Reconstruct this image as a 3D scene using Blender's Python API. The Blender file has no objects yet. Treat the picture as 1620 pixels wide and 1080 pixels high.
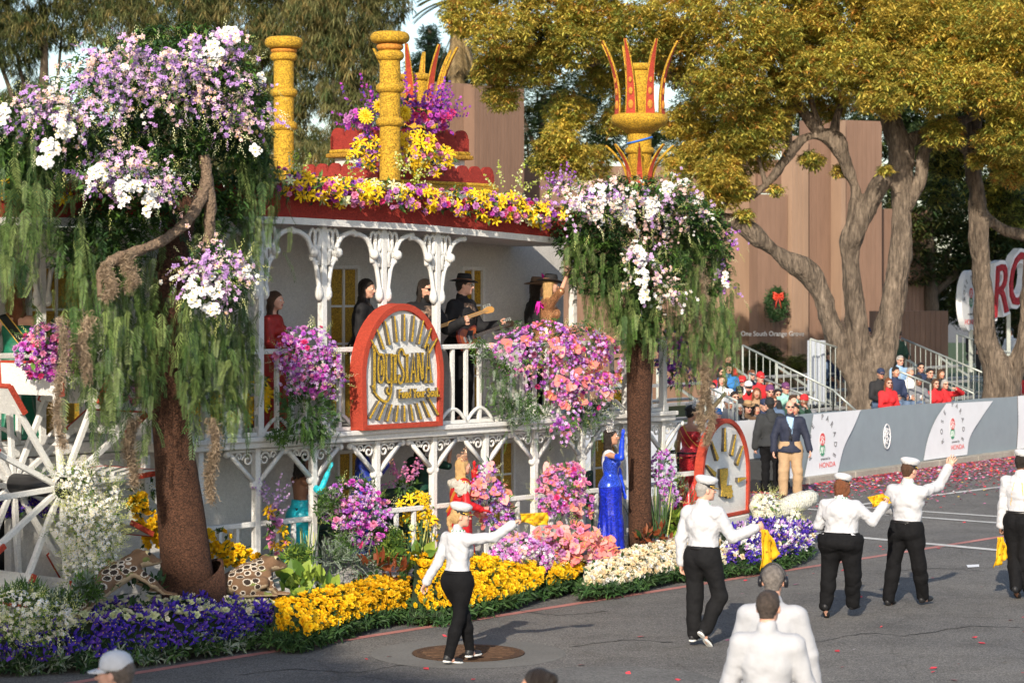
import bpy, math, random
import numpy as np
from mathutils import Vector, Matrix
rnd = random.Random(7)
rng = np.random.default_rng(7)
SC = bpy.context.scene
COL = SC.collection
rad = math.radians
# ------------------------------------------------------------------ camera
FPX, HC, HY, CX = 3828.0, 3.9, 459.0, 810.0      # focal length in photo pixels, eye height, horizon row, centre column
cam_data = bpy.data.cameras.new('camera')
cam = bpy.data.objects.new('camera', cam_data)
COL.objects.link(cam)
cam.location = (0, 0, HC)
cam.rotation_euler = (rad(90), 0, 0)
cam_data.sensor_width = 36.0
cam_data.lens = 36.0 * FPX / 1620.0
cam_data.shift_y = -(540 - HY) / 1620.0
cam_data.clip_start = 0.5
cam_data.clip_end = 4000
cam_data.dof.use_dof = True
cam_data.dof.focus_distance = 29.5
cam_data.dof.aperture_fstop = 3.2
SC.camera = cam
# ------------------------------------------------------------------ sky, sun, exposure
SUN_AZ, SUN_EL = 191.0, 27.0                     # where the sun stands: behind the camera, a little to the left
world = bpy.data.worlds.new('World')
SC.world = world
world.use_nodes = True
wn = world.node_tree
bg = wn.nodes['Background']
sky = wn.nodes.new('ShaderNodeTexSky')
sky.sky_type = 'NISHITA'
sky.sun_disc = False
sky.sun_elevation = rad(SUN_EL)
sky.sun_rotation = rad(SUN_AZ)
sky.air_density = 1.0
sky.dust_density = 1.2
sky.ozone_density = 1.0
wn.links.new(sky.outputs[0], bg.inputs[0])
bg.inputs[1].default_value = 0.15
sun_data = bpy.data.lights.new('sun', 'SUN')
sun_data.energy = 4.4
sun_data.angle = rad(0.55)
sun_data.color = (1.0, 0.89, 0.74)
sun = bpy.data.objects.new('sun', sun_data)
COL.objects.link(sun)
_a = rad(SUN_AZ)
to_sun = Vector((math.sin(_a) * math.cos(rad(SUN_EL)), math.cos(_a) * math.cos(rad(SUN_EL)), math.sin(rad(SUN_EL))))
sun.rotation_euler = to_sun.to_track_quat('Z', 'Y').to_euler()
sun.location = (0, -20, 30)
SC.view_settings.view_transform = 'Standard'
SC.view_settings.look = 'None'
SC.view_settings.exposure = 0.5
SC.view_settings.gamma = 1.0
SC.view_settings.use_curve_mapping = False
SC.cycles.max_bounces = 6
SC.cycles.diffuse_bounces = 3
SC.cycles.transparent_max_bounces = 6
SC.cycles.sample_clamp_indirect = 4.0
# ------------------------------------------------------------------ places: a photo pixel to a point at a given depth / height / float plane
def P(px, py, Y):
 return np.array([(px - CX) / FPX * Y, Y, HC - (py - HY) / FPX * Y])
def G(px, py, z=0.0):
 return P(px, py, FPX * (HC - z) / (py - HY))
O = G(640, 985)                                   # float origin: a point of the flower skirt on the road
TH = rad(41.0)
UU = np.array([math.sin(TH), math.cos(TH), 0.0])  # along the float, towards its bow
VV = np.array([-math.cos(TH), math.sin(TH), 0.0]) # across the float, away from the kerb line we look from
RZF = math.atan2(UU[1], UU[0])
def W(u, v, z):
 return O + UU * u + VV * v + np.array([0, 0, z])
def FW(px, py, v):
 d = P(px, py, 1.0) - np.array([0, 0, HC])
 c = np.array([0, 0, HC]) - O
 t = (v - c.dot(VV)) / d.dot(VV)
 return np.array([0, 0, HC]) + d * t
def FL(px, py, v):
 p = FW(px, py, v) - O
 return np.array([p.dot(UU), v, p[2] + O[2]])
def toF(p):
 q = np.asarray(p) - O
 return np.array([q.dot(UU), q.dot(VV), q[2]])
def pixel(p):
 return CX + FPX * p[0] / p[1], HY + FPX * (HC - p[2]) / p[1]
def scale_at(Y):
 return FPX / Y
# ------------------------------------------------------------------ materials
_mats = {}
def M(name, col, rough=0.65, var=0.12, scale=18.0, bump=0.0, bscale=60.0, metal=0.0, island=0.0, objr=0.0, trans=0.0,
 spec=0.35, col2=None, wear=0.0, stretch=None, sheen=0.0, voro=0.0, vscale=90.0, detail=6.0):
 if name in _mats:
  return _mats[name]
 m = bpy.data.materials.new(name)
 m.use_nodes = True
 nt = m.node_tree
 b = nt.nodes['Principled BSDF']
 N, L = nt.nodes.new, nt.links.new
 tc = N('ShaderNodeTexCoord')
 vec = tc.outputs['Object']
 if stretch:
  mp = N('ShaderNodeMapping'); mp.inputs['Scale'].default_value = stretch
  L(vec, mp.inputs['Vector']); vec = mp.outputs['Vector']
 col = tuple(col)
 if col2 is None:
  c1 = tuple(max(0, c * (1 - var)) for c in col); c2 = tuple(min(1, c * (1 + var)) for c in col)
 else:
  c1, c2 = col, tuple(col2)
 nz = N('ShaderNodeTexNoise'); nz.inputs['Scale'].default_value = scale; nz.inputs['Detail'].default_value = detail
 nz.inputs['Roughness'].default_value = 0.65
 L(vec, nz.inputs['Vector'])
 rp = N('ShaderNodeValToRGB')
 rp.color_ramp.elements[0].position = 0.32; rp.color_ramp.elements[1].position = 0.68
 rp.color_ramp.elements[0].color = (*c1, 1); rp.color_ramp.elements[1].color = (*c2, 1)
 L(nz.outputs['Fac'], rp.inputs['Fac'])
 out = rp.outputs['Color']
 if voro:
  vo = N('ShaderNodeTexVoronoi'); vo.inputs['Scale'].default_value = vscale
  L(vec, vo.inputs['Vector'])
  hv = N('ShaderNodeHueSaturation')
  mr = N('ShaderNodeMapRange'); mr.inputs['To Min'].default_value = 1 - voro; mr.inputs['To Max'].default_value = 1 + voro
  sp = N('ShaderNodeSeparateColor'); L(vo.outputs['Color'], sp.inputs[0]); L(sp.outputs[0], mr.inputs['Value'])
  L(mr.outputs[0], hv.inputs['Value']); L(out, hv.inputs['Color']); out = hv.outputs['Color']
 if wear:
  n2 = N('ShaderNodeTexNoise'); n2.inputs['Scale'].default_value = 1.3; n2.inputs['Detail'].default_value = 8
  L(vec, n2.inputs['Vector'])
  mr = N('ShaderNodeMapRange'); mr.inputs['From Min'].default_value = 0.3; mr.inputs['From Max'].default_value = 0.75
  mr.inputs['To Min'].default_value = 1.0; mr.inputs['To Max'].default_value = 1 - wear
  L(n2.outputs['Fac'], mr.inputs['Value'])
  hv = N('ShaderNodeHueSaturation'); L(mr.outputs[0], hv.inputs['Value']); L(out, hv.inputs['Color']); out = hv.outputs['Color']
 if island or objr:
  hv = N('ShaderNodeHueSaturation')
  val = None
  if island:
   g = N('ShaderNodeNewGeometry')
   mr = N('ShaderNodeMapRange'); mr.inputs['To Min'].default_value = 1 - island; mr.inputs['To Max'].default_value = 1 + island
   L(g.outputs['Random Per Island'], mr.inputs['Value']); val = mr.outputs[0]
  if objr:
   oi = N('ShaderNodeObjectInfo')
   mr2 = N('ShaderNodeMapRange'); mr2.inputs['To Min'].default_value = 1 - objr; mr2.inputs['To Max'].default_value = 1 + objr
   L(oi.outputs['Random'], mr2.inputs['Value'])
   if val is None:
    val = mr2.outputs[0]
   else:
    mm = N('ShaderNodeMath'); mm.operation = 'MULTIPLY'
    L(val, mm.inputs[0]); L(mr2.outputs[0], mm.inputs[1]); val = mm.outputs[0]
   mr3 = N('ShaderNodeMapRange'); mr3.inputs['To Min'].default_value = 0.5 - objr * 0.04; mr3.inputs['To Max'].default_value = 0.5 + objr * 0.04
   L(oi.outputs['Random'], mr3.inputs['Value']); L(mr3.outputs[0], hv.inputs['Hue'])
  L(val, hv.inputs['Value']); L(out, hv.inputs['Color']); out = hv.outputs['Color']
 L(out, b.inputs['Base Color'])
 b.inputs['Roughness'].default_value = rough
 b.inputs['Metallic'].default_value = metal
 b.inputs['Specular IOR Level'].default_value = spec
 if sheen:
  b.inputs['Sheen Weight'].default_value = sheen
 if bump:
  nb = N('ShaderNodeTexNoise'); nb.inputs['Scale'].default_value = bscale; nb.inputs['Detail'].default_value = 4
  L(vec, nb.inputs['Vector'])
  bp = N('ShaderNodeBump'); bp.inputs['Strength'].default_value = min(1.0, bump); bp.inputs['Distance'].default_value = 0.02 * max(1.0, bump)
  L(nb.outputs['Fac'], bp.inputs['Height']); L(bp.outputs['Normal'], b.inputs['Normal'])
 if trans:
  tr = N('ShaderNodeBsdfTranslucent'); L(out, tr.inputs['Color'])
  mx = N('ShaderNodeMixShader'); mx.inputs['Fac'].default_value = trans
  L(b.outputs[0], mx.inputs[1]); L(tr.outputs[0], mx.inputs[2])
  L(mx.outputs[0], nt.nodes['Material Output'].inputs['Surface'])
 _mats[name] = m
 return m
# ------------------------------------------------------------------ objects
def props(o, label=None, cat=None, group=None, kind=None):
 if label: o['label'] = label
 if cat: o['category'] = cat
 if group: o['group'] = group
 if kind: o['kind'] = kind
 return o
def thing(name, label, cat, loc=(0, 0, 0), rz=0.0, group=None):
 o = bpy.data.objects.new(name, None)
 o.empty_display_size = 0.2
 COL.objects.link(o)
 o.location = tuple(float(x) for x in loc); o.rotation_euler = (0, 0, rz)
 return props(o, label, cat, group)
def link(name, me, parent=None, **kw):
 o = bpy.data.objects.new(name, me)
 COL.objects.link(o)
 if parent is not None:
  o.parent = parent
 return props(o, **kw)
def mesh_np(name, v, faces, mats, mi=None, smooth=False):
 """faces: one (n,k) array or a list of such arrays; mi: per-face material index"""
 if isinstance(faces, np.ndarray):
  faces = [faces]
 faces = [np.asarray(f, dtype=np.int32) for f in faces if len(f)]
 me = bpy.data.meshes.new(name)
 v = np.ascontiguousarray(v, dtype=np.float32)
 me.vertices.add(len(v)); me.vertices.foreach_set('co', v.ravel())
 loops = np.concatenate([f.ravel() for f in faces]) if faces else np.zeros(0, np.int32)
 tot = np.concatenate([np.full(len(f), f.shape[1], np.int32) for f in faces]) if faces else np.zeros(0, np.int32)
 st = np.concatenate([[0], np.cumsum(tot)[:-1]]).astype(np.int32) if len(tot) else np.zeros(0, np.int32)
 me.loops.add(len(loops)); me.loops.foreach_set('vertex_index', loops)
 me.polygons.add(len(tot)); me.polygons.foreach_set('loop_start', st)
 for m in (mats if isinstance(mats, (list, tuple)) else [mats]):
  me.materials.append(m)
 if mi is not None:
  me.polygons.foreach_set('material_index', np.ascontiguousarray(mi, dtype=np.int32))
 me.polygons.foreach_set('use_smooth', np.full(len(tot), smooth, dtype=bool))
 me.update(calc_edges=True)
 return me
def nrm(a):
 a = np.asarray(a, float)
 return a / max(1e-9, np.linalg.norm(a))
def rotz(a):
 c, s = math.cos(a), math.sin(a)
 return np.array([[c, -s, 0], [s, c, 0], [0, 0, 1.0]])
def rotx(a):
 c, s = math.cos(a), math.sin(a)
 return np.array([[1.0, 0, 0], [0, c, -s], [0, s, c]])
def roty(a):
 c, s = math.cos(a), math.sin(a)
 return np.array([[c, 0, s], [0, 1.0, 0], [-s, 0, c]])
class MB:
 """collects shapes and links them as ONE mesh object"""
 def __init__(self):
  self.v, self.f, self.m = [], [], []
 def add(self, verts, faces, mi=0):
  b = len(self.v)
  self.v += [tuple(float(x) for x in p) for p in verts]
  self.f += [tuple(i + b for i in f) for f in faces]
  self.m += [mi] * len(faces)
  return self
 def box(self, c, s, R=None, mi=0, taper=1.0):
  c = np.asarray(c, float); h = np.asarray(s, float) / 2
  vs = []
  for z in (-1, 1):
   k = taper if z > 0 else 1.0
   for x, y in ((-1, -1), (1, -1), (1, 1), (-1, 1)):
    p = np.array([x * h[0] * k, y * h[1] * k, z * h[2]])
    vs.append(c + (R @ p if R is not None else p))
  return self.add(vs, [(3, 2, 1, 0), (4, 5, 6, 7), (0, 1, 5, 4), (1, 2, 6, 5), (2, 3, 7, 6), (3, 0, 4, 7)], mi)
 def bar(self, a, b, w, h, up=(0, 0, 1), mi=0):
  a, b = np.asarray(a, float), np.asarray(b, float)
  z = nrm(b - a); x = np.cross(np.asarray(up, float), z)
  if np.linalg.norm(x) < 1e-5: x = np.cross((1, 0, 0), z)
  x = nrm(x); y = np.cross(z, x)
  R = np.stack([x, y, z], 1)
  return self.box((a + b) / 2, (w, h, np.linalg.norm(b - a)), R, mi)
 def tube(self, pts, r, n=8, mi=0, cap=True, jit=0.0, flat=1.0):
  pts = [np.asarray(p, float) for p in pts]
  rr = list(r) if hasattr(r, '__len__') else [r] * len(pts)
  t0 = nrm(pts[1] - pts[0])
  x = np.cross(t0, (0, 0, 1.0))
  if np.linalg.norm(x) < 1e-4: x = np.cross(t0, (0, 1.0, 0))
  x = nrm(x); vs = []
  for i, p in enumerate(pts):
   t = nrm(pts[min(i + 1, len(pts) - 1)] - pts[max(i - 1, 0)])
   x = nrm(x - t * x.dot(t)); y = np.cross(t, x)
   for k in range(n):
    a = 2 * math.pi * k / n
    q = rr[i] * (1 + (rnd.uniform(-jit, jit) if jit else 0))
    vs.append(p + x * math.cos(a) * q + y * math.sin(a) * q * flat)
  fs = []
  for i in range(len(pts) - 1):
   for k in range(n):
    a, b = i * n + k, i * n + (k + 1) % n
    fs.append((a, b, b + n, a + n))
  if cap:
   fs.append(tuple(range(n - 1, -1, -1))); e = (len(pts) - 1) * n
   fs.append(tuple(range(e, e + n)))
  return self.add(vs, fs, mi)
 def lathe(self, prof, n=24, c=(0, 0, 0), R=None, mi=0, sx=1.0, sy=1.0, cap=True):
  c = np.asarray(c, float); vs = []
  for (r, z) in prof:
   for k in range(n):
    a = 2 * math.pi * k / n
    p = np.array([r * math.cos(a) * sx, r * math.sin(a) * sy, z])
    vs.append(c + (R @ p if R is not None else p))
  fs = []
  for i in range(len(prof) - 1):
   for k in range(n):
    a, b = i * n + k, i * n + (k + 1) % n
    fs.append((a, b, b + n, a + n))
  if cap:
   fs.append(tuple(range(n - 1, -1, -1))); e = (len(prof) - 1) * n
   fs.append(tuple(range(e, e + n)))
  return self.add(vs, fs, mi)
 def prism(self, outline, d0, d1, org=(0, 0, 0), ex=(1, 0, 0), ey=(0, 0, 1), ez=(0, 1, 0), mi=0):
  """outline in the plane (ex, ey), pushed along ez from d0 to d1"""
  org, ex, ey, ez = (np.asarray(q, float) for q in (org, ex, ey, ez))
  n = len(outline)
  vs = [org + ex * x + ey * y + ez * d0 for x, y in outline] + [org + ex * x + ey * y + ez * d1 for x, y in outline]
  fs = [tuple(range(n)), tuple(range(2 * n - 1, n - 1, -1))]
  for k in range(n):
   j = (k + 1) % n
   fs.append((k, k + n, j + n, j))
  return self.add(vs, fs, mi)
 def ball(self, c, r, n=10, mi=0, R=None, sc=(1, 1, 1)):
  m = max(4, n // 2 + 1)
  prof = [(math.sin(math.pi * i / m), -math.cos(math.pi * i / m)) for i in range(m + 1)]
  prof[0] = (0.02, -1); prof[-1] = (0.02, 1)
  c = np.asarray(c, float); vs = []
  for (q, z) in prof:
   for k in range(n):
    a = 2 * math.pi * k / n
    p = np.array([q * math.cos(a) * sc[0], q * math.sin(a) * sc[1], z * sc[2]]) * r
    vs.append(c + (R @ p if R is not None else p))
  fs = []
  for i in range(m):
   for k in range(n):
    a, b = i * n + k, i * n + (k + 1) % n
    fs.append((a, b, b + n, a + n))
  return self.add(vs, fs, mi)
 def mesh(self, name, mats, smooth=False):
  me = bpy.data.meshes.new(name)
  me.from_pydata(self.v, [], self.f)
  for m in (mats if isinstance(mats, (list, tuple)) else [mats]):
   me.materials.append(m)
  if self.m and max(self.m) > 0:
   me.polygons.foreach_set('material_index', self.m)
  if smooth:
   me.polygons.foreach_set('use_smooth', [True] * len(self.f))
  me.update()
  return me
 def build(self, name, mats, parent=None, smooth=False, bevel=0.0, auto=False, **kw):
  o = link(name, self.mesh(name, mats, smooth), parent, **kw)
  if bevel:
   md = o.modifiers.new('bevel', 'BEVEL'); md.width = bevel; md.segments = 2; md.limit_method = 'ANGLE'
  if auto:
   md = o.modifiers.new('edges', 'EDGE_SPLIT'); md.split_angle = rad(40)
  return o
def text_mb(s, size, depth, org, ex, ey, ez, sx=1.0, center=True, mb=None, offset=0.0, mi=0):
 """extruded lettering in the plane (ex, ey), facing ez"""
 cu = bpy.data.curves.new('lettering', 'FONT')
 cu.body = s; cu.size = size; cu.extrude = depth / 2; cu.offset = offset
 cu.resolution_u = 3
 if center: cu.align_x = 'CENTER'; cu.align_y = 'CENTER'
 ob = bpy.data.objects.new('lettering', cu)
 COL.objects.link(ob)
 dg = bpy.context.evaluated_depsgraph_get(); dg.update()
 me = ob.evaluated_get(dg).to_mesh()
 org, ex, ey, ez = (np.asarray(q, float) for q in (org, ex, ey, ez))
 mb = mb or MB()
 mb.add([org + ex * v.co.x * sx + ey * v.co.y + ez * (v.co.z + depth / 2) for v in me.vertices], [tuple(p.vertices) for p in me.polygons], mi)
 ob.evaluated_get(dg).to_mesh_clear()
 bpy.data.objects.remove(ob); bpy.data.curves.remove(cu)
 return mb
def stamp(tv, tf, R, loc, sc):
 """copies of a small template: tv (n,3), tf (m,k); R (c,3,3), loc (c,3), sc (c,)"""
 tv = np.asarray(tv, float); tf = np.asarray(tf)
 v = np.einsum('cij,nj->cni', R, tv) * np.asarray(sc)[:, None, None] + np.asarray(loc)[:, None, :]
 c = len(loc)
 f = tf[None] + (np.arange(c) * len(tv))[:, None, None]
 return v.reshape(-1, 3), f.reshape(-1, tf.shape[1])
def frames(nv, spin=None):
 """rotation matrices whose third column is nv (c,3), spun at random"""
 nv = np.asarray(nv, float); nv = nv / np.maximum(1e-9, np.linalg.norm(nv, axis=1))[:, None]
 up = np.tile(np.array([0, 0, 1.0]), (len(nv), 1)); up[np.abs(nv[:, 2]) > 0.95] = (1, 0, 0)
 x = np.cross(up, nv); x /= np.linalg.norm(x, axis=1)[:, None]
 y = np.cross(nv, x)
 a = rng.uniform(0, 2 * np.pi, len(nv)) if spin is None else np.broadcast_to(spin, (len(nv),))
 xx = x * np.cos(a)[:, None] + y * np.sin(a)[:, None]
 yy = -x * np.sin(a)[:, None] + y * np.cos(a)[:, None]
 return np.stack([xx, yy, nv], 2)
def randdir(n):
 v = rng.normal(size=(n, 3)); return v / np.linalg.norm(v, axis=1)[:, None]
def smooth_path(pts, n=6):
 """Catmull-Rom through the points"""
 p = [np.asarray(q, float) for q in pts]
 p = [2 * p[0] - p[1]] + p + [2 * p[-1] - p[-2]]
 out = []
 for i in range(1, len(p) - 2):
  for k in range(n):
   t = k / n
   out.append(0.5 * ((2 * p[i]) + (-p[i - 1] + p[i + 1]) * t + (2 * p[i - 1] - 5 * p[i] + 4 * p[i + 1] - p[i + 2]) * t * t
       + (-p[i - 1] + 3 * p[i] - 3 * p[i + 1] + p[i + 2]) * t ** 3))
 out.append(p[-2])
 return out
# ------------------------------------------------------------------ bodies: smooth-blended volumes turned into one continuous surface
def cone(a, b, ra, rb, k=0.03): return ('c', np.asarray(a, float), np.asarray(b, float), ra, rb, k)
def elli(c, r, R=None, k=0.03): return ('e', np.asarray(c, float), np.asarray(r, float), R, k)
def carve(c, r, R=None, k=0.01): return ('-e', np.asarray(c, float), np.asarray(r, float), R, k)
def cut(p, n): return ('cut', np.asarray(p, float), np.asarray(n, float))
def crease(amp, f, seed=0, ax=(1, 1, 1)): return ('cr', amp, f, seed, ax)
def keepslab(p, n, w): return ('slab', np.asarray(p, float), np.asarray(n, float), w)
def wrinkle(amp, f, seed=0, ax=(1, 1, 1)): return ('wr', amp, f, seed, ax)
def field_mesh(prims, h):
 lo, hi = np.full(3, 1e9), np.full(3, -1e9)
 for p in prims:
  if p[0] == 'c':
   r = max(p[3], p[4]); lo = np.minimum(lo, np.minimum(p[1], p[2]) - r); hi = np.maximum(hi, np.maximum(p[1], p[2]) + r)
  elif p[0] == 'e':
   r = p[2].max() if p[3] is not None else p[2]; lo = np.minimum(lo, p[1] - r); hi = np.maximum(hi, p[1] + r)
 lo -= 3 * h; hi += 3 * h
 n = np.ceil((hi - lo) / h).astype(int) + 1
 ax = [lo[i] + h * np.arange(n[i]) for i in range(3)]
 D = np.full(n, 1.0, dtype=np.float32)
 def sub(a, b):
  i0 = np.clip(np.floor((a - lo) / h).astype(int), 0, n - 1); i1 = np.clip(np.ceil((b - lo) / h).astype(int) + 1, 1, n)
  sl = tuple(slice(i0[i], i1[i]) for i in range(3))
  X, Y, Z = np.meshgrid(*[ax[i][sl[i]] for i in range(3)], indexing='ij')
  return sl, np.stack([X, Y, Z], -1)
 for p in prims:
  t = p[0]
  if t == 'c':
   a, b, ra, rb, k = p[1:]
   m = max(ra, rb) + k + 3 * h
   sl, q = sub(np.minimum(a, b) - m, np.maximum(a, b) + m)
   ab = b - a; L2 = max(1e-9, ab.dot(ab))
   s = np.clip(((q - a) @ ab) / L2, 0, 1)
   d = np.linalg.norm(q - a - s[..., None] * ab, axis=-1) - (ra + (rb - ra) * s)
  elif t in ('e', '-e'):
   c, r, R, k = p[1:]
   m = (r.max() if R is not None else r) + k + 3 * h
   sl, q = sub(c - m, c + m)
   q = q - c
   if R is not None: q = q @ R
   k0 = np.linalg.norm(q / r, axis=-1); k1 = np.maximum(1e-6, np.linalg.norm(q / (r * r), axis=-1))
   d = k0 * (k0 - 1) / k1
   d = np.where(k0 < 0.05, -r.min(), d)
  elif t == 'cut':
   sl, q = sub(lo, hi)
   D = np.maximum(D, (q - p[1]) @ p[2]).astype(np.float32); continue
  elif t == 'slab':
   sl, q = sub(lo, hi)
   D = np.maximum(D, np.abs((q - p[1]) @ p[2]) - p[3]).astype(np.float32); continue
  elif t == 'wr':
   amp, f, seed, a3 = p[1:]
   sl, q = sub(lo, hi); r_ = np.random.default_rng(seed + 11)
   w = 0
   for _ in range(4):
    dv = r_.normal(size=3) * np.asarray(a3); dv = dv / np.linalg.norm(dv) * f * r_.uniform(0.6, 1.5)
    d2 = r_.normal(size=3) * f * 0.4
    w = w + np.sin(q @ dv + 1.3 * np.sin(q @ d2 + r_.uniform(0, 6)) + r_.uniform(0, 6))
   D = (D + amp * w / 2).astype(np.float32); continue
  elif t == 'cr':                                # cloth: broad swells parted by narrow creases
   amp, f, seed, a3 = p[1:]
   sl, q = sub(lo, hi); r_ = np.random.default_rng(seed + 5); w = 0
   for _ in range(3):
    dv = r_.normal(size=3) * np.asarray(a3); dv = dv / np.linalg.norm(dv) * f * r_.uniform(0.6, 1.4); d2 = r_.normal(size=3) * f * .45
    w = w + 1 - 2 * np.abs(np.sin(.5 * (q @ dv) + 1.1 * np.sin(q @ d2 + r_.uniform(0, 6)) + r_.uniform(0, 6))) ** .6
   D = (D + amp * w * .6).astype(np.float32); continue
  elif t == 'fold':                              # skirt pleats round a vertical axis
   c, num, amp, z0, z1 = p[1:]
   sl, q = sub(lo, hi)
   an = np.arctan2(q[..., 1] - c[1], q[..., 0] - c[0])
   f = np.clip((z1 - q[..., 2]) / (z1 - z0), 0, 1)
   D = (D + amp * f * np.sin(an * num + 2.0 * np.sin(q[..., 2] * 3 + num) + 0.8 * np.sin(an * 3))).astype(np.float32); continue
  B = D[sl]
  if t == '-e':
   hh = np.maximum(k - np.abs(-d - B), 0) / k
   D[sl] = np.maximum(-d, B) + hh * hh * k / 4
  else:
   hh = np.maximum(k - np.abs(d - B), 0) / k
   D[sl] = np.minimum(d, B) - hh * hh * k / 4
 # surface nets
 S = D < 0
 cnt = np.zeros(n - 1, np.int8)
 for i in (0, 1):
  for j in (0, 1):
   for k in (0, 1):
    cnt += S[i:n[0] - 1 + i, j:n[1] - 1 + j, k:n[2] - 1 + k]
 ci, cj, ck = np.nonzero((cnt > 0) & (cnt < 8))
 if not len(ci):
  return np.zeros((0, 3)), np.zeros((0, 4), np.int32)
 idx = np.full(n - 1, -1, np.int32); idx[ci, cj, ck] = np.arange(len(ci))
 co = [(i, j, k) for i in (0, 1) for j in (0, 1) for k in (0, 1)]
 val = np.stack([D[ci + i, cj + j, ck + k] for i, j, k in co], 1).astype(float)
 acc = np.zeros((len(ci), 3)); w = np.zeros(len(ci))
 for a in range(8):
  for b in range(a + 1, 8):
   df = np.array(co[b]) - np.array(co[a])
   if np.abs(df).sum() != 1: continue
   va, vb = val[:, a], val[:, b]
   x = (va < 0) != (vb < 0)
   t = np.where(x, va / np.where(x, va - vb, 1), 0)
   acc += np.where(x[:, None], np.array(co[a]) + t[:, None] * df, 0); w += x
 v = (np.stack([ci, cj, ck], 1) + acc / w[:, None]) * h + lo
 qs = []
 for axn in range(3):
  o1, o2 = [(1, 2), (2, 0), (0, 1)][axn]
  s0 = [slice(None)] * 3; s1 = [slice(None)] * 3
  s0[axn] = slice(0, n[axn] - 1); s1[axn] = slice(1, n[axn])
  A, B = S[tuple(s0)], S[tuple(s1)]
  e = np.array(np.nonzero(A != B)).T
  e = e[(e[:, o1] > 0) & (e[:, o2] > 0) & (e[:, o1] < n[o1] - 1) & (e[:, o2] < n[o2] - 1)]
  if not len(e): continue
  def at(d1, d2):
   f = e.copy(); f[:, o1] += d1; f[:, o2] += d2
   return idx[f[:, 0], f[:, 1], f[:, 2]]
  q = np.stack([at(-1, -1), at(0, -1), at(0, 0), at(-1, 0)], 1)
  fl = A[e[:, 0], e[:, 1], e[:, 2]]
  q[~fl] = q[~fl][:, ::-1]
  qs.append(q)
 f = np.concatenate(qs)
 return v, f[(f >= 0).all(1)]
SKIN = {
 'fair': M('skin_fair', (0.60, 0.33, 0.235), 0.5, 0.06, 30, spec=0.4),
 'tan': M('skin_tan', (0.46, 0.235, 0.15), 0.5, 0.06, 30, spec=0.4),
 'brown': M('skin_brown', (0.20, 0.095, 0.055), 0.5, 0.06, 30, spec=0.45),
}
LIP = M('lips', (0.42, 0.10, 0.09), 0.4, 0.05)
EYEW = M('eye_white', (0.75, 0.73, 0.7), 0.25, 0.02)
IRIS = M('eye_iris', (0.03, 0.02, 0.015), 0.15, 0.02)
HAIRC = {
 'dark': M('hair_dark', (0.018, 0.012, 0.009), 0.45, 0.5, 30, bump=0.6, bscale=120, stretch=(6, 6, 1)),
 'brown': M('hair_brown', (0.075, 0.036, 0.018), 0.45, 0.5, 30, bump=0.6, bscale=120, stretch=(6, 6, 1)),
 'auburn': M('hair_auburn', (0.16, 0.055, 0.022), 0.45, 0.45, 30, bump=0.6, bscale=120, stretch=(6, 6, 1)),
 'blonde': M('hair_blonde', (0.50, 0.31, 0.13), 0.45, 0.35, 30, bump=0.6, bscale=120, stretch=(6, 6, 1)),
 'ash': M('hair_ash', (.15, .13, .115), 0.6, 0.5, 40, bump=0.6, bscale=160),
 'dark2': M('hair_cropped', (.05, .036, .028), 0.6, 0.5, 40, bump=0.6, bscale=160),
 'grey': M('hair_grey', (0.36, 0.34, 0.32), 0.5, 0.3, 30, bump=0.6, bscale=120, stretch=(6, 6, 1)),
 'greybrown': M('hair_greybrown', (0.13, 0.10, 0.08), 0.5, 0.4, 40, bump=0.6, bscale=160),
}
def cloth(name, col, rough=0.8, var=0.08, bump=0.25, bs=35, **kw):
 return M('cloth_' + name, col, rough, var, 25, bump=bump, bscale=bs, **kw)
BLACK_CAP = cloth('cap_black', (0.015, 0.015, 0.017))
GOLD_BRAID = M('gold_braid', (0.75, 0.47, 0.09), 0.4, 0.2, 200, metal=0.5)
WHITE_CAP = cloth('cap_white', (0.56, 0.56, 0.575))
GLASSES = M('dark_lenses', (0.008, 0.008, 0.01), 0.1, 0.0, spec=0.6)
def hand(wr, d, nv, sv, mode, s, h):
 d, nv = nrm(d), nrm(nv); nv = nrm(nv - d * nv.dot(d)); sv = nrm(np.cross(d, nv)) * sv
 R = np.stack([d, sv, nv], 1)
 pr = [elli(wr + d * 0.05 * s, np.array([.056, .041, .018]) * s, R, .012), cone(wr - d * .03 * s, wr + d * .02 * s, .026 * s, .026 * s, .015)]
 curl = {'open': (.06, .10, .12), 'relaxed': (.35, .5, .45), 'grip': (1.1, 1.3, .9), 'wave': (.02, .25, .3)}[mode]
 for i, ln in enumerate((.070, .079, .073, .057)):
  off = .030 - .0205 * i
  b = wr + (d * .088 + sv * off) * s
  sp = (1.5 - i) * (.16 if mode in ('open', 'wave') else .05)
  dd = nrm(d * math.cos(sp) + sv * math.sin(sp)); an = 0
  for j, (fr, c) in enumerate(zip((.42, .32, .26), curl)):
   an += c
   e = b + (dd * math.cos(an) + nv * math.sin(an)) * ln * fr * s
   pr.append(cone(b, e, (.0098 - .001 * j) * s, (.0090 - .0012 * j) * s, .004)); b = e
 b = wr + (d * .028 + sv * .026) * s
 for j, (ln, w) in enumerate(((.04, .0), (.034, .25), (.028, .45))):
  td = nrm(d * (.65 + .3 * j) + sv * (.75 - .35 * j) + nv * (.25 + (w if mode == 'grip' else .1)))
  e = b + td * ln * s
  pr.append(cone(b, e, (.0135 - .0015 * j) * s, (.012 - .0018 * j) * s, .006)); b = e
 return field_mesh(pr, h)
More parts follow.
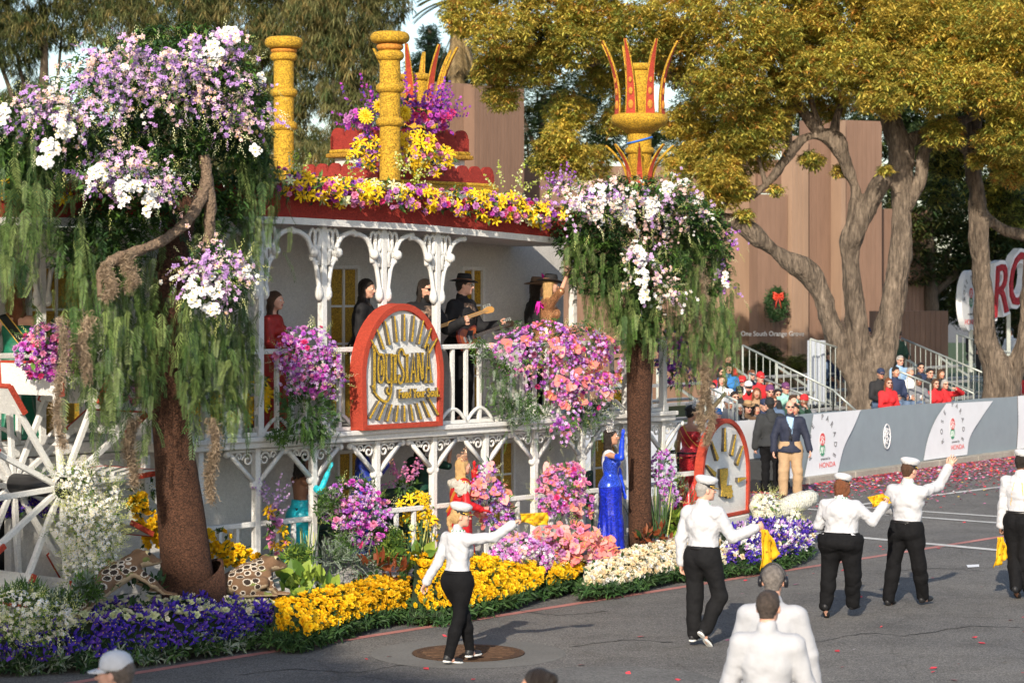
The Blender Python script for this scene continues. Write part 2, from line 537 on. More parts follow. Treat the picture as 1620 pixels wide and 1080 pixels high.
def human(label, at, rz=0.0, H=1.75, sex='m', b=1.0, res=0.014, skin='fair', pose=None, top=None, bottom=None, shoes=None,
  hat=None, hair=('short', 'dark'), glasses=False, group=None, sash=None, extra=None, hands=True, face=True):
 """One person. `at` is the ground (or seat) point under the pelvis, rz turns +Y to where the person faces.
 pose: unit directions in the body frame, or (px, py, sign) photo points for elbows, wrists, knees, ankles."""
 f = H / 1.75
 pose = dict(pose or {})
 at = np.asarray(at, float); Rz = rotz(rz)
 w2l = lambda v: Rz.T @ np.asarray(v, float)
 def toward(start, spec, L, default):
  """end of a bone that starts at `start`"""
  if spec is None: spec = default
  spec = tuple(spec)
  if len(spec) == 4:                             # ('px', x, y, sign)
   w = at + Rz @ start
   s = FPX / w[1]; sx, sy = pixel(w)
   dx, dz = (spec[1] - sx) / s, -(spec[2] - sy) / s
   r2 = dx * dx + dz * dz
   dv = np.array([dx, 0, dz])
   if r2 < L * L: dv[1] = spec[3] * math.sqrt(L * L - r2)
   v = w2l(nrm(dv))
  else:
   v = nrm(spec)
  return start + v * L
 male = sex == 'm'
 sit = pose.get('sit', False)
 hipw = (.092 if male else .098) * f * (.5 + .5 * b)
 shw = (.188 if male else .163) * f * (0.5 + 0.5 * b)
 pelvis = np.array([0, 0, (.0 if sit else .925 * f)])
 if sit: pelvis = np.array([0, 0, .10 * f])
 tz = nrm(pose.get('torso', (0, 0.03, 1)))
 tw = pose.get('twist', 0.0)
 xr = np.array([math.cos(tw), math.sin(tw), 0]); xr = nrm(xr - tz * xr.dot(tz)); yf = np.cross(tz, xr)
 RT = np.stack([xr, yf, tz], 1)
 RP = np.stack([np.array([1., 0, 0]), nrm(np.array([0, 1., 0]) - tz * tz[1]), np.cross([1., 0, 0], nrm(np.array([0, 1., 0]) - tz * tz[1]))], 1)
 T = lambda x, y, z: pelvis + RT @ (np.array([x, y, z]) * f)
 neck = T(0, -.015, .535)
 J = {}
 for sd, sg in (('R', 1), ('L', -1)):
  sh = T(0, -.012, .462) + RT[:, 0] * shw * .95 * sg
  a = pose.get(sd + 'A') or (None, None)
  up = pose.get('shrug' + sd, 0)
  sh = sh + tz * up * f
  el = toward(sh, a[0], .295 * f, (.12 * sg, -.05, -1))
  wr = toward(el, a[1], .25 * f, (.05 * sg, .16, -1))
  hp = pelvis + np.array([hipw * sg, 0, -.03 * f])
  l = pose.get(sd + 'L') or (None, None)
  kn = toward(hp, l[0], .41 * f, (0.03 * sg, .92, .05) if sit else (.02 * sg, .03, -1))
  an = toward(kn, l[1], .40 * f, (0, .1, -1) if sit else (0, -.03, -1))
  J[sd] = [sh, el, wr, hp, kn, an]
 # feet
 feet = {}
 for sd in 'RL':
  kn, an = J[sd][4], J[sd][5]
  pit = pose.get('foot' + sd, 0.0)
  yaw = pose.get('toe' + sd, -.12 if sd == 'R' else .12)
  fd = rotz(yaw) @ np.array([0, math.cos(pit), -math.sin(pit)])
  fu = nrm(np.cross(rotz(yaw) @ np.array([1., 0, 0]), fd))
  feet[sd] = (an, fd, fu)
 if not sit:
  low = min(min((an - fu * .085 * f - fd * .06 * f)[2], (an - fu * .085 * f + fd * .17 * f)[2]) for an, fd, fu in feet.values())
  dz = np.array([0, 0, -low])
  pelvis = pelvis + dz; neck = neck + dz
  for sd in 'RL':
   J[sd] = [q + dz for q in J[sd]]; feet[sd] = (feet[sd][0] + dz, feet[sd][1], feet[sd][2])
 T = lambda x, y, z: pelvis + RT @ (np.array([x, y, z]) * f)
 PT = lambda x, y, z: pelvis + RP @ (np.array([x, y, z]) * f)
 # head frame
 hy, hp_, hr = pose.get('head', (0, 0, 0))
 RH = RT @ rotz(hy) @ rotx(-hp_) @ roty(hr) if pose.get('headrel', True) else rotz(hy) @ rotx(-hp_) @ roty(hr)
 hs = f ** 0.5 * (1.0 if male else .97)
 hc = neck + RT @ np.array([0, .012, .075]) * f + RH @ np.array([0, .025, .105]) * hs
 HD = lambda x, y, z: hc + RH @ (np.array([x, y, z]) * hs)
 def torso(e, waist=True, kk=.06):                  # e: how far the layer stands off the body
  bb = b
  pr = [elli(PT(0, -.005, .0), np.array([(.158 if male else .172) * bb + e, (.112 if male else .122) * bb + e, .125 + e]) * f, RP, kk),
   elli(T(0, .005 + .03 * (bb - 1), .17), np.array([(.138 if male else .118) * bb + e, (.098 if male else .088) * (bb * 1.12 - .12) + e, .135 + e]) * f, RT, kk),
   elli(T(0, 0, .35), np.array([(.165 if male else .140) * bb + e, (.112 if male else .100) * bb + e, .165 + e]) * f, RT, kk)]
  for sg in (1, -1):
   sh = J['R' if sg > 0 else 'L'][0]
   pr.append(cone(T(sg * .055, -.012, .472), sh, (.058 + e * .6) * f, ((.052 if male else .044) + e * .6) * f, .06))
   pr.append(elli(PT(sg * .068 * bb, -.05 * bb, -.03), np.array([.086 * bb + e, .085 * bb + e, .10 + e]) * f, RP, .04))
   if not male:
    pr.append(elli(T(sg * .068, .085, .335), np.array([.062 + e, .055 + e, .06 + e]) * f, RT, .03))
  return pr
 def arm(sd, e, sleeve=1.0, kk=.03, flare=0.0):
  sh, el, wr = J[sd][:3]
  q = (.9 if not male else 1.0) * (0.6 + 0.4 * b)
  out = [cone(sh, el, (.055 * q + e) * f, (.043 * q + e) * f, kk)]
  if sleeve > 0.4:
   out.append(cone(el, el + (wr - el) * min(1, (sleeve - .4) / .6), (.043 * q + e) * f, (.030 * q + e + flare) * f, .02))
  return out
 def leg(sd, e, frac=1.0, kk=.035, ease=0.0):
  hp, kn, an = J[sd][3:6]
  q = 0.45 + 0.55 * b
  return [cone(hp, kn, ((.085 if male else .09) * q + e) * f, (.056 * (0.6 + .4 * b) + e + ease * .6) * f, kk),
    cone(kn, kn + (an - kn) * .35, (.056 * (0.6 + .4 * b) + e + ease * .6) * f, (.058 * (0.7 + .3 * b) + e + ease * .5) * f, .02),
    cone(kn + (an - kn) * .35, kn + (an - kn) * frac, (.058 * (0.7 + .3 * b) + e + ease * .5) * f, (.036 + e + ease) * f, .02)]
 # ---- the body itself
 body = torso(-.008)
 for sd in 'RL':
  body += arm(sd, -.004) + leg(sd, -.006)
  an, fd, fu = feet[sd]
  body.append(cone(an - fu * .045 * f, an + fd * .12 * f - fu * .06 * f, .034 * f, .028 * f, .02))
 body.append(cone(neck - RT[:, 2] * .05 * f, HD(0, -.03, -.06), (.056 if male else .047) * f, (.054 if male else .045) * f, .03))
 V, F = field_mesh(body, res)
 vs, fs, mi = [V], [F], [np.zeros(len(F), np.int32)]
 off = len(V)
 def addm(v, fc, m):
  nonlocal off
  vs.append(v); fs.append(fc + off); mi.append(np.full(len(fc), m, np.int32) if np.isscalar(m) else m); off += len(v)
 E = lambda c, r, k: elli(HD(*c), np.array(r) * hs, RH, k)
 jaw = 1.0 if male else .92
 hd = [E((0, -.012, .03), (.073, .092, .083), .03), E((0, .022, -.03), (.060, .070, .080), .03), E((0, .035, -.070), (.047 * jaw, .05, .042), .03),
  E((0, .070, -.096), (.022, .02, .019), .02), cone(HD(0, .088, .008), HD(0, .109, -.027), .009 * hs, .0135 * hs, .012),
  E((.013, .094, -.032), (.010, .010, .008), .01), E((-.013, .094, -.032), (.010, .010, .008), .01),
  cone(HD(-.032, .080, .023), HD(.032, .080, .023), .012 * hs, .012 * hs, .015),
  E((.036, .06, -.022), (.024, .022, .022), .02), E((-.036, .06, -.022), (.024, .022, .022), .02),
  cone(HD(0, -.025, -.05), HD(0, -.03, -.13), (.053 if male else .045) * hs, (.055 if male else .046) * hs, .03)]
 if face:
  hd += [carve(HD(.031, .099, .004), np.array([.017, .014, .011]) * hs, RH, .008), carve(HD(-.031, .099, .004), np.array([.017, .014, .011]) * hs, RH, .008),
   E((0, .089, -.055), (.023, .010, .006), .008), E((0, .088, -.065), (.019, .010, .006), .008)]
 for sg in (1, -1):
  hd.append(E((sg * .075, -.006, -.012), (.011, .020, .031), .008))
 hv, hf = field_mesh(hd, max(.0058, res * .45))
 fm = np.zeros(len(hf), np.int32)
 if face:
  c = (hv[hf].mean(1) - hc) @ RH / hs
  fm[((c[:, 0] / .026) ** 2 + ((c[:, 2] + .060) / .0125) ** 2 < 1) & (c[:, 1] > .07)] = 1
 addm(hv, hf, fm)
 if face:
  for sg in (1, -1):
   e1 = MB(); e1.ball(HD(sg * .031, .081, .004), .0125 * hs, 8)
   addm(np.array(e1.v), np.array([q for q in e1.f if len(q) == 4]), 2)
   e2 = MB(); e2.ball(HD(sg * .031 + .0, .0895, .004), .0062 * hs, 6)
   addm(np.array(e2.v), np.array([q for q in e2.f if len(q) == 4]), 3)
 if hands:
  for sd, sg in (('R', 1), ('L', -1)):
   el, wr = J[sd][1:3]
   d = pose.get('hd' + sd); d = nrm(d) if d is not None else nrm(wr - el)
   nv = np.array(pose.get('hn' + sd, (-sg, .25, 0)), float)
   th = np.cross(d, nrm(nv - d * nrm(nv).dot(d)))
   # the thumb sits on the body-forward / upper side
   ref = np.array(pose.get('th' + sd, (0, 1, .3)), float)
   hv, hf = hand(wr, d, nv, 1 if th.dot(ref) > 0 else -1, pose.get('hand' + sd, 'relaxed'), f * (1.0 if male else .92), max(.0048, res * .36))
   addm(hv, hf, 0)
 me = mesh_np('person', np.concatenate(vs), np.concatenate(fs), [SKIN[skin], LIP, EYEW, IRIS], np.concatenate(mi), True)
 o = link('person', me, None, label=label, cat='person', group=group)
 o.location = tuple(at); o.rotation_euler = (0, 0, rz)
 def child(name, prims, mat, h=None, **kw):
  v, fc = field_mesh(prims, h or res)
  if len(v):
   return link(name, mesh_np(name, v, fc, mat, None, True), o, **kw)
 sd_ = abs(hash(label)) % 1000 if False else sum(map(ord, label)) % 997
 # ---- clothes
 if top:
  kind, mat = top[0], top[1]
  e = {'shirt': .013, 'jacket': .019, 'hoodie': .034, 'bodice': .009, 'vest': .02}.get(kind, .016)
  hem = top[2] if len(top) > 2 else .085
  slv = top[3] if len(top) > 3 else 1.0
  if kind == 'gown': slv = top[3] if len(top) > 3 else 0
  pr = torso(e + (.002 if male else 0))
  if hem < 0: pr += [elli(PT(0, -.005, hem), np.array([(.182 if male else .192) * b + e, (.126 if male else .134) * b + e + .012, .17]) * f, RP, .06), elli(PT(0, -.03, hem - .02), np.array([.175 * b + e, .115 * b + e, .14]) * f, RP, .06)]
  zt = top[4] if len(top) > 4 else None          # neckline height for strapless gowns
  if kind in ('shirt', 'hoodie', 'jacket', 'vest'):
   pr.append(cone(neck - RT[:, 2] * .01 * f, neck + RT[:, 2] * (.035 if kind != 'hoodie' else .05) * f, (.066 if male else .056) * f + e * .4, (.060 if male else .052) * f + e * .3, .02))
  pr += [crease(.0066 if kind == 'shirt' else .0055, 26 if kind == 'shirt' else 15, sd_, (1, .6, .8)), wrinkle(.002, 40, sd_, (1, .8, .6))]
  pr.append(cut(T(0, 0, hem), -tz))
  if zt: pr.append(cut(T(0, 0, zt), nrm(tz + RT[:, 1] * .0)))
  if slv > 0:
   for s2 in 'RL':
    pr += arm(s2, e + .001, slv, .035, .008)
   pr += [crease(.0052 if kind == 'shirt' else .0034, 50 if kind == 'shirt' else 30, sd_ + 5), wrinkle(.0015, 58, sd_ + 5)]
  child({'shirt': 'shirt', 'jacket': 'jacket', 'hoodie': 'hoodie', 'bodice': 'bodice', 'vest': 'waistcoat'}.get(kind, 'shirt'), pr, mat)
 if bottom:
  kind, mat = bottom[0], bottom[1]
  if kind == 'trousers':
   ease = bottom[2] if len(bottom) > 2 else .022
   pr = torso(.011)[:2] + torso(.011)[3:]
   pr = [p for p in pr if not (p[0] == 'c')]
   pr = [elli(PT(0, -.005, 0), np.array([(.158 if male else .172) * b + .013, (.112 if male else .122) * b + .013, .13]) * f, RP, .05),
    elli(T(0, .005, .12), np.array([(.138 if male else .124) * b + .012, (.1 if male else .092) * b + .012, .12]) * f, RT, .05)]
   for sg in (1, -1):
    pr.append(elli(PT(sg * .068 * b, -.05 * b, -.03), np.array([.095 * b, .094 * b, .11]) * f, RP, .06))
    hp_s = J['R' if sg > 0 else 'L'][3]; pr.append(cone(PT(sg * .075 * b, 0, .04), hp_s + (J['R' if sg > 0 else 'L'][4] - hp_s) * .3, (.088 * b + .012) * f, (.078 * (.5 + .5 * b) + .016) * f, .06))
   for s2 in 'RL':
    pr += leg(s2, .011, 1.0, .05, ease)
   pr += [crease(.003 + ease * .22, 25, sd_ + 3, (1, 1, .7)), wrinkle(.0022, 22, sd_ + 3)]
   pr.append(cut(T(0, 0, bottom[3] if len(bottom) > 3 else .10), tz))
   child('trousers', pr, mat)
   if top and hem > .04: child('waistband', torso(.036)[:2] + [keepslab(T(0, 0, .095), tz, .020 * f)], bottom[4] if len(bottom) > 4 else mat, .011)
  else:                                          # long skirt of a gown: waist to hem
   hem, fl = bottom[2], bottom[3]
   hipc = pelvis
   base = np.array([pelvis[0], pelvis[1], hem])
   pr = [elli(PT(0, -.005, 0), np.array([.172 * b + .014, .125 * b + .014, .15]) * f, RP, .06), elli(T(0, 0, .13), np.array([.122 * b + .01, .096 * b + .01, .12]) * f, RT, .05)]
   for sg in (1, -1):
    pr.append(elli(PT(sg * .07 * b, -.055 * b, -.03), np.array([.105 * b, .1 * b, .11]) * f, RP, .05)); kk = J['R' if sg > 0 else 'L']; pr += [cone(kk[3], kk[4], .115 * b * f, .085 * f, .05), cone(kk[4], kk[5], .085 * f, .075 * f, .05)]
   pr += [cone(pelvis - np.array([0, 0, .05]), base + np.array([0, 0, .3 * f]), .155 * b * f, (.13 + fl * .3) * f, .08),
    cone(base + np.array([0, 0, .35 * f]), base + np.array([0, -fl * .3, .0]), (.13 + fl * .3) * f, (.13 + fl) * f, .08)]
   pr += [('fold', pelvis, 11, .014, hem, pelvis[2]), wrinkle(.003, 30, sd_, (1, 1, .3)), cut(base, np.array([0, 0, -1.0])), cut(T(0, 0, .16), tz)]
   child('skirt', pr, mat)
 if shoes:
  for s2 in 'RL':
   an, fd, fu = feet[s2]
   g = an - fu * .085 * f
   rt = np.cross(fd, fu); R = np.stack([rt, fd, fu], 1)
   pr = [elli(g + fd * .125 * f + fu * .032 * f, np.array([.046, .085, .036]) * f, R, .03), elli(g - fd * .02 * f + fu * .045 * f, np.array([.040, .052, .05]) * f, R, .03),
    cone(g + fu * .06 * f, an + fu * .01 * f, .042 * f, .044 * f, .03), cone(an, an + (J[s2][4] - an) * .22, .041 * f, .045 * f, .02), cut(g + fu * (.022 if len(shoes) > 1 else .002), -fu)]
   so = child('shoe', pr, shoes[0], max(.008, res * .7))
   sole = [elli(g + fd * .13 * f + fu * .014 * f, np.array([.049, .09, .022]) * f, R, .02), elli(g - fd * .02 * f + fu * .014 * f, np.array([.041, .056, .022]) * f, R, .03), cut(g + fu * .001, -fu), cut(g + fu * .026, fu)]
   if len(shoes) > 1 and so is not None:
    v, fc = field_mesh(sole, max(.008, res * .7))
    link('sole', mesh_np('sole', v, fc, shoes[1], None, True), so)
 if extra:
  for nm, fn, mat in extra:
   pr = fn(dict(T=T, PT=PT, HD=HD, J=J, torso=torso, arm=arm, leg=leg, RT=RT, RH=RH, f=f, pelvis=pelvis, neck=neck, hs=hs, tz=tz, b=b))
   if isinstance(pr, MB): pr.build(nm, mat, o, True)
   else: child(nm, pr, mat, max(.009, res * .8))
 if sash is not None:                               # ribbon over one shoulder, down to the other hip
  sg = sash[1]
  nn = nrm(RT @ np.array([.80 * sg, 0, .60]))
  se = sash[3] if len(sash) > 3 else .024
  pr = torso(se) + [keepslab(T(0.0, 0, .30), nn, .046 * f), cut(T(0, 0, .02), -tz)]
  child('sash', pr, sash[0], .009)
  if len(sash) > 2:
   for dd in (.047, -.047):
    pr = torso(se + .002) + [keepslab(T(0, 0, .30) + nn * dd * f, nn, .007 * f), cut(T(0, 0, .02), -tz)]
    child('sash_trim', pr, sash[2], .008)
 # ---- hair
 hh = max(.007, res * .5)
 if hair:
  st, hm = hair[0], HAIRC[hair[1]] if isinstance(hair[1], str) else hair[1]
  cap = [E((0, -.016, .034), (.081, .098, .086), .02)]
  nf = RH @ nrm(np.array([0, .75, -.66]))
  if st == 'short':
   pr = cap + [cone(HD(0, -.045, -.0), HD(0, -.05, -.06), .07 * hs, .052 * hs, .03), wrinkle(.002, 220, 3), cut(HD(0, .045, .03), nf), cut(HD(0, 0, -.075), RH @ np.array([0, 0.0, -1.0]))]
   if hat is None: pr.insert(1, E((0, .03, .085), (.06, .055, .03), .02))
  elif st == 'fringe':
   pr = cap + [E((0, -.03, -.03), (.076, .07, .07), .03), wrinkle(.002, 200, 3), cut(HD(0, .06, .0), nf), cut(HD(0, 0, -.1), RH @ np.array([0, 0.0, -1.0]))]
  elif st in ('bob', 'long', 'wavy', 'pony', 'bun', 'curly'):
   ln = {'bob': .16, 'long': .36, 'wavy': .38, 'pony': .05, 'bun': .04, 'curly': .30}[st]
   if len(hair) > 2: ln = hair[2]
   pr = cap + [E((0, -.04, -.02), (.078, .07, .08), .03), cut(HD(0, .045, .025), nf)]
   rr = np.random.default_rng(sd_)
   n = 13 if st not in ('pony', 'bun') else 0
   for i in range(n):
    a = math.pi * (0.07 + .86 * i / (n - 1))
    p0 = HD(.078 * math.cos(a), .010 - .085 * math.sin(a), .01)
    wob = RH @ np.array([math.cos(a), -math.sin(a), 0]) * .03
    dn = np.array([0, 0, -1.0]) * .8 + RH @ np.array([0, 0, -.2])
    pts = [p0 + dn * ln * t + wob * (t * (1.1 if st != 'bob' else .3) + .3 * math.sin(t * 9 + i) * (st in ('wavy', 'curly'))) + rr.normal(size=3) * .006 for t in (0, .25, .5, .75, 1)]
    for q in range(4):
     pr.append(cone(pts[q], pts[q + 1], .0215 - .002 * q, .0195 - .003 * q, .018))
   if st == 'pony':
    pts = [HD(0, -.09, .0), HD(0, -.125, -.03), HD(0, -.125, -.09), HD(0, -.11, -.15), HD(0, -.10, -.20)]
    for q in range(4): pr.append(cone(pts[q], pts[q + 1], .026 - .003 * q, .024 - .003 * q, .02))
   if st == 'bun': pr.append(E((0, -.10, .05), (.04, .04, .04), .01))
   pr.append(wrinkle(.0035 if st == 'curly' else .0028, 150, sd_, (1.5, 1.5, .25)))
  else:
   pr = []
  if pr: child('hair', pr, hm, hh)
  if st == 'beard' or (len(hair) > 3 and hair[3] == 'beard'):
   child('beard', [E((0, .05, -.085), (.052, .05, .05), .02), E((0, .075, -.12), (.035, .035, .045), .02), carve(HD(0, .1, -.06), np.array([.024, .02, .008]), RH, .004), wrinkle(.003, 200, 2)], hm, hh)
 if glasses:
  g = MB()
  for sg in (1, -1):
   g.prism([(sg * .010, .014), (sg * .054, .018), (sg * .058, -.004), (sg * .044, -.017), (sg * .016, -.014)], .0, .006, HD(0, .094, .004), RH[:, 0] * hs, RH[:, 2] * hs, RH[:, 1] * hs)
   g.bar(HD(sg * .056, .094, .014), HD(sg * .080, .0, .012), .006, .007)
  g.bar(HD(-.012, .098, .012), HD(.012, .098, .012), .005, .005)
  g.build('sunglasses', GLASSES, o)
 if hat: make_hat(o, hat, HD, RH, hs, res)
 return o, dict(J=J, T=T, HD=HD, RH=RH, RT=RT, Rz=Rz, at=at, world=lambda p: at + Rz @ p, f=f, hs=hs, feet=feet)
def make_hat(o, hat, HD, RH, hs, res):
 kind = hat[0]
 R = RH * hs
 if kind == 'yacht':
  tl = RH @ rotx(-.16)
  band = MB(); band.lathe([(.080, .018), (.083, .022), (.086, .058), (.080, .060)], 20, HD(0, -.008, .012), tl * hs, 0, 1.0, 1.17)
  bo = band.build('hat_band', BLACK_CAP, o, True)
  cr = MB()
  rr = np.random.default_rng(int(abs(HD(0, 0, 0)[0]) * 1000) % 99)
  prof = [(.083, .050), (.096, .066), (.109, .088), (.114, .106), (.110, .122), (.088, .136), (.05, .145), (.01, .147)]
  cr.lathe(prof, 28, HD(0, -.010, .012), tl * hs, 0, 1.0, 1.13)
  cr.v = [tuple(np.array(v) + rr.normal(size=3) * .0012) for v in cr.v]
  cr.build('hat_crown', WHITE_CAP, o, True)
  vi = MB()
  outer, inner = [], []
  for i in range(13):
   a = math.pi * (i / 12.0)
   inner.append(np.array([.084 * math.cos(a), -.008 + .098 * math.sin(a), .03]))
   k = math.sin(a)
   outer.append(np.array([.088 * math.cos(a), -.008 + .100 * math.sin(a) + .052 * k, .03 - .026 * k]))
  vs = []
  for q in (0, .006):
   vs += [HD(*(p + np.array([0, 0, q]))) for p in inner] + [HD(*(p + np.array([0, 0, q]))) for p in outer]
  n = 13; fs = []
  for i in range(n - 1):
   fs += [(i, i + n, i + n + 1, i + 1), (2 * n + i, 2 * n + i + 1, 3 * n + i + 1, 3 * n + i), (n + i, 3 * n + i, 3 * n + i + 1, n + i + 1)]
  vi.add(vs, fs); v1 = vi.build('visor', BLACK_CAP, o)
  gb = MB()
  gb.tube([HD(.087 * math.cos(a), -.008 + .104 * math.sin(a), .040) for a in np.linspace(.25, math.pi - .25, 11)], .0055 * hs, 6)
  gb.tube([HD(.088 * math.cos(a), -.008 + (.100 + .050 * math.sin(a)) * math.sin(a), .038 - .026 * math.sin(a)) for a in np.linspace(.45, math.pi - .45, 11)], .006 * hs, 6)
  gb.build('braid', GOLD_BRAID, v1, True)
 elif kind == 'cap':
  mat = hat[1]
  fl = hat[3] if len(hat) > 3 else 1
  c = MB(); c.lathe([(.087, .012), (.089, .03), (.086, .06), (.072, .092), (.045, .112), (.012, .12)], 20, HD(0, -.012, .012), RH * hs, 0, 1.0, 1.12)
  c.ball(HD(0, -.012, .133), .009, 6)
  co = c.build('cap_crown', mat, o, True)
  br = MB(); vs = []
  n = 11
  for q in (0, .007):
   for k_ in (0, 1):
    for i in range(n):
     a = math.pi * (.08 + .84 * i / (n - 1)); s = math.sin(a)
     y = (-.012 + .098 * s + k_ * .075 * s ** .6) * fl
     vs.append(HD((.086 - .010 * k_) * math.cos(a), y, .026 - k_ * .022 * s + q - .012 * (math.cos(a) ** 2)))
  fs = []
  for i in range(n - 1):
   fs += [(i, i + n, i + n + 1, i + 1), (2 * n + i, 2 * n + i + 1, 3 * n + i + 1, 3 * n + i), (n + i, 3 * n + i, 3 * n + i + 1, n + i + 1)]
  br.add(vs, fs); br.build('cap_visor', hat[2] if len(hat) > 2 and hat[2] else mat, o)
 elif kind == 'beanie':
  c = MB(); c.lathe([(.090, .0), (.094, .004), (.095, .034), (.090, .036), (.092, .06), (.08, .10), (.05, .128), (.012, .138)], 20, HD(0, -.015, .012), RH @ rotx(.12) * hs, 0, 1.0, 1.12)
  c.build('beanie', hat[1], o, True)
 elif kind == 'brim':
  w = hat[3] if len(hat) > 3 else .17
  c = MB(); tl = RH @ rotx(-.05)
  c.lathe([(.086, .03), (.087, .05), (.083, .10), (.074, .135), (.055, .142), (.03, .132), (.008, .128)], 22, HD(0, -.012, .012), tl * hs, 0, .98, 1.14)
  c.build('hat_crown', hat[1], o, True)
  d = MB(); prof = []
  vs = []; n = 30
  for (r, z) in [(.083, .030), (w * .75, .026), (w, .030), (w, .036), (w * .75, .033), (.083, .040)]:
   for k in range(n):
    a = 2 * math.pi * k / n
    up = .035 * (r / w) ** 2 * math.cos(a) ** 2 * (r > .1)
    vs.append(HD(0, -.012, .012) + tl @ np.array([r * math.cos(a), r * 1.08 * math.sin(a), z + up]) * hs)
  fs = [(i * n + k, i * n + (k + 1) % n, (i + 1) * n + (k + 1) % n, (i + 1) * n + k) for i in range(5) for k in range(n)]
  d.add(vs, fs); d.build('hat_brim', hat[1], o, True)
  bnd = MB(); bnd.lathe([(.0885, .042), (.0895, .046), (.0885, .072), (.0865, .074)], 22, HD(0, -.012, .012), tl * hs, 0, .98, 1.14)
  bnd.build('hat_band', hat[2], o, True)
 elif kind == 'crown':
  hgt = hat[2] if len(hat) > 2 else .12
  c = MB(); n = 15; tl = RH @ rotx(.20)
  for i in range(n):
   a = math.pi * (-.12 + 1.24 * i / (n - 1))
   k = math.sin(max(0, min(math.pi, a)))
   hz = .035 + hgt * (.35 + .65 * k ** 1.5) * (1.0 if i % 2 == 1 else .72)
   p = np.array([.074 * math.cos(a), -.01 + .078 * math.sin(a), 0])
   q = np.array([(.080 + .03 * hgt) * math.cos(a), -.01 + .09 * math.sin(a), hz])
   B = HD(0, -.01, .075)
   c.tube([B + tl @ p * hs, B + tl @ q * hs], [.006, .003], 5)
   c.ball(B + tl @ q * hs, .009, 6)
   for t in (.35, .65):
    c.ball(B + tl @ (p * (1 - t) + q * t) * hs, .0085, 5)
   if i < n - 1:
    a2 = math.pi * (-.12 + 1.24 * (i + 1) / (n - 1))
    for zz, rr_ in ((0, .006), (.022, .004)):
     c.bar(B + tl @ (np.array([.075 * math.cos(a), -.01 + .079 * math.sin(a), zz])) * hs, B + tl @ np.array([.075 * math.cos(a2), -.01 + .079 * math.sin(a2), zz]) * hs, rr_ * 2, rr_ * 2)
    k2 = math.sin(max(0, min(math.pi, a2)))
    z2 = hgt * (.3 + .3 * k2); z1 = hgt * (.3 + .3 * k)
    c.bar(B + tl @ np.array([.079 * math.cos(a), -.01 + .085 * math.sin(a), z1]) * hs, B + tl @ np.array([.079 * math.cos(a2), -.01 + .085 * math.sin(a2), z2 * .7]) * hs, .007, .007)
  c.build('tiara', hat[1], o, True)
# ------------------------------------------------------------------ the setting: road, markings, kerb, pavement
def asphalt():
 m = bpy.data.materials.new('asphalt'); m.use_nodes = True
 nt = m.node_tree; N, L = nt.nodes.new, nt.links.new; b = nt.nodes['Principled BSDF']
 tc = N('ShaderNodeTexCoord')
 def noise(s, d=6, r=.6):
  n = N('ShaderNodeTexNoise'); n.inputs['Scale'].default_value = s; n.inputs['Detail'].default_value = d; n.inputs['Roughness'].default_value = r
  L(tc.outputs['Object'], n.inputs['Vector']); return n.outputs['Fac']
 def ramp(f, stops):
  r = N('ShaderNodeValToRGB'); L(f, r.inputs['Fac'])
  while len(r.color_ramp.elements) < len(stops): r.color_ramp.elements.new(.5)
  for e, (p, c) in zip(r.color_ramp.elements, stops): e.position = p; e.color = (*c, 1)
  return r.outputs['Color']
 def mul(a, c, f=1.0):
  x = N('ShaderNodeMix'); x.data_type = 'RGBA'; x.blend_type = 'MULTIPLY'; x.inputs['Factor'].default_value = f
  L(a, x.inputs['A']); L(c, x.inputs['B']); return x.outputs['Result']
 base = ramp(noise(45, 3, .75), [(.34, (.066, .064, .061)), (.5, (.137, .133, .126)), (.66, (.272, .262, .245))])
 patch = ramp(noise(.35, 5), [(.3, (.74, .74, .76)), (.7, (1.18, 1.15, 1.11))])
 stain = ramp(noise(1.7, 8, .7), [(.35, (.75, .74, .72)), (.55, (1, 1, 1))])
 v = N('ShaderNodeTexVoronoi'); v.feature = 'DISTANCE_TO_EDGE'; v.inputs['Scale'].default_value = .55
 nz = N('ShaderNodeTexNoise'); nz.inputs['Scale'].default_value = 1.2; nz.inputs['Detail'].default_value = 6
 L(tc.outputs['Object'], nz.inputs['Vector'])
 mx = N('ShaderNodeMix'); mx.data_type = 'VECTOR'; mx.inputs['Factor'].default_value = .35
 L(tc.outputs['Object'], mx.inputs['A']); L(nz.outputs['Color'], mx.inputs['B']); L(mx.outputs['Result'], v.inputs['Vector'])
 crack = ramp(v.outputs['Distance'], [(.0, (.55, .54, .53)), (.006, (.95, .95, .95)), (.02, (1, 1, 1))])
 grit = ramp(noise(13, 8, .85), [(.36, (.62, .62, .62)), (.5, (1, 1, 1)), (.64, (1.42, 1.40, 1.36))])
 c = mul(mul(mul(mul(base, patch), stain, .8), crack, .6), grit)
 L(c, b.inputs['Base Color']); b.inputs['Roughness'].default_value = .85; b.inputs['Specular IOR Level'].default_value = .3
 bp = N('ShaderNodeBump'); bp.inputs['Strength'].default_value = .7; bp.inputs['Distance'].default_value = .012
 L(noise(70, 3), bp.inputs['Height']); L(bp.outputs['Normal'], b.inputs['Normal'])
 return m
ASPH = asphalt()
r = MB(); r.add([(-1500, -300, 0), (1500, -300, 0), (1500, 2500, 0), (-1500, 2500, 0)], [(0, 1, 2, 3)])
r.build('road', ASPH, kind='structure')
PAINT = M('road_paint', (.62, .61, .58), .6, .12, 9, wear=.35, bump=.3, bscale=60)
PINK = M('pink_paint', (.52, .22, .19), .6, .15, 6, wear=.4, bump=.3, bscale=60)
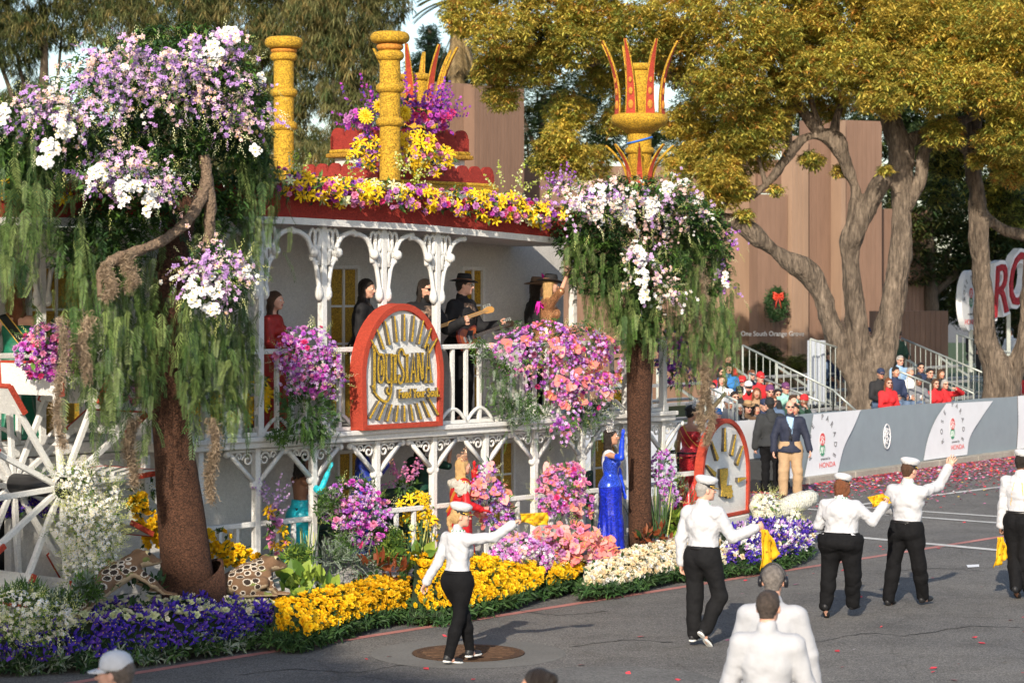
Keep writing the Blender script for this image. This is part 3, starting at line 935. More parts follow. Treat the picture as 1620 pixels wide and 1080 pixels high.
def stripe(name, p, q, w, mat, z=.004, seg=24):
 p, q = np.asarray(p, float), np.asarray(q, float); d = nrm(q - p); n = np.array([-d[1], d[0], 0])
 m = MB(); vs = []; L = np.linalg.norm(q - p)
 for i in range(seg + 1):
  c = p + (q - p) * i / seg
  a, b_ = rnd.uniform(-.006, .006), rnd.uniform(-.006, .006)
  vs += [c + n * (w / 2 + a) + np.array([0, 0, z]), c - n * (w / 2 + b_) + np.array([0, 0, z])]
 m.add(vs, [(2 * i, 2 * i + 1, 2 * i + 3, 2 * i + 2) for i in range(seg)])
 return m.build(name, mat, kind='structure')
A_, B_ = G(540, 1013), G(1620, 843)
d_ = nrm(B_ - A_)
stripe('red_guide_line', A_ - d_ * 14, B_ + d_ * 40, .13, PINK, .004, 120)
def ext(p, q, a, b): p, q = G(*p), G(*q); d = nrm(q - p); return p - d * a, q + d * b
stripe('crosswalk_line', *ext((1283, 797), (1577, 817), 5, 3), .16, PAINT, .008)
stripe('crosswalk_line', *ext((1280, 805.5), (1577, 827), 5, 3), .17, PAINT, .008)
stripe('crosswalk_line', *ext((1270, 842), (1597, 872), 3, 3), .22, PAINT, .008)
stripe('lane_line', *ext((1347, 800), (1585, 770), .3, 1.0), .15, PAINT, .008)
# the cover of a manhole and its collar of newer paving
RUST = M('rusty_iron', (.11, .062, .036), .75, .4, 25, metal=.3, wear=.3, bump=.5, bscale=90)
COLLAR = M('concrete_collar', (.165, .16, .148), .9, .2, 40, wear=.25, bump=.4, bscale=70)
mc = G(741, 1033)
c = MB(); c.lathe([(.61, .004), (.72, .006), (1.02, .006), (1.05, .003)], 48, mc, cap=False); c.build('manhole_collar', COLLAR, kind='structure')
mh = thing('manhole_cover', 'round rusty iron manhole cover in the road under the walking woman', 'manhole cover', mc)
c = MB(); c.lathe([(.60, .0), (.605, .012), (.55, .014), (.545, .008), (.01, .008)], 48); c.build('rim_plate', RUST, mh)
for k in range(9):
 y = -.44 + .11 * k; x = math.sqrt(.5 ** 2 - y * y)
 c = MB(); c.box((0, y, .013), (2 * x, .045, .012)); c.build('rib', RUST, mh)
# a lighter patch of repaired paving and a few sealed cracks
PATCH = M('patched_asphalt', (.15, .147, .14), .9, .25, 40, wear=.3, bump=.5, bscale=60, voro=.25, vscale=40)
q = MB(); q.add([G(x, y, .005) for x, y in ((835, 1062), (900, 1054), (1000, 1053), (1085, 1060), (1150, 1078), (1120, 1130), (820, 1130))], [(0, 6, 5, 4, 3, 2, 1)]); q.build('road_patch', PATCH, kind='structure')
TARC = M('crack_tar', (.03, .029, .028), .9, .2)
for pts in (((380, 1066), (470, 1058), (560, 1062), (640, 1050)), ((900, 1022), (985, 1012), (1065, 1015)), ((1290, 1015), (1370, 1001), (1440, 1004), (1530, 990), (1620, 992)), ((1390, 905), (1480, 898), (1560, 903)), ((820, 965), (880, 972), (960, 966))):
 c = smooth_path([G(x, y, .006) for x, y in pts], 9); q = MB(); vs = []
 for i, p in enumerate(c):
  w = .006 + .010 * rnd.random(); p = p + np.array([0, rnd.uniform(-.05, .05), 0]); vs += [p + (0, w, 0), p - (0, w, 0)]
 q.add(vs, [(2 * i, 2 * i + 1, 2 * i + 3, 2 * i + 2) for i in range(len(c) - 1)]); q.build('road_crack', TARC, kind='structure')
# kerb, pavement and the banner fence
K0, K1 = G(1280, 766), G(1620, 720)
BD = nrm(K1 - K0); BN = np.array([-BD[1], BD[0], 0.0])          # along the kerb, and away from the road
def BP(px, py, off):                                            # photo pixel on the upright plane `off` metres behind the kerb
 d = P(px, py, 1.0) - np.array([0, 0, HC]); c = np.array([0, 0, HC]) - K0
 return np.array([0, 0, HC]) + d * ((off - c.dot(BN)) / d.dot(BN))
CONC = M('kerb_concrete', (.36, .33, .28), .85, .15, 12, wear=.3, bump=.4, bscale=30)
k = MB()
for i in range(-8, 14):
 k.box(K0 + BD * (i * 2.0 + 1) + BN * .15 + np.array([0, 0, .07]), (1.985, .30, .14), np.stack([BD, BN, (0, 0, 1)], 1))
k.build('kerb', CONC, bevel=.015, kind='structure')
p = MB(); a = K0 - BD * 16 + BN * .3; b_ = K0 + BD * 60 + BN * .3
p.add([a + (0, 0, .135), b_ + (0, 0, .135), b_ + BN * 9 + (0, 0, .135), a + BN * 9 + (0, 0, .135)], [(0, 1, 2, 3)])
p.build('pavement', M('pavement_concrete', (.30, .28, .25), .9, .12, 6, wear=.3, bump=.3), kind='structure')
p = MB(); a = K0 - BD * 90 + BN * 9.2; b_ = K0 + BD * 120 + BN * 9.2
p.add([a + (0, 0, .06), b_ + (0, 0, .06), b_ + BN * 90 + (0, 0, .06), a + BN * 90 + (0, 0, .06)], [(0, 1, 2, 3)])
p.build('lawn', M('lawn_grass', (.045, .07, .02), .9, .4, 4, bump=.8, bscale=40), kind='structure')
FAB_G = M('banner_grey', (.20, .245, .28), .6, .05, 3, sheen=.1, bump=.15, bscale=6)
FAB_W = M('banner_white', (.66, .68, .72), .6, .04, 3, sheen=.1, bump=.15, bscale=6)
PRINT_GR = M('print_grey', (.14, .14, .15), .6, .03)
PRINT_RED = M('print_red', (.62, .09, .09), .6, .05)
PRINT_GRN = M('print_green', (.07, .28, .16), .6, .05)
PRINT_WH = M('print_white', (.72, .73, .75), .6, .03)
bar = thing('banner_fence', 'long grey and white printed fabric fence along the kerb below the stands', 'fence', K0)
off_b = .20
zb, zt = .14, 1.40
def sheet(u0, u1, z0, z1, off, n=60, m=5, ripple=.014):
 vs = []
 for j in range(m + 1):
  for i in range(n + 1):
   u = u0 + (u1 - u0) * i / n; z = z0 + (z1 - z0) * j / m
   o_ = off - .02 * math.sin(j / m * math.pi) + ripple * math.sin(u * 3.1 + j * .5) + .4 * ripple * math.sin(u * 7.3 + j * 1.3)
   vs.append(BD * u + BN * o_ + np.array([0, 0, z + .012 * math.sin(u * 1.7) * (j == m)]))
 return vs, [(j * (n + 1) + i, j * (n + 1) + i + 1, (j + 1) * (n + 1) + i + 1, (j + 1) * (n + 1) + i) for j in range(m) for i in range(n)]
ua = (BP(1265, 700, off_b) - K0).dot(BD); ub = (BP(1609, 680, off_b) - K0).dot(BD)
f = MB(); f.add(*sheet(ua, ub, zb, zt, off_b, 110)); f.build('grey_fabric', FAB_G, bar, True)
f = MB(); f.add(*sheet(ua - 9.5, ua - .03, zb, zt - .03, off_b, 50)); f.build('white_fabric', FAB_W, bar, True)
f = MB(); f.add(*sheet(ub + .03, ub + 12, zb, zt, off_b, 60)); f.build('white_fabric', FAB_W, bar, True)
def bpl(px, py, e=.045):                                        # pixel on the banner, e metres proud of it, local to the fence
 return BP(px, py, off_b - e) - K0
def band(pts_l, pts_r):
 n = 8; vs = []
 L_ = smooth_path([bpl(*q) for q in pts_l], n); R_ = smooth_path([bpl(*q) for q in pts_r], n)
 m = MB(); c = len(L_)
 cols = 6
 for i in range(c):
  for j in range(cols + 1):
   vs.append(L_[i] + (R_[i] - L_[i]) * j / cols)
 m.add(vs, [(i * (cols + 1) + j, i * (cols + 1) + j + 1, (i + 1) * (cols + 1) + j + 1, (i + 1) * (cols + 1) + j) for i in range(c - 1) for j in range(cols)])
 m.build('white_band', FAB_W, bar)
band([(1325, 748), (1335, 708), (1350, 676), (1362, 648)], [(1272, 757), (1280, 715), (1282, 690), (1287, 655)])
band([(1530, 719), (1535, 690), (1553, 660), (1571, 634)], [(1461, 728), (1468, 694), (1480, 664), (1497, 638)])
def arched_text(s, cpx, cpy, r, size, e=.05, a0=205, a1=-25, par=bar, fmap=None, mat=PRINT_GR, name='lettering'):
 c = fmap(cpx, cpy) if fmap else bpl(cpx, cpy, e)
 ex, ey, ez = BD, np.array([0, 0, 1.0]), -BN
 n = len(s)
 for i, ch in enumerate(s):
  if ch == ' ': continue
  a = rad(a0 + (a1 - a0) * i / (n - 1))
  o_ = c + ex * r * math.cos(a) + ey * r * math.sin(a) * 1.0
  tx, ty = math.sin(a), -math.cos(a)
  text_mb(ch, size, .004, o_, ex * tx + ey * ty, -ex * ty + ey * tx, ez).build('letter', mat, par)
def rose_logo(c, s, par, outline=False, ex=BD, ez=-BN):
 ey = np.array([0, 0, 1.0]); R_, Gn, Wh = MB(), MB(), MB()
 ell = lambda cx, cy, rx, ry, n=18: [(cx + rx * math.cos(2 * math.pi * i / n), cy + ry * math.sin(2 * math.pi * i / n)) for i in range(n)]
 if not outline:
  Wh.prism(ell(0, 0, .62 * s, 1.02 * s), 0, .002, c, ex, ey, ez)
  Gn.prism([(x, y - .25 * s) for x, y in ell(0, -.2 * s, .46 * s, .55 * s)], .002, .004, c, ex, ey, ez)
  R_.prism(ell(0, .38 * s, .46 * s, .52 * s), .004, .006, c, ex, ey, ez)
  for (x, y, r) in ((-.12, .5, .16), (.15, .42, .15), (0, .2, .18), (-.22, .15, .12), (.24, .12, .12)):
   p_ = [ez * .008 + c + ex * (x + r * math.cos(t)) * s + ey * (y + r * math.sin(t)) * s for t in np.linspace(.3, 4.6, 9)]
   Wh.tube(p_, .022 * s, 5)
  for x in (-.25, .0, .25):
   Wh.tube([c + ez * .006 + ex * x * s * .7 + ey * (-.25) * s, c + ez * .006 + ex * x * s * 1.3 + ey * (-.75) * s], .025 * s, 5)
  R_.build('rose_print', PRINT_RED, par); Gn.build('leaf_print', PRINT_GRN, par); Wh.build('white_print', PRINT_WH, par)
 else:
  for (rx, ry) in ((.6, 1.0), ):
   p_ = [c + ez * .004 + ex * rx * s * math.cos(t) + ey * ry * s * math.sin(t) for t in np.linspace(0, 2 * math.pi, 25)]
   Wh.tube(p_, .045 * s, 5)
  for (x, y, r) in ((-.1, .5, .2), (.15, .42, .2), (0, .2, .26), (-.22, .1, .2), (.24, .02, .22), (0, -.3, .3), (-.2, -.45, .2), (.2, -.45, .2)):
   p_ = [c + ez * .004 + ex * (x + r * math.cos(t)) * s + ey * (y + r * math.sin(t)) * s for t in np.linspace(.3, 4.6, 9)]
   Wh.tube(p_, .035 * s, 5)
  Wh.build('white_print', PRINT_WH, par)
arched_text('ROSE PARADE', 1301, 703, .56, .165)
rose_logo(bpl(1301, 702, .05), .25, bar)
text_mb('presented by', .075, .003, bpl(1306, 725, .05), BD, (0, 0, 1), -BN).build('lettering', PRINT_GR, bar)
text_mb('HONDA', .15, .003, bpl(1309, 735, .05), BD, (0, 0, 1), -BN, 1.25).build('lettering', PRINT_RED, bar)
rose_logo(bpl(1403, 690, .05), .26, bar, True)
arched_text('ROSE PARADE', 1507, 679, .56, .165)
rose_logo(bpl(1507, 677, .05), .25, bar)
text_mb('presented by', .075, .003, bpl(1512, 698, .05), BD, (0, 0, 1), -BN).build('lettering', PRINT_GR, bar)
text_mb('HONDA', .15, .003, bpl(1515, 707, .05), BD, (0, 0, 1), -BN, 1.25).build('lettering', PRINT_RED, bar)
STEEL = M('galvanised_steel', (.42, .45, .42), .45, .12, 20, metal=.55, wear=.2)
for i in range(-4, 14):
 q = MB(); q.tube([BD * (i * 1.9) + BN * .30 + (0, 0, .14), BD * (i * 1.9) + BN * .30 + (0, 0, 1.38)], .02, 6); q.build('fence_post', STEEL, bar)
# red petals and paper strewn along the gutter
CONF = [M('confetti_red', (.55, .045, .06), .7, .2, island=.4), M('confetti_pink', (.42, .14, .25), .7, .2, island=.4), M('confetti_pale', (.5, .46, .48), .7, .1, island=.3), M('confetti_yellow', (.6, .42, .06), .7, .1, island=.3), M('confetti_violet', (.26, .10, .33), .7, .1, island=.3)]
def scatter_confetti(name, pts, size, w):
 n = len(pts)
 t = np.array([(-.5, -.4, 0), (.5, -.3, .03), (.4, .45, .0), (-.45, .4, .04)])
 nv = np.tile((0, 0, 1.0), (n, 1)) + rng.normal(size=(n, 3)) * .18
 v, f = stamp(t, np.array([(0, 1, 2, 3)]), frames(nv), pts, rng.uniform(.6, 1.4, n) * size)
 link(name, mesh_np(name, v, f, CONF, rng.choice(5, n, p=w)), kind='stuff')
u_ = rng.uniform(-6, 22, 16000); o_ = -np.abs(rng.normal(0, 1, 16000)) ** 1.25 * 1.7 - .02
dens = np.clip((u_ + 6) / 9, .18, 1.0) * np.where(o_ < -4, .3, 1)
kp = rng.uniform(size=16000) < dens
scatter_confetti('petals', (K0 + BD * u_[:, None] + BN * o_[:, None] + np.array([0, 0, .016]))[kp], .050, [.50, .27, .10, .05, .08])
pts = np.array([G(rnd.uniform(1150, 1640), rnd.uniform(815, 1075), .012) for _ in range(60)] + [G(rnd.uniform(560, 1140), rnd.uniform(1000, 1075), .012) for _ in range(12)])
scatter_confetti('loose_petals', pts, .055, [.8, .1, .04, .03, .03])
x = MB(); x.add([G(1529, 893, .01), G(1549, 892, .012), G(1549, 896, .012), G(1531, 897, .01)], [(0, 1, 2, 3)]); props(x.build('paper_scrap', PRINT_WH), 'small white paper scrap lying on the asphalt', 'litter')
# ------------------------------------------------------------------ brown office building behind the trees
SID = M('brown_siding', (.215, .130, .090), .8, .10, 5, wear=.18, bump=.3, bscale=30, stretch=(1, 1, .15))
SID2 = M('brown_siding_pale', (.33, .215, .145), .8, .08, 5, wear=.15, bump=.3, bscale=30, stretch=(1, 1, .15))
DARK = M('dark_recess', (.02, .016, .014), .8)
b0 = np.array([P(640, 500, 76)[0], 76.0, 0.0])
bld = thing('office_building', 'brown timber sided building standing behind the large camphor trees', 'building', b0)
def wall_block(px0, px1, ytop, Y0, Y1, mat=SID, nm='wall_panel', zb_=0.0, dep=.5, groove=.16):
 a = P(px0, 459, Y0); e = P(px1, 459, Y1); a[2] = e[2] = 0
 z1 = (P(px0, ytop, Y0)[2])
 L_ = np.linalg.norm(e - a); d = nrm(e - a); n = np.array([d[1], -d[0], 0])
 m = MB(); R = np.stack([d, -n, (0, 0, 1)], 1)
 m.box((a + e) / 2 - n * dep / 2 - b0 + np.array([0, 0, (z1 + zb_) / 2]), (L_, dep, z1 - zb_), R)
 o = m.build(nm, mat, bld)
 g = MB(); k = int(L_ / groove)
 for i in range(1, k):
  q = a + d * (i * L_ / k) - n * .004 - b0
  g.box(q + np.array([0, 0, (z1 + zb_) / 2]), (groove * .82, .03, z1 - zb_ - .02), R)
 if k > 1: g.build('batten', mat, o, kind='stuff')
 return o
wall_block(655, 744.5, 128, 77.0, 78.2, SID)
wall_block(744, 752, 140, 79.4, 79.4, DARK)
wall_block(750.5, 829, 134, 77.6, 79.2, SID)
wall_block(829, 1130, 262, 82, 82.6, SID)
wall_block(700, 1150, 300, 85, 85, SID2)
wall_block(1128, 1150, 215, 76, 76, SID2)
wall_block(1149.5, 1199, 215, 76, 76.6, SID2)
wall_block(1199, 1245.5, 307, 75.4, 75.9, SID)
wall_block(1199, 1253, 252, 76.4, 76.8, SID, dep=.4, zb_=P(1199, 305, 76.4)[2])
wall_block(1245, 1254, 305, 77.2, 77.2, DARK)
wall_block(1253, 1279, 215, 75.8, 76.2, SID2)
wall_block(1279, 1331, 190, 76.6, 77.2, SID)
wall_block(1331, 1338, 190, 76.4, 76.5, SID2)
wall_block(1338, 1395, 190, 76.8, 77.4, SID)
wall_block(1395, 1470, 330, 79, 80, SID)
wall_block(1385, 1500, 492, 71, 71.5, SID)
m = MB(); m.box(P(1210, 232, 77.5) - b0, (2.6, .7, .22)); m.build('parapet', SID2, bld)
text_mb('One South Orange Grove', .215, .03, P(1222, 528, 75.1) - b0, (1, 0, 0), (0, 0, 1), (0, -1, 0), .86).build('lettering', M('white_letters', (.8, .78, .74), .5, .03), bld)
# wreath with a red bow on the wall
wr = P(1228, 481, 75.3)
wre = thing('wreath', 'green wreath with a big red bow hung on the brown wall', 'wreath', wr)
n = 1500
a = rng.uniform(0, 2 * np.pi, n); q = rng.normal(0, .085, n)
pts = np.stack([np.cos(a) * (.26 + q * .8), rng.normal(-.06, .05, n), np.sin(a) * (.40 + q)], 1)
nv = pts * np.array([1, 0, 1]) + rng.normal(size=(n, 3)) * .4 + np.array([0, -.25, 0])
t = np.array([(-.5, 0, 0), (0, .12, .1), (.5, 0, 0), (0, -.12, .1)])
v, f = stamp(t, np.array([(0, 1, 2, 3)]), frames(nv), pts, rng.uniform(.09, .17, n))
WREG = M('wreath_green', (.03, .075, .02), .6, .3, island=.5)
link('greenery', mesh_np('greenery', v, f, WREG), wre, kind='stuff')
BOW = M('bow_red', (.62, .06, .03), .45, .15, island=.2)
m = MB()
for sx in (-1, 1):
 for k in range(3):
  m.tube([(.05 + sx * (.03 * k - .05), -.14, .27), (.05 + sx * .16, -.20, .36 - .08 * k), (.05 + sx * .12, -.22, .30 - .09 * k), (.05, -.15, .26)], [.03, .055, .05, .02], 6, flat=.5)
 m.tube([(.05, -.15, .25), (.04 + sx * .06, -.17, .05), (.05 + sx * .09, -.16, -.12)], [.03, .035, .03], 6, flat=.4)
m.build('bow', BOW, wre, True)
# ------------------------------------------------------------------ letters and oval board at the right edge
SIGNW = M('sign_white', (.74, .75, .77), .5, .03, 6)
REDG = M('red_petal_surface', (.38, .022, .03), .7, .25, 60, voro=.35, vscale=30, bump=.8, bscale=60)
ov = P(1536, 476, 63)
os_ = thing('oval_sign', 'white oval board with rose emblem and lettering behind the right tree trunk', 'sign', ov)
ex = nrm((.55, .83, 0)); ez = np.array([ex[1], -ex[0], 0]); ey = np.array([0, 0, 1.0])
m = MB(); m.prism([(.60 * math.cos(t), .80 * math.sin(t)) for t in np.linspace(0, 2 * math.pi, 40)[:-1]], -.16, 0, (0, 0, 0), ex, ey, ez); m.build('board', SIGNW, os_)
for i, ch in enumerate('ROSE PARADE'):
 if ch == ' ': continue
 a = rad(190 - 200 * i / 10)
 o_ = ez * .004 + ex * .44 * math.cos(a) + ey * (.14 + .46 * math.sin(a)); tx, ty = math.sin(a), -math.cos(a)
 text_mb(ch, .17, .004, o_, ex * tx + ey * ty, -ex * ty + ey * tx, ez).build('letter', PRINT_GR, os_)
rose_logo(ez * .004 + ey * .10, .27, os_, False, ex, ez)
text_mb('presented by', .08, .004, ez * .004 - ey * .34, ex, ey, ez).build('lettering', PRINT_GR, os_)
text_mb('HONDA', .20, .004, ez * .004 - ey * .55, ex, ey, ez, 1.1).build('lettering', PRINT_RED, os_)
m = MB(); m.box((0, 0, -.8 - .5), (.1, .1, 1.1)); m.build('post', STEEL, os_)
big = P(1561, 512, 62)
bl = thing('giant_letters', 'giant red letters with white edges rising along the right stand', 'sign', big)
ex = nrm((.72, .69, 0)); ez = np.array([ex[1], -ex[0], 0]); ux = nrm(ex + np.array([0, 0, .42]))
for i, ch in enumerate('ROSE'):
 org = ex * (.30 + .80 * i) + np.array([0, 0, .80 + .28 * i])
 q = text_mb(ch, 1.95, .22, org, ex * 1.0 + np.array([0, 0, .28]), ey + ex * .10, ez, .62, True, None, .10)
 q.build('letter_edge', SIGNW, bl)
 q = text_mb(ch, 1.95, .05, org + ez * .22, ex * 1.0 + np.array([0, 0, .28]), ey + ex * .10, ez, .62, True, None, .0)
 q.build('letter_face', REDG, bl)
m = MB()
for i in range(4): m.box(ex * (.3 + .8 * i) - ez * .1 + np.array([0, 0, -1.2]), (.1, .1, 3.0))
m.build('post', STEEL, bl)
# ------------------------------------------------------------------ trees and shrubs of the park side
BARK = M('camphor_bark', (.085, .062, .045), .95, .0, 5, col2=(.27, .21, .155), bump=6.0, bscale=6, stretch=(2.6, 2.6, .6), detail=12, wear=.6, voro=.25, vscale=9)
BARKD = M('dark_bark', (.05, .037, .027), .9, .0, 9, col2=(.11, .085, .06), bump=2.0, bscale=11, stretch=(2.2, 2.2, .45), detail=10)
def leafmat(name, c, c2=None, isl=.45, trans=.28, var=.25, scale=.6):
 return M(name, c, .55, var, scale, island=isl, trans=trans, spec=.3, col2=c2, detail=3)
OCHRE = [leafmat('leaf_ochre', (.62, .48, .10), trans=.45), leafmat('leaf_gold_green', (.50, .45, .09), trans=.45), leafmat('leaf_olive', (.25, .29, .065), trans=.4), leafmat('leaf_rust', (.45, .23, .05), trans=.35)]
OLIVE = [leafmat('leaf_dark_olive', (.10, .11, .035)), leafmat('leaf_grey_olive', (.19, .18, .07)), leafmat('leaf_brown_olive', (.22, .17, .06)), leafmat('leaf_shade_green', (.06, .085, .028))]
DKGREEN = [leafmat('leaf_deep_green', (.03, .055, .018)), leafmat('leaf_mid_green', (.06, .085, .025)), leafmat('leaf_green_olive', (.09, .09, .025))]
BLUEG = [leafmat('needle_blue_green', (.035, .07, .04)), leafmat('needle_green', (.055, .095, .045))]
def sprig(n=7, L=1.0, w=.34, droop=.45, seed=1):
 """a spray of drooping leaves round a shoot, as thin folded lozenges"""
 r = np.random.default_rng(seed); V, F = [], []
 for i in range(n):
  a = 2 * math.pi * i / n + r.uniform(-.3, .3); el = r.uniform(-.5, .5)
  d = np.array([math.cos(a) * math.cos(el), math.sin(a) * math.cos(el), math.sin(el)])
  base = np.array([r.uniform(-.2, .2), r.uniform(-.2, .2), r.uniform(-.25, .25)])
  tip = base + d * L * r.uniform(.7, 1.15) - np.array([0, 0, droop * r.uniform(.5, 1.3)])
  s = nrm(np.cross(d, (0, 0, 1.0))) * w * .5
  m = base * .45 + tip * .55 + np.array([0, 0, .08])
  b = len(V); V += [base, m + s, tip, m - s]; F += [(b, b + 1, b + 2, b + 3)]
 return np.array(V), np.array(F)
SPR = [sprig(7, seed=s) for s in range(4)]
SPRW = [sprig(9, 1.0, .13, 1.1, seed=s + 9) for s in range(3)]      # weeping, narrow leaves
SPRN = [sprig(8, 1.0, .22, -.1, seed=s + 19) for s in range(3)]
def crown_blobs(blobs, per_m2, size, mats, w, tpl=SPR, name='foliage', shell=.45, parent=None, org=(0, 0, 0), lump=.5):
 """blobs: (centre, radii) ellipsoids; sprays sit on and just inside their lumpy outsides"""
 Vs, Fs, Ms = [], [], []; off = 0
 for c, r in blobs:
  r = np.broadcast_to(np.asarray(r, float), (3,))
  n = int(per_m2 * 4 * math.pi * ((r[0] * r[1]) ** 1.6 + (r[0] * r[2]) ** 1.6 + (r[1] * r[2]) ** 1.6) ** (1 / 1.6) / 3 ** (1 / 1.6))
  if n < 3: continue
  d = randdir(n)
  ld = randdir(14)                                # lumps: the surface swells round these directions
  sw = np.clip((d @ ld.T).max(1) - .72, 0, .28) / .28
  k = (1 - lump * .5 + lump * .55 * sw) * (1 - shell * rng.uniform(0, 1, n) ** 1.8)
  p = np.asarray(c) + d * r * k[:, None]
  nv = d / r + rng.normal(size=(n, 3)) * .35 / r.mean()
  t = rng.integers(len(tpl), size=n)
  wb = np.array(w, float) * rng.uniform(.4, 1.6, len(w)); wb /= wb.sum()
  mi = rng.choice(len(mats), n, p=wb)
  for q in range(len(tpl)):
   s = t == q
   if not s.any(): continue
   # sprays keep their own "down": only the spin about z and a tilt towards the outside
   a = rng.uniform(0, 2 * np.pi, s.sum()); cz, sz = np.cos(a), np.sin(a); o_ = np.ones_like(a); z_ = np.zeros_like(a)
   R = np.stack([np.stack([cz, -sz, z_], 1), np.stack([sz, cz, z_], 1), np.stack([z_, z_, o_], 1)], 1)
   tv, tf = tpl[q]
   v, f = stamp(tv, tf, R, p[s] - np.asarray(org), rng.uniform(.5, 1.45, s.sum()) * size)
   Vs.append(v); Fs.append(f + off); Ms.append(np.repeat(mi[s], len(tf))); off += len(v)
 return link(name, mesh_np(name, np.concatenate(Vs), np.concatenate(Fs), mats, np.concatenate(Ms)), parent, kind='stuff')
def limb(mb, pts, n=12, sub=5, jit=.035, wob=.06):
 """pts: (point, radius)"""
 ps = smooth_path([p for p, r in pts], sub)
 rs = np.interp(np.linspace(0, len(pts) - 1, len(ps)), range(len(pts)), [r for p, r in pts])
 ps = [p + np.array([rnd.uniform(-1, 1), rnd.uniform(-1, 1), 0]) * r * .8 * wob for p, r in zip(ps, rs)]
 mb.tube(ps, [r * (1 + wob * math.sin(i * 1.7)) for i, r in enumerate(rs)], n, 0, True, jit)
def pxl(list_, Y, org):
 """(px, py, width_px[, dY]) to limb points local to org"""
 out = []
 for q in list_:
  y = Y + (q[3] if len(q) > 3 else 0)
  out.append((P(q[0], q[1], y) - org, q[2] / 2 * y / FPX))
 return out
# the large ochre camphor tree
YT = 57.0
tb = P(1378, 660, YT); tb[2] = .1
cam1 = thing('camphor_tree', 'large ochre camphor tree with four pale limbs rising from one base behind the fence', 'tree', tb)
def bole(tree_, org, lists, Y, h, mat, amp=.035):
 """trunk and great limbs as one continuous body with lumps and hollows"""
 pr = []
 for pts in lists:
  L_ = pxl(pts, Y, org); ps = smooth_path([p for p, r in L_], 3); rs = np.interp(np.linspace(0, len(L_) - 1, len(ps)), range(len(L_)), [r for p, r in L_])
  for i in range(len(ps) - 1): pr.append(cone(ps[i], ps[i + 1], rs[i] * .76, rs[i + 1] * .76, .05))
 pr += [wrinkle(amp, 4, 3, (1, 1, .45)), wrinkle(amp * .7, 16, 8, (1, 1, .3))]
 v, f = field_mesh(pr, h)
 return link('trunk', mesh_np('trunk', v, f, mat, None, True), tree_)
bole(cam1, tb, [[(1376,712,100),(1376,660,84),(1376,620,70)], [(1345,700,30),(1352,640,50)], [(1412,700,30),(1402,640,44)]] + [[(1378,640,66), (1345,590,44), (1318,520,40), (1300,460,40), (1282,432,42), (1245,412,36), (1205,380,32), (1165,352,28), (1120,335,22), (1060,300,16)], [(1376,620,74), (1362,560,52), (1350,480,40), (1345,400,38), (1350,372,44), (1372,330,40), (1392,290,34), (1430,255,42), (1425,215,34), (1405,160,26), (1380,90,18)], [(1386,620,70), (1400,540,56), (1414,460,46), (1424,380,42), (1428,300,38), (1424,240,44), (1412,190,38), (1405,120,28,1), (1420,40,18,2)], [(1350,372,30), (1352,300,26), (1330,235,30), (1302,215,28), (1270,222,24), (1240,255,18), (1212,292,15), (1178,312,14)]], YT, .062, BARK)
for pts in [[(1318,228,22), (1322,195,14), (1330,165,9)], [(1300,216,20), (1292,190,12), (1280,150,8)], [(1430,330,26), (1455,285,22), (1462,240,20), (1490,190,14)], [(1435,225,24), (1480,205,20,.6), (1530,188,14,1), (1572,172,7,1)], [(1250,245,12), (1248,205,10), (1252,160,7)], [(1212,292,10), (1205,270,7), (1200,250,5)], [(1185,60,8), (1160,110,15), (1130,128,19), (1095,134,19), (1060,118,18), (1020,92,14), (985,72,11), (930,52,7)], [(1060,118,10), (1058,80,7), (1065,30,5)], [(1300,215,20), (1250,150,16), (1185,60,14), (1150,-10,10)], [(850,60,6), (870,90,8), (925,105,9), (975,80,10)]]:
 q = MB(); limb(q, pxl(pts, YT, tb), 12); q.build('limb', BARK, cam1, True)
def pb(px, py, r, dY=0.0, fy=1.0, fz=.8, Y=YT):
 y = Y + dY; k = r * y / FPX
 return (P(px, py, y), (k, k * 1.25 * fy, k * fz))
blobs = [pb(*q) for q in [
 (745, 20, 62), (800, 55, 62, -1), (870, 20, 75), (780, 110, 42), (850, 95, 55), (905, 70, 50, -1), (795, 150, 34, .5), (940, 20, 70), (960, 110, 55, 1),
 (1000, 55, 75, -.5), (1060, 90, 66, .5), (1090, 25, 80, -1), (900, 175, 45, 1), (885, 225, 42, .5), (925, 255, 48, 1), (865, 258, 32, 1), (985, 190, 42, 1.5), (1090, 190, 58, 1), (1120, 250, 52, .5), (1150, 130, 75, -1),
 (1080, 260, 40, 1), (1150, 300, 42, 0), (1180, 240, 50, 1), (1215, 205, 46, -.5), (1190, 60, 80, -1.5), (1250, 30, 80, 1), (1270, 110, 62, -1), (1225, 150, 58, 0),
 (1330, 30, 90, 0), (1350, 100, 68, -1.5), (1380, 130, 60, -1), (1310, 160, 42, 1), (1430, 40, 90, -1), (1445, 120, 62, -2), (1480, 150, 48, -2), (1520, 60, 95, -1), (1560, 130, 66, -2), (1605, 60, 85, -2), (1620, 160, 62, -2), (1400, 155, 45, -2.5),
 (1490, 210, 38, -1), (1590, 215, 55, -1.5), (1285, 252, 22, .5), (1330, 268, 16, .5), (1600, 262, 45, 0), (1550, 250, 22, 0), (1400, 268, 13, -1), (1140, 275, 48, -.6), (1170, 215, 50, -.4), (1122, 315, 40, -.2), (1165, 300, 28, -.4), (1178, 338, 16, -.3), (1230, 300, 14, 0)]]
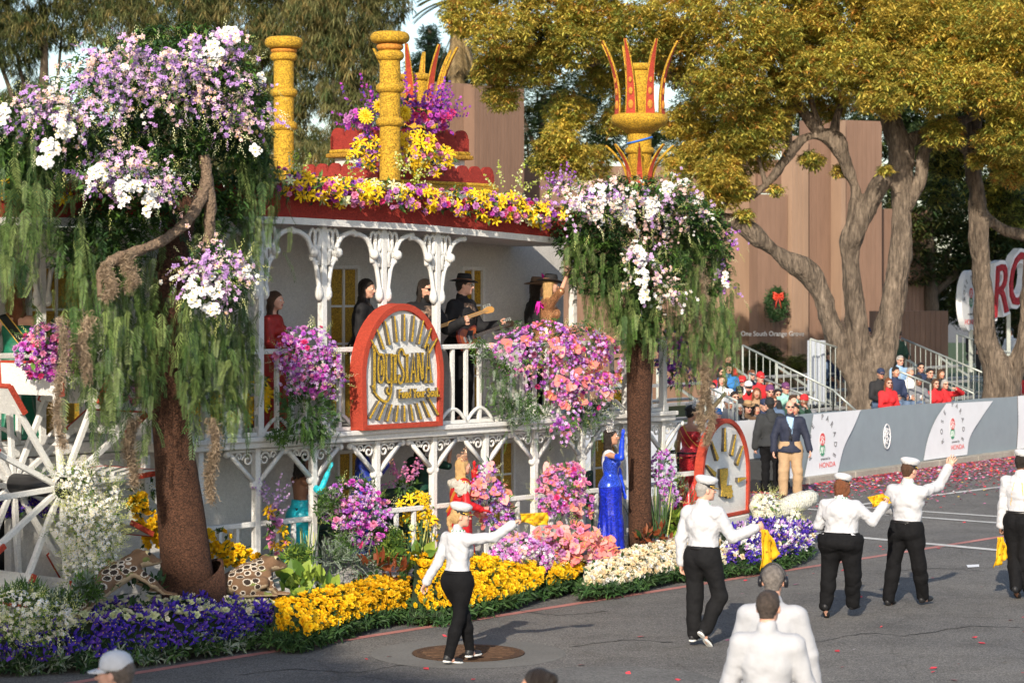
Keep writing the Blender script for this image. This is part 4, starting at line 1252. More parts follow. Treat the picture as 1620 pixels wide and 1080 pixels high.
# the crown goes on above the frame and out over the pavement
blobs += [pb(*q) for q in [(820, -60, 80), (950, -50, 75), (1080, -45, 75, 1), (1210, -45, 75), (1340, -70, 100, -1), (1480, -95, 120), (1620, -80, 120, -1), (1740, 20, 120), (1760, 150, 100, -1), (1420, 60, 90, 3), (1280, 80, 80, 4), (1550, 40, 100, 3.5), (1650, 100, 100, 3)]]
crown_blobs(blobs, 106, .116, OCHRE, [.40, .32, .20, .08], SPR, 'crown', .55, cam1, tb, .75)
# second camphor at the right, its low branches in shade
t2 = P(1572, 640, 58.5); t2[2] = .1
cam2 = thing('camphor_tree', 'camphor tree at the right edge with a straight dark trunk before the oval board', 'tree', t2)
bole(cam2, t2, [[(1585,705,100),(1585,650,88),(1582,600,66),(1560,540,46),(1556,470,42),(1552,400,40),(1546,320,38),(1540,230,36),(1545,150,28),(1560,60,20)],[(1590,640,56),(1605,590,42),(1622,540,40),(1632,470,38),(1640,380,34)],[(1546,330,24),(1580,360,24),(1620,372,24),(1680,365,20)],[(1541,240,20),(1500,215,16),(1460,205,12)]], 58.5, .07, BARK)
crown_blobs([pb(*q, Y=60) for q in [(1500, 255, 40, 3), (1560, 300, 36, 4), (1600, 330, 50, 4), (1480, 300, 34, 5), (1540, 210, 50, 3), (1640, 250, 60, 2), (1620, 20, 110, 4), (1500, 20, 110, 5), (1720, -40, 140, 2), (1600, -100, 140, 4)]], 60, .15, [OCHRE[2], OCHRE[1], DKGREEN[0], DKGREEN[2]], [.3, .2, .25, .25], SPR, 'crown', .5, cam2, t2)
# bushes and dark trees behind the stands
def tree(name, label, base, trunk_r, top, blobs, per, size, mats, w, tpl, cat='tree', group=None, bark=BARKD):
 t = thing(name, label, cat, base, 0, group)
 if trunk_r:
  q = MB(); b = np.asarray(base, float); tp = np.asarray(top, float) - b
  limb(q, [(np.zeros(3), trunk_r * 1.3), (tp * .3 + np.array([trunk_r * .3, 0, 0]), trunk_r), (tp * .65, trunk_r * .8), (tp, trunk_r * .35)], 10)
  for c, r in blobs[:8]:
   s = tp * rnd.uniform(.35, .8); limb(q, [(s, trunk_r * .4), (s * .5 + (np.asarray(c) - b) * .5 + (0, 0, .2), trunk_r * .25), (np.asarray(c) - b, trunk_r * .1)], 6, 3)
  q.build('trunk', bark, t, True)
 crown_blobs(blobs, per, size, mats, w, tpl, 'crown', .5, t, base)
 return t
g0 = lambda px, Y: np.array([P(px, 459, Y)[0], Y, 0.05])
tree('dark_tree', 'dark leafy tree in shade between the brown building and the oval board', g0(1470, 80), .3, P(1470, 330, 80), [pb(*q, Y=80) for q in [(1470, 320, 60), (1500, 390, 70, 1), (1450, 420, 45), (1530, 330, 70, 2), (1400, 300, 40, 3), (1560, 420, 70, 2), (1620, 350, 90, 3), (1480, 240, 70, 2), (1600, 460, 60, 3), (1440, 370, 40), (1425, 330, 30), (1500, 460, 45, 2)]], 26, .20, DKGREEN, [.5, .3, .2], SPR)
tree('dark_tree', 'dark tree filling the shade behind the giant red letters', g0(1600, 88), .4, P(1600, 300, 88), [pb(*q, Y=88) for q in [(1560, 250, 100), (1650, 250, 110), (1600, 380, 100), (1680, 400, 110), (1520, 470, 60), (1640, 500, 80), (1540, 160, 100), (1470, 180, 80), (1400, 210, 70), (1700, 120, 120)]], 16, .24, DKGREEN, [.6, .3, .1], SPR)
def bush(px, py, r, Y, label, mats, w, fz=.85):
 k = r * Y / FPX; c = P(px, py, Y)
 t = thing('shrub', label, 'shrub', (c[0], Y, .05))
 bl = [(c, (k, k, k * fz))] + [(c + np.array([rnd.uniform(-.6, .6) * k, rnd.uniform(-.3, .3) * k, rnd.uniform(-.5, .4) * k]), k * .55) for _ in range(6)]
 bl.append((np.array([c[0], Y, c[2] * .45]), (k * .9, k * .7, c[2] * .5)))
 crown_blobs(bl, 130, .085, mats, w, SPRN, 'foliage', .3, t, (c[0], Y, .05), .25)
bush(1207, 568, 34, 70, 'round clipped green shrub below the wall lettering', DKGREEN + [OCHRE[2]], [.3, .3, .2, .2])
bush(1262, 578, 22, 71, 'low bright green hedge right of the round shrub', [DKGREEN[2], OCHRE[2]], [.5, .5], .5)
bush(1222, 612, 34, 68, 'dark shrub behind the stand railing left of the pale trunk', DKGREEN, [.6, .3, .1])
# far trees on the left; extra dark leaves put shade depth into the colour
lt = [('background_tree', 'tall dark olive tree behind the flower crown at the upper left corner', 70, 84, [(20, 60, 70), (60, 160, 60, 1), (-20, 200, 80), (100, 30, 60, 1), (40, 250, 60), (120, 220, 50, 1), (-30, 20, 80), (10, 320, 70), (90, 300, 60), (0, -80, 110), (110, -70, 80)], [.36, .10, .06, .48], OLIVE),
 ('background_tree', 'olive brown weeping tree behind the left golden smokestack', 330, 82, [(200, 30, 70), (280, 10, 90), (370, 30, 90), (190, 120, 60, 1), (260, 130, 80, 1), (340, 130, 80, 1), (420, 90, 80), (470, 40, 80), (420, 190, 70), (240, 220, 60, 1), (330, 230, 70, 1), (480, 140, 60), (300, -80, 120), (440, -80, 110), (400, 260, 60), (500, 220, 36), (480, 280, 50), (160, -40, 80)], [.36, .22, .16, .26], OLIVE),
 ('background_tree', 'grey olive weeping tree right of the left golden smokestack', 545, 78, [(540, 20, 70), (590, 50, 48), (560, 90, 55), (520, 70, 50), (545, 150, 50), (580, 160, 45), (600, 120, 40), (555, 200, 42), (590, 215, 40), (610, 5, 45), (560, -70, 90), (500, 10, 60), (540, 240, 40), (600, 260, 50), (470, 250, 45)], [.28, .32, .20, .20], OLIVE)]
lt.append(('background_tree', 'dark olive tree beyond the stern at the left end of the far tree row', -190, 80, [(-190, 60, 110), (-120, 160, 90), (-260, 180, 100, 1), (-150, 300, 90), (-240, 330, 90), (-90, 380, 70), (-30, 420, 70, 2), (-180, 430, 80)], [.36, .14, .1, .4], OLIVE))
for nm, lb, tx, Y, bl, w, mats in lt:
 tree(nm, lb, g0(tx, Y), .35, P(tx, 60, Y), [pb(*q, Y=Y) for q in bl], 26, .21, mats, w, SPRW)
tree('conifer', 'blue green conifer standing against the sky between the golden towers', g0(680, 105), .3, P(680, 45, 105), [pb(q[0], q[1], q[2], Y=105, fz=.75) for q in [(680, 50, 14), (679, 72, 22), (690, 95, 28), (668, 105, 28), (680, 130, 36), (655, 150, 34), (708, 140, 36), (680, 175, 48), (720, 190, 46), (650, 200, 46), (690, 240, 60)]], 26, .26, BLUEG, [.5, .5], SPRN)
tree('background_tree', 'dark green tree behind the brown building gap right of centre', g0(860, 95), .35, P(860, 150, 95), [pb(*q, Y=95) for q in [(850, 150, 46), (880, 190, 50), (830, 200, 40), (910, 150, 50), (870, 250, 55), (800, 130, 44), (930, 220, 50), (760, 100, 50), (730, 120, 40), (990, 220, 60), (1060, 240, 70), (830, 90, 50), (1130, 180, 70), (1200, 190, 60), (960, 150, 60), (1290, 200, 60), (1350, 190, 50)]], 20, .24, DKGREEN + BLUEG, [.3, .3, .1, .15, .15], SPRN)
# palm with a skirt of dry fronds
pt = g0(705, 92)
palm = thing('palm_tree', 'palm with dry hanging fronds at the edge of the sky gap', 'palm tree', pt)
q = MB(); limb(q, [(np.zeros(3), .3), (P(722, 60, 92) - pt, .24), (P(722, 5, 92) - pt, .22)], 10); q.build('trunk', BARKD, palm, True)
def fronds(name, c, n, L, mat, el0, el1, droop):
 V, F = [], []
 for i in range(n):
  a = rnd.uniform(0, 2 * math.pi); e = rnd.uniform(el0, el1)
  d = np.array([math.cos(a) * math.cos(e), math.sin(a) * math.cos(e), math.sin(e)]); s = nrm(np.cross(d, (0, 0, 1)))
  for k in range(26):
   t = k / 26; p = c + d * L * t - np.array([0, 0, droop * t * t * L])
   for sg in (-1, 1):
    tip = p + (s * sg * .45 + d * .35 - np.array([0, 0, .25])) * L * .33
    b = len(V); V += [p, p + (tip - p) * .5 + d * .03, tip, p + (tip - p) * .5 - d * .03]; F.append((b, b + 1, b + 2, b + 3))
 link(name, mesh_np(name, np.array(V), np.array(F), mat), palm, kind='stuff')
top = P(722, 0, 92) - pt
fronds('frond', top, 26, 1.6, leafmat('palm_green', (.13, .13, .04)), -.3, 1.0, .5)
fronds('dry_frond', top - np.array([0, 0, .9]), 30, 1.5, leafmat('palm_straw', (.34, .24, .11)), -1.45, -.9, .3)
fronds('dry_frond', top - np.array([0, 0, 2.2]), 22, 1.4, leafmat('palm_straw', (.34, .24, .11)), -1.5, -1.1, .3)
# tree added unseen behind the camera, crown shaped to shade the lower left road
nt = np.array([-11.5, -6.0, 0.0])
tree('added_shade_tree', 'tall street tree behind the near stand on the viewing side of the road', nt, .35, np.array([-11.5, -6, 13.0]), [(np.array([-10.9, -6, 14.3]), (5.2, 3, 3.1)), (np.array([-14.5, -5, 15.2]), (4.2, 3, 3.3)), (np.array([-7.6, -6.5, 13.4]), (2.8, 2.4, 2.4)), (np.array([-12.5, -7, 11.5]), (4, 3, 2.5)), (np.array([-18.5, -5, 14]), (4, 3, 3.5)), (np.array([-10.2, -4, 13.2]), (4.2, 2, 2.6)), (np.array([-12, -4.5, 15.0]), (3.5, 2, 2.2))], 44, .32, DKGREEN, [.4, .4, .2], SPR)
# ------------------------------------------------------------------ the riverboat float (local axes: x along, y across and away from us, z up)
COCO = M('white_coconut', (.68, .675, .65), .9, .07, 30, bump=.6, bscale=70, voro=.07, vscale=110, wear=.06)
COCOW = M('wall_rice', (.64, .62, .585), .9, .08, 25, bump=.9, bscale=80, voro=.08, vscale=90, wear=.12)
REDS = M('red_seed', (.30, .030, .020), .85, .15, 25, bump=1.0, bscale=80, voro=.22, vscale=110, wear=.15)
REDF = M('red_frame', (.45, .058, .03), .8, .12, 25, bump=1.0, bscale=80, voro=.18, vscale=110, wear=.12)
GOLD = M('gold_seed', (.50, .285, .022), .75, .2, 30, bump=1.3, bscale=75, voro=.45, vscale=70)
GOLDM = M('gold_seed_dark', (.40, .21, .018), .75, .2, 30, bump=1.3, bscale=75, voro=.5, vscale=75)
GLIT = M('gold_glitter', (.52, .33, .035), .4, .2, 60, voro=.7, vscale=120, metal=.25)
ORNG = M('orange_seed', (.52, .21, .03), .8, .15, 40, bump=.8, voro=.25, vscale=90)
AMBER = M('amber_pane', (.36, .215, .02), .6, .2, 40, voro=.5, vscale=90)
BROWN = M('brown_bark_seed', (.075, .033, .018), .9, .3, 40, bump=1.5, bscale=70, voro=.55, vscale=75, wear=.2)
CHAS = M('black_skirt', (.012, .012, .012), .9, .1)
EDGEG = M('dark_edge', (.08, .075, .07), .8, .2)
FO = np.array([O[0], O[1], 0.0])
fl = thing('riverboat_float', 'large white two storey riverboat parade float with red scalloped roof and balconies', 'parade float', FO, RZF)
def bx(name, u0, u1, v0, v1, z0, z1, mat, parent=None, bevel=.01, **kw):
 m = MB(); m.box(((u0 + u1) / 2, (v0 + v1) / 2, (z0 + z1) / 2), (abs(u1 - u0), abs(v1 - v0), abs(z1 - z0)))
 return m.build(name, mat, parent or fl, bevel=bevel, **kw)
bx('chassis', -7.5, 7.6, .75, 5.0, .12, .36, CHAS)
bx('lower_deck', -7.4, 7.3, .95, 4.8, .36, .42, COCOW)
ZD, Z2 = .42, 2.19
bx('upper_deck', -2.6, 6.75, 1.12, 4.5, 2.06, Z2, COCO, bevel=.02)
bx('upper_deck', -7.4, -2.602, 1.97, 4.5, 2.06, Z2, COCO, bevel=.02)
m = MB(); m.box((2.075, 1.105, 2.17), (9.35, .06, .06)); m.build('deck_edge', COCO, fl, bevel=.012)
zr = lambda u: float(np.interp(u, [-7.5, -4.3, -1.1, 1.5, 4.4, 6.5], [4.56, 4.61, 4.70, 4.655, 4.52, 4.42]))
UR = 4.75                                         # the roof stops here, inside the right tree crown
us = list(np.linspace(-7.4, UR, 25))
m = MB(); vs = []
for u in us:
 vs += [(u, 1.16, zr(u)), (u, 4.45, zr(u)), (u, 4.45, zr(u) + .26), (u, 1.16, zr(u) + .26)]
fs = [(0, 1, 2, 3), tuple(4 * (len(us) - 1) + k for k in (3, 2, 1, 0))]
for i in range(len(us) - 1):
 for k in range(4): fs.append((4 * i + k, 4 * (i + 1) + k, 4 * (i + 1) + (k + 1) % 4, 4 * i + (k + 1) % 4))
m.add(vs, [tuple(reversed(f)) for f in fs]); m.build('roof', COCOW, fl)
m = MB(); vs = []
for u in us:
 vs += [(u, 1.08, zr(u) - .015), (u, 1.16, zr(u) - .015), (u, 1.16, zr(u) + .065), (u, 1.08, zr(u) + .065)]
m.add(vs, [tuple(reversed(f)) for f in fs]); m.build('roof_trim', COCO, fl)
def scallops(name, u0, u1, v, zf, h, pitch, dip, mat, parent, th=.05, r=None):
 """board whose top edge is a row of rounded tongues; zf(u) is its foot"""
 n = max(1, int(round((u1 - u0) / pitch))); pitch = (u1 - u0) / n; up = []
 for i in range(n):
  a = u0 + i * pitch
  for t in (0, .04, .09, .16, .26, .38, .5, .62, .74, .84, .91, .96):
   x = abs(t - .5) * 2
   k = 1 if x < .12 else math.sqrt(max(0, 1 - ((x - .12) / .80) ** 2)) if x < .92 else 0
   up.append((a + t * pitch, zf(a + t * pitch) + h - dip + dip * k))
 up.append((u1, zf(u1) + h - dip))
 m = MB(); N = len(up); vs = []
 for y in (v, v + th):
  vs += [(x, y, z) for x, z in up] + [(x, y, zf(x)) for x, z in up]
 fs = []
 for i in range(N - 1):
  fs += [(i + N, i + 1 + N, i + 1, i), (2 * N + i, 2 * N + i + 1, 3 * N + i + 1, 3 * N + i), (i, i + 1, 2 * N + i + 1, 2 * N + i)]
 fs += [(0, 2 * N, 3 * N, N), (N - 1, 2 * N - 1, 4 * N - 1, 3 * N - 1)]
 m.add(vs, fs); return m.build(name, mat, parent)
scallops('red_parapet', -7.4, UR, 1.09, lambda u: zr(u) + .065, .40, .255, .13, REDS, fl)
# second and third tiers on the roof
def tier(x0, x1, v0, v1, y_w, y_g, y_r, pitch):
 a, b_ = FL(x0, y_g, v0), FL(x1, y_g, v0); u0, u1 = a[0], b_[0]
 zg = (FL(x0, y_g, v0)[2] + FL(x1, y_g, v0)[2]) / 2; s = scale_at(FW((x0 + x1) / 2, y_g, v0)[1])
 hr = (y_g - y_r) / s
 bx('tier_wall', u0 + .04, u1 - .04, v0 + .04, v1 - .04, zr((u0 + u1) / 2) + .2, zg, COCOW)
 bx('gold_moulding', u0 - .05, u1 + .05, v0 - .05, v1 + .05, zg - .09, zg - .03, GOLDM, bevel=.02)
 bx('gold_moulding', u0 - .02, u1 + .02, v0 - .02, v1 + .02, zg - .03, zg + .02, GOLD, bevel=.02)
 scallops('red_parapet', u0, u1, v0 + .005, lambda u: zg + .02, hr, pitch, .11, REDS, fl)
 o = scallops('red_parapet', u0, u1, v1 - .055, lambda u: zg + .02, hr, pitch, .11, REDS, fl)
 for ue in (u0, u1 - .05):                     # returns at the ends
  n = max(2, int((v1 - v0) / pitch)); m = MB(); up = []
  q = scallops('red_parapet', v0, v1, 0, lambda u: zg + .02, hr, pitch, .11, REDS, fl)
  q.rotation_euler = (0, 0, rad(90)); q.location = (ue + .05, 0, 0)
 return u0, u1, zg
T2 = tier(602, 782, 2.15, 3.6, 0, 289, 262, .24)
T3 = tier(612, 742, 2.55, 3.6, 0, 239, 205, .27)
# cabin walls
UC = FL(892, 450, 2.45)[0]
bx('cabin_wall', -7.2, UC, 2.45, 2.57, Z2, 4.62, COCOW)
bx('cabin_wall', UC - .12, UC, 2.58, 4.3, Z2, 4.5, COCOW)
bx('cabin_wall', -.75, 6.3, 2.45, 2.57, ZD, 2.05, COCOW)
UL = FL(415, 800, 1.95)[0]
bx('cabin_wall', -4.2, UL, 1.95, 2.07, ZD, 2.05, COCOW)
bx('cabin_wall', UL - .12, UL, 2.08, 2.44, ZD, 2.05, COCOW)
bx('cabin_wall', 6.18, 6.3, 2.58, 4.3, ZD, 2.05, COCOW)
bx('stern_wall', -7.2, -4.25, 2.2, 2.3, ZD, 1.15, COCOW)
bx('stern_ledge', -7.2, -2.62, 1.94, 2.2, 1.80, 1.98, COCO)
bx('room_shade_panel', -7.2, -4.25, 3.4, 3.5, ZD, 2.05, CHAS)  # black panel standing in for the shade inside the stern opening
def window(u0, u1, z0, z1, v, rows=3, cols=2, name='window'):
 m = MB(); w = .045
 for x in (u0 + w / 2, u1 - w / 2): m.box((x, v - .02, (z0 + z1) / 2), (w, .05, z1 - z0))
 for z in (z0 + w / 2, z1 - w / 2): m.box(((u0 + u1) / 2, v - .02, z), (u1 - u0 - 2 * w - .002, .048, w))
 for i in range(1, cols): m.box((u0 + (u1 - u0) * i / cols, v - .018, (z0 + z1) / 2), (.03, .04, z1 - z0 - 2 * w - .002))
 fr = m.build(name, COCO, fl)
 for j in range(rows):
  for i in range(cols):
   pa, pb_ = u0 + w + (u1 - u0 - 2 * w) * i / cols, u0 + w + (u1 - u0 - 2 * w) * (i + 1) / cols
   za, zb_ = z0 + w + (z1 - z0 - 2 * w) * j / rows, z0 + w + (z1 - z0 - 2 * w) * (j + 1) / rows
   m = MB(); m.box(((pa + pb_) / 2, v - .004, (za + zb_) / 2), (pb_ - pa - .035, .02, zb_ - za - .02)); m.build('pane', AMBER, fr)
   if j:
    m = MB(); m.box(((pa + pb_) / 2, v - .012, za), (pb_ - pa - .034, .035, .028)); m.build('glazing_bar', COCO, fr)
for xa, xb in ((516, 566), (728, 764)):
 a, b_ = FL(xa, 500, 2.45)[0], FL(xb, 500, 2.45)[0]
 window(a, b_, Z2 + .02, 4.22, 2.45, 4)
window(-3.6, -2.8, Z2 + .02, 4.2, 2.45, 4); window(-5.6, -4.8, Z2 + .02, 4.2, 2.45, 4)
for xa, xb, yt in ((530, 575, 712), (772, 812, 697), (935, 975, 690)):
 a, b_ = FL(xa, 750, 2.45)[0], FL(xb, 750, 2.45)[0]
 window(a, b_, ZD + .04, FL(xa, yt, 2.45)[2], 2.45, 3)
# posts
VP = 1.24
def post(u, z0, z1, w=.085, name='post', VP=VP):
 m = MB(); m.box((u, VP, (z0 + z1) / 2), (w, w, z1 - z0)); m.box((u, VP, z0 + .05), (w * 1.35, w * 1.35, .10)); return m.build(name, COCO, fl, bevel=.008)
VS = 2.05
UPX = [240, 325, 410, 510, 605, 690]
upost = [FL(x, 500, VP)[0] for x in UPX]
for u in upost + [4.6, 5.75, 6.6]:
 post(u, Z2, zr(u) + .0 if u < 4.7 else Z2 + 1.0)
lower_px = [230, 315, 405, 495, 595, 685, 767, 845, 920, 985, 1047]
lpost = [FL(x, 780, VP)[0] for x in lower_px]
for u in lpost: post(u, ZD, 2.06, .08)
# lacy brackets under the roof: each an S curve with three looped leaves
def bracket_up(u, sg, VP=VP):
 m = MB(); zt = zr(u) - .03; y = VP - .02
 q = lambda x, z: (u + sg * x, y, zt + z)
 m.tube(smooth_path([q(.07, -.80), q(.085, -.66), q(.13, -.46), q(.20, -.36), q(.20, -.26)], 4), [.045] * 3 + [.03] * 14, 8)
 m.ball(q(.075, -.80), .055, 8, sc=(1, 1, 1.5))
 m.tube(smooth_path([q(.20, -.40), q(.21, -.26), q(.28, -.13), q(.40, -.065), q(.50, -.05)], 4), .034, 8)
 m.ball(q(.50, -.05), .042, 8)
 for (cx, cz, rx, rz) in ((.10, -.14, .055, .12), (.19, -.14, .05, .12), (.115, -.34, .05, .075)):
  m.tube([q(cx + rx * math.cos(t), cz + rz * math.sin(t)) for t in np.linspace(0, 2 * math.pi, 13)], .022, 6)
 m.ball((u + sg * .205, y - .04, zt - .30), .062, 8)
 m.tube([q(.05, -.02), q(.10, -.27), q(.08, -.45)], [.03, .02, .03], 6)
 m.build('bracket', COCO, fl, True)
for i, u in enumerate(upost):
 for sg in (-1, 1):
  bracket_up(u, sg)
spost = [FL(x, 500, VS)[0] for x in (-40, 65, 165)]
for u in spost:
 post(u, Z2, zr(u), VP=VS)
 for sg in (-1, 1): bracket_up(u, sg, VS)
def bracket_low(u, sg):
 m = MB(); zt = 2.05; y = VP
 q = lambda x, z: (u + sg * x, y, zt + z)
 m.bar(q(.03, -.40), q(.44, -.03), .05, .045, (0, 1, 0)); m.box((u + sg * .25, y, zt - .02), (.42, .05, .035))
 m.ball(q(.045, -.42), .05, 8); m.ball(q(.46, -.045), .045, 8)
 m.tube([q(.135 + .085 * (1 - t / 11) * math.cos(t), -.125 + .085 * (1 - t / 11) * math.sin(t)) for t in np.linspace(0, 9, 22)], .014, 6)
 m.tube([q(.27 + .05 * (1 - t / 9) * math.cos(t), -.085 + .05 * (1 - t / 9) * math.sin(t)) for t in np.linspace(0, 7, 16)], .012, 6)
 m.build('bracket', COCO, fl, True)
for u in lpost[2:]:
 for sg in (-1, 1): bracket_low(u, sg)
# balustrades
def railing(u0, u1, z0, zt, pitch, arches=True, v=VP):
 m = MB(); m.box(((u0 + u1) / 2, v, zt - .03), (u1 - u0, .075, .06)); r_ = m.build('railing', COCO, fl, bevel=.01)
 n = max(1, int(round((u1 - u0) / pitch)))
 if arches:
  b = MB(); b.box(((u0 + u1) / 2, v, z0 + .03), (u1 - u0, .05, .045)); b.build('bottom_rail', COCO, r_)
 for i in range(n + 1):
  u = u0 + (u1 - u0) * i / n
  if i in (0, n): continue
  b = MB(); b.box((u, v, (z0 + zt) / 2 - .02), (.045, .045, zt - z0 - .06)); b.build('baluster', COCO, r_)
 if arches:
  for i in range(0, n - 1, 2):
   a, c_ = u0 + (u1 - u0) * i / n, u0 + (u1 - u0) * (i + 2) / n
   b = MB(); b.tube([(a + (c_ - a) * t, v - .012, z0 + .03 + .17 * math.sin(math.pi * t)) for t in np.linspace(0, 1, 11)], .024, 6); b.build('arch_trim', COCO, r_, True)
ZR2 = 3.21
allp = upost + [3.0, 4.6, 5.75, 6.6]
for a, b_ in zip(allp[:-1], allp[1:]):
 railing(a + .043, b_ - .043, Z2, ZR2, .255)
for a, b_ in zip(spost[:-1], spost[1:]): railing(a + .043, b_ - .043, Z2, ZR2, .255, True, VS)
ZR1 = 1.20
for i in (1, 2, 4, 5, 6, 7, 8, 9):
 if i + 1 < len(lpost): railing(lpost[i] + .043, lpost[i + 1] - .043, ZD + .1, ZR1, .28, False)
m = MB(); m.box((7.05, VP, 1.28), (.9, .06, .06)); m.build('railing', COCO, fl)
# ------------------------------------------------------------------ golden smokestacks and crown towers
def stack(px, v, ys, r_px, label, grp='golden smokestacks'):
 """ys: disc top, disc foot, neck, ring top/foot ..., base"""
 c = FW(px, ys['base'], v); s = scale_at(c[1]); zz = lambda y: HC - (y - HY) / s - c[2]
 t = thing('smokestack', label, 'smokestack', c, RZF, grp)
 r = r_px / s
 m = MB(); m.lathe([(r, 0), (r, zz(ys['disc'][1]))], 40); m.build('shaft', GOLD, t, True, auto=True)
 def ring(y0, y1, rr, mat, nm):
  z1, z0 = zz(y0), zz(y1); h = z1 - z0
  m = MB(); m.lathe([(r * .98, z0)] + [(rr - h / 2 + h / 2 * math.sin(a), (z0 + z1) / 2 - h / 2 * math.cos(a)) for a in np.linspace(.1, math.pi - .1, 9)] + [(r * .5, z1)], 40)
  m.build(nm, mat, t, True)
 ring(*ys['disc'], r * 1.90, GOLD, 'cap'); ring(*ys['neck'], r * 1.30, ORNG, 'collar')
 for a, b_ in ys['rings']: ring(a, b_, r * 1.36, GOLD, 'ring')
 return t
stack(617, 1.75, dict(disc=(51, 69), neck=(69, 80), rings=[(80, 97), (131, 148), (186, 201)], base=285), 16.5, 'golden smokestack standing in front of the red roof tiers, nearer of two')
stack(449, 3.85, dict(disc=(59, 77), neck=(77, 84), rings=[(83, 97), (140, 154), (192, 207)], base=285), 16.0, 'golden smokestack right beside the big flower tree crown, farther of two')
def blade(t, ang, r0, z0, h, lean, w=.095, gems=True):
 er = np.array([math.cos(ang), math.sin(ang), 0]); et = np.array([-math.sin(ang), math.cos(ang), 0])
 n = 10; sp = []
 for i in range(n + 1):
  k = i / n; sp.append((er * (r0 + lean * (k ** 2.2) - .03 * math.sin(k * math.pi)) + np.array([0, 0, z0 + h * k]), w * (1 - k) ** .8 + .012))
 vs = []
 for p, ww in sp: vs += [p - et * ww + er * .015, p + et * ww + er * .015, p + et * ww - er * .015, p - et * ww - er * .015]
 m = MB(); m.add(vs, [(4 * i + k, 4 * i + (k + 1) % 4, 4 * i + 4 + (k + 1) % 4, 4 * i + 4 + k) for i in range(n) for k in range(4)] + [(3, 2, 1, 0), (4 * n, 4 * n + 1, 4 * n + 2, 4 * n + 3)])
 b = m.build('blade', REDF, t)
 for sg in (-1, 1):
  m = MB(); m.tube([p + et * sg * ww for p, ww in sp], [.014] * (n + 1), 6); m.build('gold_edging', GOLD, b, True)
 m = MB()
 m.tube([p - er * .02 for p, ww in sp], [max(.012, ww * .85) for p, ww in sp], 6, flat=.35); m.build('gold_backing', GOLD, b, True)
 if gems:
  R = np.stack([et, np.cross((0, 0, 1), et) * 1.0, (0, 0, 1)], 1)
  for k, sz in ((.14, .052), (.32, .042), (.47, .033)):
   i = k * n; j = int(i); p = sp[j][0] * (1 - (i - j)) + sp[j + 1][0] * (i - j)
   m = MB(); m.ball(p + er * .018, sz, 10, R=np.stack([et, er, (0, 0, 1)], 1), sc=(.85, .45, 1.35)); m.build('orange_oval', ORNG, b, True)
def crown_tower(px, v, label, lower=True, rot=.3, ypx=0, dx=0):
 yy = lambda y: y + ypx
 c = FW(px, yy(330), v); s = scale_at(c[1]); zz = lambda y: HC - (yy(y) - HY) / s - c[2]; q = 112.0 / s * s / 112.0
 t = thing('crown_tower', label, 'tower', c, RZF)
 k = 1 / 112.0
 m = MB(); m.lathe([(20 * k, 0), (20 * k, zz(205)), (17.5 * k, zz(180)), (22 * k, zz(113))], 40); m.build('shaft', GOLD, t, True)
 def ring(y0, y1, rr):
  z1, z0 = zz(y0), zz(y1); h = z1 - z0
  m = MB(); m.lathe([(rr * .6, z0)] + [(rr - h / 2 + h / 2 * math.sin(a), (z0 + z1) / 2 - h / 2 * math.cos(a)) for a in np.linspace(.1, math.pi - .1, 9)] + [(rr * .5, z1)], 40); m.build('ring', GOLD, t, True)
 ring(101, 113, 26 * k); ring(233, 244, 25 * k)
 m = MB(); m.lathe([(21 * k, zz(212)), (34 * k, zz(203)), (45 * k, zz(197)), (48.5 * k, zz(190)), (47 * k, zz(183)), (38 * k, zz(180)), (20 * k, zz(180))], 48); m.build('bowl', GOLD, t, True)
 for i in range(8):
  blade(t, rot + i * math.pi / 4, 41 * k, zz(184), 124 * k, 27 * k, .062)
 if lower:
  for i in range(7): blade(t, rot + .35 + i * math.pi / 4, 23 * k, zz(300), 74 * k, 34 * k, .042, False)
 return t
ct = crown_tower(1012, 2.8, 'golden tower with a crown of red edged blades rising from the right flower tree')
m = MB()
c0 = pixel(FW(1012, 330, 2.8)); zt_ = lambda y: HC - (y - HY) / scale_at(FW(1012, 330, 2.8)[1]) - FW(1012, 330, 2.8)[2]
m.tube([(.185 * math.cos(a), .185 * math.sin(a), zt_(222) + .05 * math.cos(a + .6)) for a in np.linspace(0, 2 * math.pi, 20)], .016, 6)
m.build('blue_strap', M('strap_blue', (.03, .14, .5), .5, .1), ct, True)
crown_tower(657, 3.9, 'golden tower with crown blades half hidden behind the purple flowers on top', False, .55, 16)
# ------------------------------------------------------------------ arched sign boards
def arch_outline(w, h, k=.42, n=22, bow=.03):
 pts = [(-w, 0), (-w * (1 + bow * .6), h * k * .5)]
 for i in range(n + 1):
  a = math.pi - math.pi * i / n
  pts.append((w * (1 + bow) * math.cos(a), h * k + h * (1 - k) * math.sin(a)))
 return pts + [(w * (1 + bow * .6), h * k * .5), (w, 0)]
def sign_board(t, w, h, th, rim):
 """in the thing's own axes: x along the face, y back into the board, z up"""
 outl = arch_outline(w, h); inn = [(x * (w - rim) / w, .0 + rim * .75 + z * (h - rim * 1.75) / h) for x, z in outl]
 n = len(outl); vs = []
 for y in (0, th): vs += [(x, y, z) for x, z in outl]
 vs += [(x, 0, z) for x, z in inn] + [(x, .045, z) for x, z in inn]
 fs = []
 for i in range(n):
  j = (i + 1) % n
  fs += [(i, n + i, n + j, j), (i, j, 2 * n + j, 2 * n + i), (2 * n + i, 2 * n + j, 3 * n + j, 3 * n + i)]
 fs.append(tuple(n + i for i in range(n)))
 m = MB(); m.add(vs, fs); m.build('frame', REDF, t, bevel=.006)
 m = MB(); m.prism([(x * .998, z) for x, z in inn], .04, .06, (0, 0, 0), (1, 0, 0), (0, 0, 1), (0, 1, 0)); m.build('face', M('sign_rice', (.72, .715, .69), .9, .06, 25, bump=.9, bscale=85, voro=.06, vscale=110), t)
